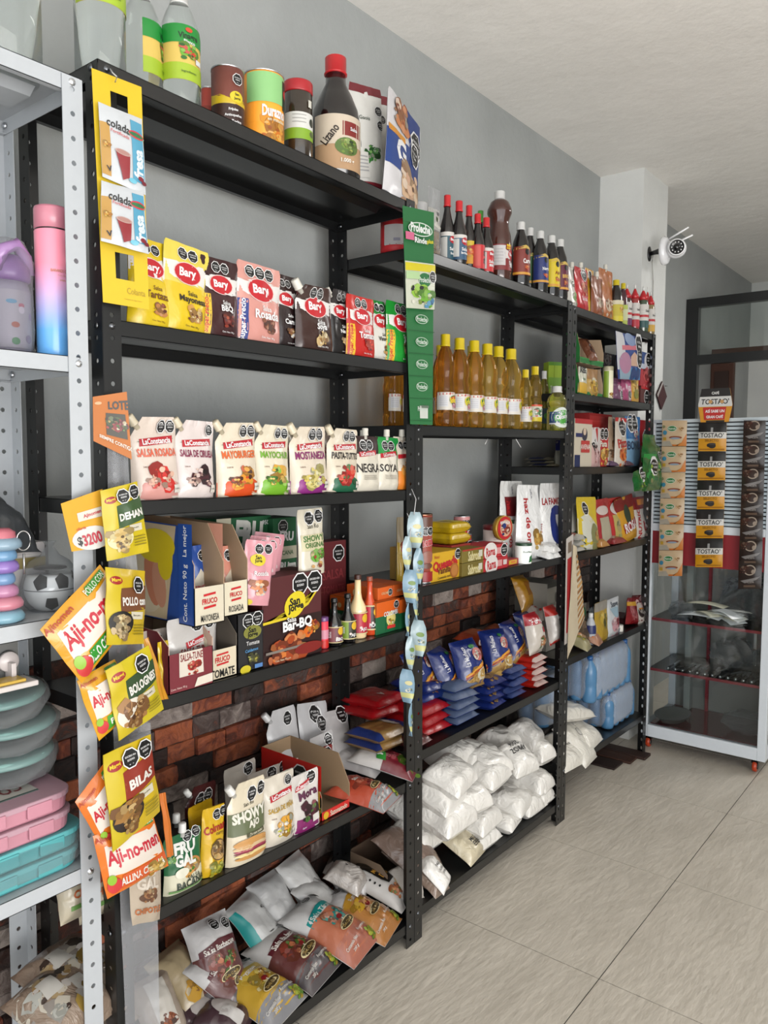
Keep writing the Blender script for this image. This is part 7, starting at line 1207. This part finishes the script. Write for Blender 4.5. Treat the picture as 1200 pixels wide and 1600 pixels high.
pent = lambda a, b, r, k: ('p', [(a + 2 * r * .55 * cos(k + 2 * pi * i / 5), b + r * 1.05 * sin(k + 2 * pi * i / 5)) for i in range(5)], '17181a')
m.ink([pent(.15, .80, .19, HALF), pent(-.42, .80, .19, HALF + .3), pent(-.14, .28, .19, -HALF), pent(.42, .28, .19, -HALF), pent(.68, .80, .19, HALF)], sph, 3 * R, 1.75 * R); m.build('tub_body', fb)
MB().lathe([(R * 1.004, R * .84), (R * 1.012, R * .86), (R * 1.004, R * .88)], M('9a9a9a', 'plastic'), 32, cap=False).build('seam_band', fb)
MB().lathe([(R * .62, R * 1.62), (R * .6, R * 1.68), (R * .3, R * 1.74)], M('202224', 'plastic'), 28).build('black_lid', fb)
m = MB(); m.lathe([(R * .8, .0), (R * 1.08, R * .4), (R * 1.12, R * .9), (R * 1.0, R * 1.5), (R * .75, R * 1.9), (R * .35, R * 2.15), (R * .12, R * 2.5), (R * .26, R * 2.7)], M('dfe2e4', 'clear'), 26, cap=False, fn=lambda v: (v[0] * (1 + .10 * noise.noise(Vector(v) * 28)), v[1] * (1 + .10 * noise.noise(Vector(v) * 31)), v[2])); m.build('clear_bag', fb)
# under the second level: hook dish on a grey backing card
hk = thing('soap_dish', 'white adhesive soap dish with a round suction disc on a grey backing card', 'soap dish', onX(14, 1070, -.05), (0, 0, HALF)); hz = hk.location.z
MB().box(-.07, .02, .006, .009, .0, .085, M('6f706e', 'card')).build('backing_card', hk)
MB().lathe([(.001, .006), (.016, .005), (.018, 0)], M('e0d6d4', 'plastic'), 24, fn=lambda v: (v[0], -v[2], v[1] + .04)).build('suction_disc', hk)
m = MB(); m.box(-.004, .004, -.02, .004, .008, .04, M('e0d6d4', 'plastic'), .001); m.box(-.05, .026, -.05, .0, .003, .012, M('e4dcd8', 'plastic'), .002); m.build('dish', hk); MB().box(-.05, .008, -.045, -.01, .0125, .018, M('e0b84a', 'plastic'), .002).build('yellow_insert', hk)
# lowest level: bowls in clear wrap and lunch boxes
def box_round(mb, w, d, z0, z1, mat, r=.03, grow=0):
    pts = []
    for cx, cy, t0 in ((w / 2 - r, d / 2 - r, 0), (-w / 2 + r, d / 2 - r, HALF), (-w / 2 + r, -d / 2 + r, pi), (w / 2 - r, -d / 2 + r, pi * 1.5)):
        for i in range(7): t = t0 + HALF * i / 6; pts.append((cx + r * cos(t), cy + r * sin(t)))
    n = len(pts); zs_ = [(z0, 1 - grow), (z0 + (z1 - z0) * .15, 1 - grow * .3), (z1 - .001, 1), (z1, .985)]
    vs = [(x * k, y * k, z) for z, k in zs_ for x, y in pts]; fs = [(l * n + i, l * n + (i + 1) % n, (l + 1) * n + (i + 1) % n, (l + 1) * n + i) for l in range(3) for i in range(n)]
    mb.add(vs, fs + [tuple(range(n - 1, -1, -1)), tuple(3 * n + i for i in range(n))], mat, False); return mb
zl0 = W(0)(.55); yb_ = .605
gl2 = 'stacked lunch boxes on the lowest white shelf'
for k, (c, dx, lb) in enumerate((('5ab8bc', .0, 'lowest turquoise lunch box'), ('5ab8bc', .004, 'upper turquoise lunch box'), ('d897a8', -.014, 'lower pink lunch box'), ('dc98aa', -.016, 'top pink paper-sleeved lunch box'))):
    r = thing('lunch_box', lb + ' in the stack at the left edge', 'lunch box', (-.125, yb_ + dx - .02, zl0 + .0015 + k * .036), (0, 0, HALF), gl2); w_, d_ = (.29, .215)
    box_round(MB(), w_, d_, 0, .026, M(c, 'plastic'), .035, .05).build('box_base', r); box_round(MB(), w_ + .006, d_ + .006, .026, .035, M(('6cc8cc' if k < 2 else 'cfa6b4'), 'plastic'), .037).build('lid', r)
    for q in (-.08, .0, .08): MB().box(q - .022, q + .022, -d_ / 2 - .006, -d_ / 2 - .001, .008, .030, M(c, 'plastic'), .0015).build('latch', r)
    if k == 3:
        m = MB(); m.box(-.11, .10, -.07, .07, .0352, .0362, M('5a6e68', 'paper')); m.ink([('p', [(-.3, .02), (1, .02), (1, .42), (-.1, .42)], 'd8d4cc'), ('p', [(-1, .02), (-.3, .02), (-.1, .42), (-.5, .7), (-1, .6)], 'c8b8a0'), ('f', -.6, .3, .14, ('8a5a3a', 'd8c0a0', '5a4a40'), 2), ('t', .4, .22, .14, 'COOK’S', '8a3a3a', pi, .45, .02), ('t', .3, .68, .05, 'Recipiente de vidrio', 'c8d0cc', pi, .5, .01)], lambda a, b, off=0: (a * .104 - .005, -.07 + b * .14, .0364 + off), .21, .14); m.build('paper_sleeve', r)
wp = MB(); s3_ = 3
def WR(a, b):
    t = a * pi; ph = (b - .5) * pi; q = lambda v, e: (abs(v) ** e) * (1 if v > 0 else -1)
    x = q(cos(t), .45) * q(cos(ph), .35) * .165; y = q(sin(t), .45) * q(cos(ph), .35) * .118; z = .037 + q(sin(ph), .45) * .037; n = noise.noise(Vector((x * 25, y * 25, z * 40))) * .006
    return (x + n, y + n, max(.001, z + n * .4))
wp.grid(WR, 36, 14, M('e6ecee', 'clear')); tag(wp.build('plastic_wrap', None, (-.125, yb_ - .015, zl0 + .001), (0, 0, HALF)), 'crinkled clear wrap around the turquoise lunch boxes', 'plastic wrap')
gbw = 'glass bowls with teal lids in clear bags'
for k, (dx, z, lb) in enumerate(((.05, .148, 'lowest'), (.055, .205, 'middle'), (.035, .262, 'top'))):
    r = thing('glass_bowl', lb + ' glass bowl with a teal lid in a crinkled clear bag at the left edge', 'bowl', (-.15, yb_ + dx, zl0 + z), (.03 * k, -.03, HALF), gbw); q = .082
    MB().lathe([(q * .6, .0), (q * .72, .002), (q * .94, .02), (q, .042)], M('c8d4d4', 'clear'), 28).build('bowl', r); MB().lathe([(q * 1.03, .040), (q * 1.05, .043), (q * 1.02, .050), (q * .9, .052)], M('a4d0ca', 'plastic'), 28).build('lid', r)
    MB().lathe([(q * .55, .0), (q * .98, .008), (q * 1.12, .03), (q * 1.1, .048), (q * .8, .057), (q * .3, .06)], M('e0e4e4', 'clear'), 28, fn=lambda v: (v[0] * (1 + .12 * noise.noise(Vector(v) * 26 + Vector((k, 0, 0)))), v[1] * (1 + .12 * noise.noise(Vector(v) * 29)), v[2])).build('clear_bag', r)
# bags on the floor behind the white rack foot
gfl = 'clear bags of small beige sachets low down behind the white post'
for k, (u, v, X, z, lb) in enumerate(((105, 1515, -.13, .14, 'upper clear bag of beige sachets low down behind the white post'), (92, 1560, -.08, .10, 'front clear bag of beige sachets low down behind the white post'), (130, 1575, -.12, .085, 'clear bag of beige sachets nearest to the black post'))):
    p = onX(u, v, X); pillow((X, p.y, max(.03, p.z - .03)), .15, .15, .07, lb, body='8a7868', kind='bag', rot=(.35, 0, HALF + .2), seed=170 + k, group=gfl, name='sachet_bag', cat='bag', items=[('f', -.2, .5, .5, ('c8c0b4', 'a88858', '5a4a40', 'd8d4cc'), k), ('r', -.6, -.1, .5, .75, 'd0ccc4'), ('r', .1, .5, .3, .55, 'ccc8c0'), ('f', .4, .3, .3, ('b89a48', 'c8c0b8'), k + 3)])
carton(Vector((-.12, .66, .0008)), .22, .18, .055, '5a4a3c', 'low brown carton on the floor under the sachet bags')
for k, (u, lb) in enumerate(((112, 'left cream and orange sauce pouch in a clear bag beneath the lunch boxes'), (140, 'right cream and orange sauce pouch in a clear bag beneath the lunch boxes'))):
    p = onX(u, 1390, -.07); pillow((-.07, p.y, p.z + .0), .07, .10, .03, lb, body='cfc4ac', rot=(1.25, 0, HALF), seed=180 + k, items=[('t', 0, .45, .2, 'CHI', 'c8642c', 0, .6, .04), ('r', -.6, .6, .2, .28, '6a9a4a'), ('e', 0, .7, .3, .15, 'a8503a')], group='cream pouches hanging below the lunch boxes', name='sauce_pouch', cat='sauce pouch', nz=.003)

# ================================================================== DISPLAY CABINET
CY = 3.60; CX0, CX1, CD = -.045, .50, .42
cw = M('c4cad0', 'paint'); mar = M('3a1418', 'card'); red = M('9c1222', 'card'); rr_ = M('a8303c', 'card')
cab = thing('display_cabinet', 'white-framed rolling display cabinet with glass front, red band and slatted top panel', 'display cabinet', (CX0, CY, 0))
def cpart(name, boxes, mat, bev=0):
    m = MB()
    for b in boxes: m.box(*[b[0] - CX0, b[1] - CX0, b[2] - CY, b[3] - CY, b[4], b[5]], mat, bev)
    return m.build(name, cab)
pw = .034
cpart('frame', [(CX1 - pw, CX1, CY, CY + pw, .06, 1.53), (CX0, CX0 + .03, CY, CY + pw, .06, 1.53), (CX0, CX0 + pw, CY + CD - pw, CY + CD, .06, 1.53), (CX1 - pw, CX1, CY + CD - pw, CY + CD, .06, 1.53),
    (CX0 + .03, CX1 - pw, CY, CY + pw, .06, .115), (CX0 + pw, CX1 - pw, CY + CD - pw, CY + CD, .06, .115), (CX0, CX0 + pw, CY + pw, CY + CD - pw, .06, .115), (CX1 - pw, CX1, CY + pw, CY + CD - pw, .06, .115), (CX0 + .03, CX1 - pw, CY, CY + .02, 1.035, 1.07)], cw, .002)
cpart('base_panel', [(CX0 + .034, CX1 - .034, CY + .034, CY + CD - .034, .108, .118)], M('5a1a22', 'glossy'))
cpart('red_band', [(CX0 + .02, CX1 - .03, CY + .004, CY + .014, .885, 1.036)], red)
m = MB(); n = 26
for i in range(n):
    z = 1.075 + i * (.455 / n); m.box(.012, CX1 - CX0 - .02, .004, .012, z, z + .455 / n * .66, M('a9b6be', 'paint'))
m.box(.012, CX1 - CX0 - .02, .016, .022, 1.07, 1.53, M('23282c', 'paint')); m.build('slatted_panel', cab)
cpart('glass_front', [(CX0 + .022, CX1 - pw, CY + .012, CY + .016, .115, .885)], M('f8fafa', 'glass'))
cpart('back_panel', [(CX0 + .03, CX1 - .03, CY + CD - .02, CY + CD - .012, .115, 1.05)], M('7c7d7a', 'paint'))
cpart('side_panel', [(CX1 - .012, CX1 - .008, CY + .03, CY + CD - .03, .115, 1.05)], M('f8fafa', 'glass'))
for z, lb in ((.615, None), (.375, None)):
    s_ = cpart('glass_shelf', [(CX0 + .02, CX1 - .03, CY + .03, CY + CD - .03, z, z + .006)], M('e8eeec', 'glass'))
    m = MB(); m.box(.02, CX1 - CX0 - .03, .024, .030, z - .003, z + .009, rr_); m.build('red_edge', s_)
for x in (.14, .40): cpart('red_upright', [(x, x + .012, CY + CD - .05, CY + CD - .03, .118, .88)], rr_)
cpart('inner_post', [(.045, .075, CY + CD - .08, CY + CD - .04, .118, 1.03)], M('8a908e', 'paint')); cpart('light_tube', [(.37, .38, CY + .30, CY + .31, .40, .60)], M('b8bcbc', 'paint'))
cpart('top_board', [(CX0, CX1, CY, CY + CD, 1.53, 1.545)], M('aeb8be', 'paint'))
for x, y, lb in ((CX1 - .045, CY + .03, 1), (CX0 + .03, CY + .03, 1), (CX0 + .03, CY + CD - .04, 0), (CX1 - .04, CY + CD - .04, 0)):
    c = MB(); c.lathe([(.006, -.009), (.021, -.009), (.024, -.006), (.024, .006), (.021, .009), (.006, .009)], M('d8481c', 'plastic'), 24, fn=lambda v: (v[2], v[0], v[1] + .025)); w_ = c.build('caster', cab, (x - CX0, y - CY, .0))
    MB().lathe([(.012, -.012), (.012, .012)], M('28282a', 'plastic'), 16, fn=lambda v: (v[2], v[0], v[1] + .025)).build('hub', w_)
    MB().box(-.014, .014, -.012, .016, .040, .061, M('242426', 'steel')).build('bracket', w_)
# things inside
rnd = random.Random(5)
for k in range(11):
    x = .14 + rnd.random() * .22; y = CY + .06 + rnd.random() * .16; m = MB(); L_, w_ = rnd.uniform(.12, .19), rnd.uniform(.06, .09); cz = rnd.uniform(.006, .022)
    m.grid(lambda a, b: (a * L_ / 2, (b - .5) * w_, cz * (1 - a * a) + .001), 6, 4, M(('f0f2f4', 'f2f2ee', 'e4dfc8', 'e4e8ec')[k % 4], 'paint')); o = m.build('paper_sheet', None, (x, y, .622 + k * .006), (rnd.uniform(-.08, .08), 0, rnd.uniform(-.7, .5)), solid=.0006)
    tag(o, 'loose curled white paper sheet heaped on the upper shelf of the display cabinet', 'paper', 'loose papers in the display cabinet')
def crumple(P, sx, sy, sz, label, name, seed, cat='plastic bag', mat=None, group=None):
    m = MB()
    def f(a, b):
        t = a * pi; ph = (b - .5) * pi; d = Vector((cos(t) * cos(ph), sin(t) * cos(ph), sin(ph))); k = 1 + .35 * noise.noise(d * 2.6 + Vector((seed, 0, 0))) + .16 * noise.noise(d * 7 + Vector((0, seed, 0)))
        return (d.x * sx * k, d.y * sy * k, max(.001, sz + d.z * sz * k))
    m.grid(f, 40, 24, mat or M('d4d8da', 'clear'), smooth=False); return tag(m.build(name, None, P), label, cat, group)
crumple((.09, CY + .13, .622), .055, .06, .035, 'crumpled clear plastic bag on the left of the upper cabinet shelf', 'plastic_bag', 3)
crumple((.34, CY + .26, .622), .10, .06, .10, 'tall crumpled clear plastic bag at the back of the upper cabinet shelf', 'plastic_bag', 5)
crumple((.30, CY + .26, .382), .10, .06, .07, 'crumpled clear plastic bag at the back of the lower cabinet shelf', 'plastic_bag', 8)
crumple((.38, CY + .16, .119), .09, .06, .05, 'clear plastic-wrapped bowl on the maroon cabinet floor', 'wrapped_bowl', 11, 'wrapped bowl')
gkn = 'kitchen tools with dark handles laid along the lower cabinet shelf'
for k in range(12):
    x = .06 + k * .033; m = MB(); hl = .075; ang = rnd.uniform(-.35, .1)
    m.tube([(0, 0, .007), (0, hl, .009)], .006, M(('2a2c2e', '3a3c3e')[k % 2], 'plastic'), 8)
    m.box(-.006, .006, hl, hl + .10, .006, .008, M('d4d8da', 'steel')); m.lathe([(.007, -.002), (.0075, .004)], M('c4c8c8', 'steel'), 10, fn=lambda v: (v[0], v[2] - .002, v[1] + .008))
    tag(m.build('kitchen_knife', None, (x, CY + .045, .382), (0, 0, ang)), 'metal kitchen tool with a dark handle lying on the lower cabinet shelf', 'kitchen tool', gkn)
m = MB(); m.lathe([(.04, 0), (.055, .003), (.075, .028), (.08, .03), (.073, .027), (.05, .006), (.001, .005)], M('8d908e', 'plastic'), 32, cap=False, fn=lambda v: (v[0] * 1.0, v[1] * 1.5, v[2])); tag(m.build('plastic_tray', None, (.06, CY + .14, .119)), 'shallow grey oval plastic tray on the maroon cabinet floor', 'tray')

# coffee and soup sachets hanging in front of the cabinet
YH = CY - .035
def hstrip(label, name, grp, rows, col, items, yoff=0, seed=0, head=None):
    """rows: list of (uL, uR, vTop, vBottom)"""
    base = onY((rows[-1][0] + rows[-1][1]) / 2, rows[-1][3], YH + yoff); r = thing(name, label, 'hanging strip', base, (0, 0, 0), grp)
    for k, (a, b, v0, v1) in enumerate(rows):
        q = [onY(a, v0, YH + yoff), onY(b, v0, YH + yoff - .004), onY(b - 1, v1, YH + yoff - .008), onY(a - 1, v1, YH + yoff - .004)]
        o = patch([q[3], q[2], q[1], q[0]], None, None, 'sachet', M(col, 'film'), items, bulge=.006, wav=.002, seed=seed + k, na=8, nb=8); o.parent = r; o.location = o.location - base
    return r
soup = [('r', -1, 1, 0, .06, 'd87a30'), ('p', [(.1, .0), (1, 0), (1, .5), (.6, .12)], 'e08a3c'), ('p', [(-1, 0), (-.1, 0), (-.3, .2), (-1, .16)], 'b8b0a0'), ('e', -.15, .68, .20, .12, 'e8ecd8'), ('e', -.15, .68, .18, .10, '2a8040'), ('t', -.15, .68, .09, 'Nutrela', 'e8f0e0', 0, .3, .02), ('e', -.72, .52, .09, .09, '4a98b8'), ('e', .15, .33, .26, .06, '9a4a28'), ('e', .12, .30, .20, .04, '98a8b8'), ('f', .55, .66, .12, ('d8a060', 'c88a40', 'e8c890'), 2), ('t', -.8, .75, .1, 'D', '2a7a3a', 0, .1, .03), ('r', -.85, -.6, .22, .34, 'd0a83c')]
hstrip('strip of beige sachets with green ovals hanging left in front of the cabinet', 'sachet_strip', None, [(1035 - k * 1.1, 1073.5 - k * 1.3, 657 + 40.6 * k, 697 + 40.6 * k) for k in range(6)], 'dcc09a', soup)
tost = [('r', -1, 1, .64, 1, '161412'), ('r', -1, 1, .44, .66, 'e8e6e0'), ('t', 0, .55, .17, 'TOSTAO’', '1a1a1a', 0, .84, .02), ('t', 0, .37, .09, 'SELECTO', '8a5a10', 0, .6, .015), ('e', .02, .19, .14, .10, '2a2624'), ('e', .02, .25, .14, .04, '4a4440'), ('e', -.26, .2, .05, .06, '2a2624'), ('r', -.08, .08, .66, .82, 'a8a8a8'), ('r', -.9, .9, .05, .08, 'a86a10')]
T_ = hstrip('strip of black, white and yellow coffee sachets in the middle in front of the cabinet', 'sachet_strip', None, [(1092 - k * 1.2, 1135.5 - k * 1.4, 660 + 45.3 * k, 705 + 45.3 * k) for k in range(5)], 'e8a41c', tost, seed=20)
b0 = T_.location.copy(); q = [onY(u, v, YH - .002) for u, v in ((1095, 660), (1141, 657), (1149, 636), (1144, 608), (1094, 608), (1084, 634))]
cen = sum(q, Vector()) / 6
def HB(a, b, off=0):    # hexagonal header board
    zt, zb = q[4].z, q[0].z; z = zb + (zt - zb) * b; hw = (.058 + (.071 - .058) * (1 - abs(2 * b - 1)))
    return Vector((cen.x + a * hw, YH - .004 - off, z)) - b0
m = MB(); m.grid(HB, 8, 12, M('e8a01c', 'card')); m.grid(lambda a, b: HB(a, b) + Vector((0, .004, 0)), 8, 12, M('c8a060', 'card'), flip=True)
m.ink([('r', -1, 1, .76, 1, '1a1614'), ('r', -1, 1, .46, .76, 'e8e8e4'), ('t', 0, .87, .11, 'CAFÉ', 'f0f0ec', 0, .25, .04), ('t', 0, .61, .18, 'TOSTAO’', '1a1a1a', 0, .86, .02), ('e', -.28, .605, .06, .06, 'd8a868'), ('e', .42, .605, .06, .06, 'd8a868'), ('r', -.72, .68, .07, .44, 'd02a24'), ('t', 0, .335, .12, 'ASÍ SABE UN', 'ffffff', 0, .6, .035), ('t', 0, .165, .12, 'GRAN CAFÉ', 'ffffff', 0, .56, .035), ('r', -.6, .7, .0, .05, '1a1614')], HB, .135, .15); m.build('header_board', T_)
cof = [('e', .0, .78, .26, .24, 'b8a898'), ('e', .0, .78, .21, .19, '3a2418'), ('e', .32, .72, .09, .10, 'a89888'), ('f', -.6, .8, .25, ('5a3424', '7a4a34', '3a2018'), 2), ('p', [(-.8, .34), (.2, .44), (.9, .52), (.6, .38), (-.4, .24)], '8a8684'), ('t', .1, .3, .12, 'Café', '9a9490', .05, .6, .02), ('r', -.5, .5, .08, .16, '6a5444')]
hstrip('strip of dark brown coffee sachets with cup pictures at the right edge of the picture', 'sachet_strip', None, [(1162 - k * 1.3, 1196.5 - k * 1.0, 657 + 37.6 * k, 694.6 + 37.6 * k) for k in range(7)], '2c1e18', cof, seed=40)

# ================================================================== SECURITY CAMERA on the pilaster
kp = onX(1014, 397, -.122); sc = thing('security_camera', 'white round security camera with two antennas on the pilaster', 'security camera', (kp.x, kp.y, kp.z)); sc.scale = (1.12, 1.12, 1.12)
dk = M('141416', 'plastic'); wh = M('e4e4e6', 'glossy')
MB().lathe([(.028, 0), (.028, .004), (.020, .007)], dk, 20, fn=lambda v: (v[2], v[0] * .7, v[1] * 1.1)).build('wall_plate', sc)
MB().tube([(.005, 0, 0), (.03, -.005, .002), (.055, -.005, .004)], [.008, .010, .014], dk, 12).build('mount_arm', sc)
cb_ = MB(); cb_.lathe([(.02, .0), (.056, .002), (.060, .012), (.052, .026), (.034, .032)], wh, 36, fn=lambda v: (v[2] + .055, v[0] * .8 - .004, v[1] + .002)); cb_.build('base_dome', sc)
hd = MB(); hc = Vector((.118, -.012, .002))
hd.lathe([(max(.0005, .042 * cos(t)), .042 * sin(t)) for t in [-HALF + pi * i / 16 for i in range(17)]], wh, 28, fn=lambda v: (hc.x + v[2] * .95, hc.y + v[0], hc.z + v[1] * .95))
hd.lathe([(.028, 0), (.031, .045)], wh, 24, fn=lambda v: (.078 + v[2], hc.y * .6 + v[0], v[1])); hd.build('camera_head', sc)
fdir = Vector((.35, -.93, -.1)).normalized(); ax = fdir.cross(Vector((0, 0, 1))).normalized(); ay = ax.cross(fdir)
F_ = lambda v: hc + fdir * (.028 + v[2]) + ax * v[0] + ay * v[1]
ln = MB(); ln.lathe([(.034, .0), (.033, .014), (.029, .018), (.027, .016), (.001, .015)], [wh, wh, dk, dk], 32, fn=lambda v: tuple(F_(v))); face_ = ln.build('lens_face', sc)
m = MB(); m.lathe([(.012, .014), (.012, .020), (.001, .021)], M('08080a', 'glossy'), 24, fn=lambda v: tuple(F_(v))); m.build('lens', face_)
m = MB()
for i in range(10):
    t = 2 * pi * i / 10; m.lathe([(.0028, .015), (.0028, .0175), (.0005, .018)], M('dcdcdc', 'glossy'), 8, fn=lambda v, t=t: tuple(F_((v[0] + .020 * cos(t), v[1] + .020 * sin(t), v[2]))))
m.build('led_ring', face_)
for k, (a_, b_) in enumerate((((.075, .0, .045), (.168, -.02, .078)), ((.10, .02, .032), (.176, .01, .052)))): MB().tube([a_, b_], [.0045, .0035], wh, 10).build('antenna', sc)
m = MB().tube([onX(1020, 399, -.115), onX(1019, 410, -.108), onX(1021, 440, -.115), onX(1020, 480, -.119), onX(1018, 520, -.119)], .0028, M('dcdad4', 'plastic'), 8); tag(m.build('power_cable'), 'thin white cable running down the pilaster from the security camera', 'cable')
# kite ornament
kk = onX(1033, 618, -.118); ko = thing('kite_ornament', 'dark red and white diamond-shaped ornament hanging on the pilaster side', 'ornament', (kk.x, kk.y, kk.z)); zz = .073
yy = .09
def dia(pts, mat, off): return MB().add([(off, y, z) for y, z in pts], [tuple(range(len(pts)))], mat).add([(off - .003, y, z) for y, z in pts], [tuple(range(len(pts) - 1, -1, -1))], mat)
dia([(0, -zz), (yy * .85, 0), (0, zz), (-yy * .85, 0)], M('4a1018', 'card'), .004).build('panel', ko); dia([(-yy * .82, 0), (0, zz * .96), (.008, zz * .8), (-yy * .66, -.012)], M('c4bcb8', 'card'), .0055).build('white_stripe', ko)
MB().tube([(0, 0.05, zz * .7), (.004, .075, zz * .72)], .0015, M('3a1014', 'plastic')).build('hook', ko)
# planks on the floor under the far rack
for k, (x0, x1, y0, y1, z0, z1, c, lb) in enumerate(((-.20, .0, 3.36, 3.44, .0008, .012, '4a2a1c', 'front brown wooden plank on the floor under the far rack'), (-.22, .035, 3.445, 3.52, .0008, .014, '3c2218', 'second brown wooden plank by the foot of the far rack'), (-.26, -.03, 3.25, 3.35, .0008, .010, '2e1a14', 'dark plank lying deeper under the far rack'))):
    tag(MB().box(x0, x1, y0, y1, z0, z1, M(c, 'card'), .002).build('wooden_plank'), lb, 'plank')
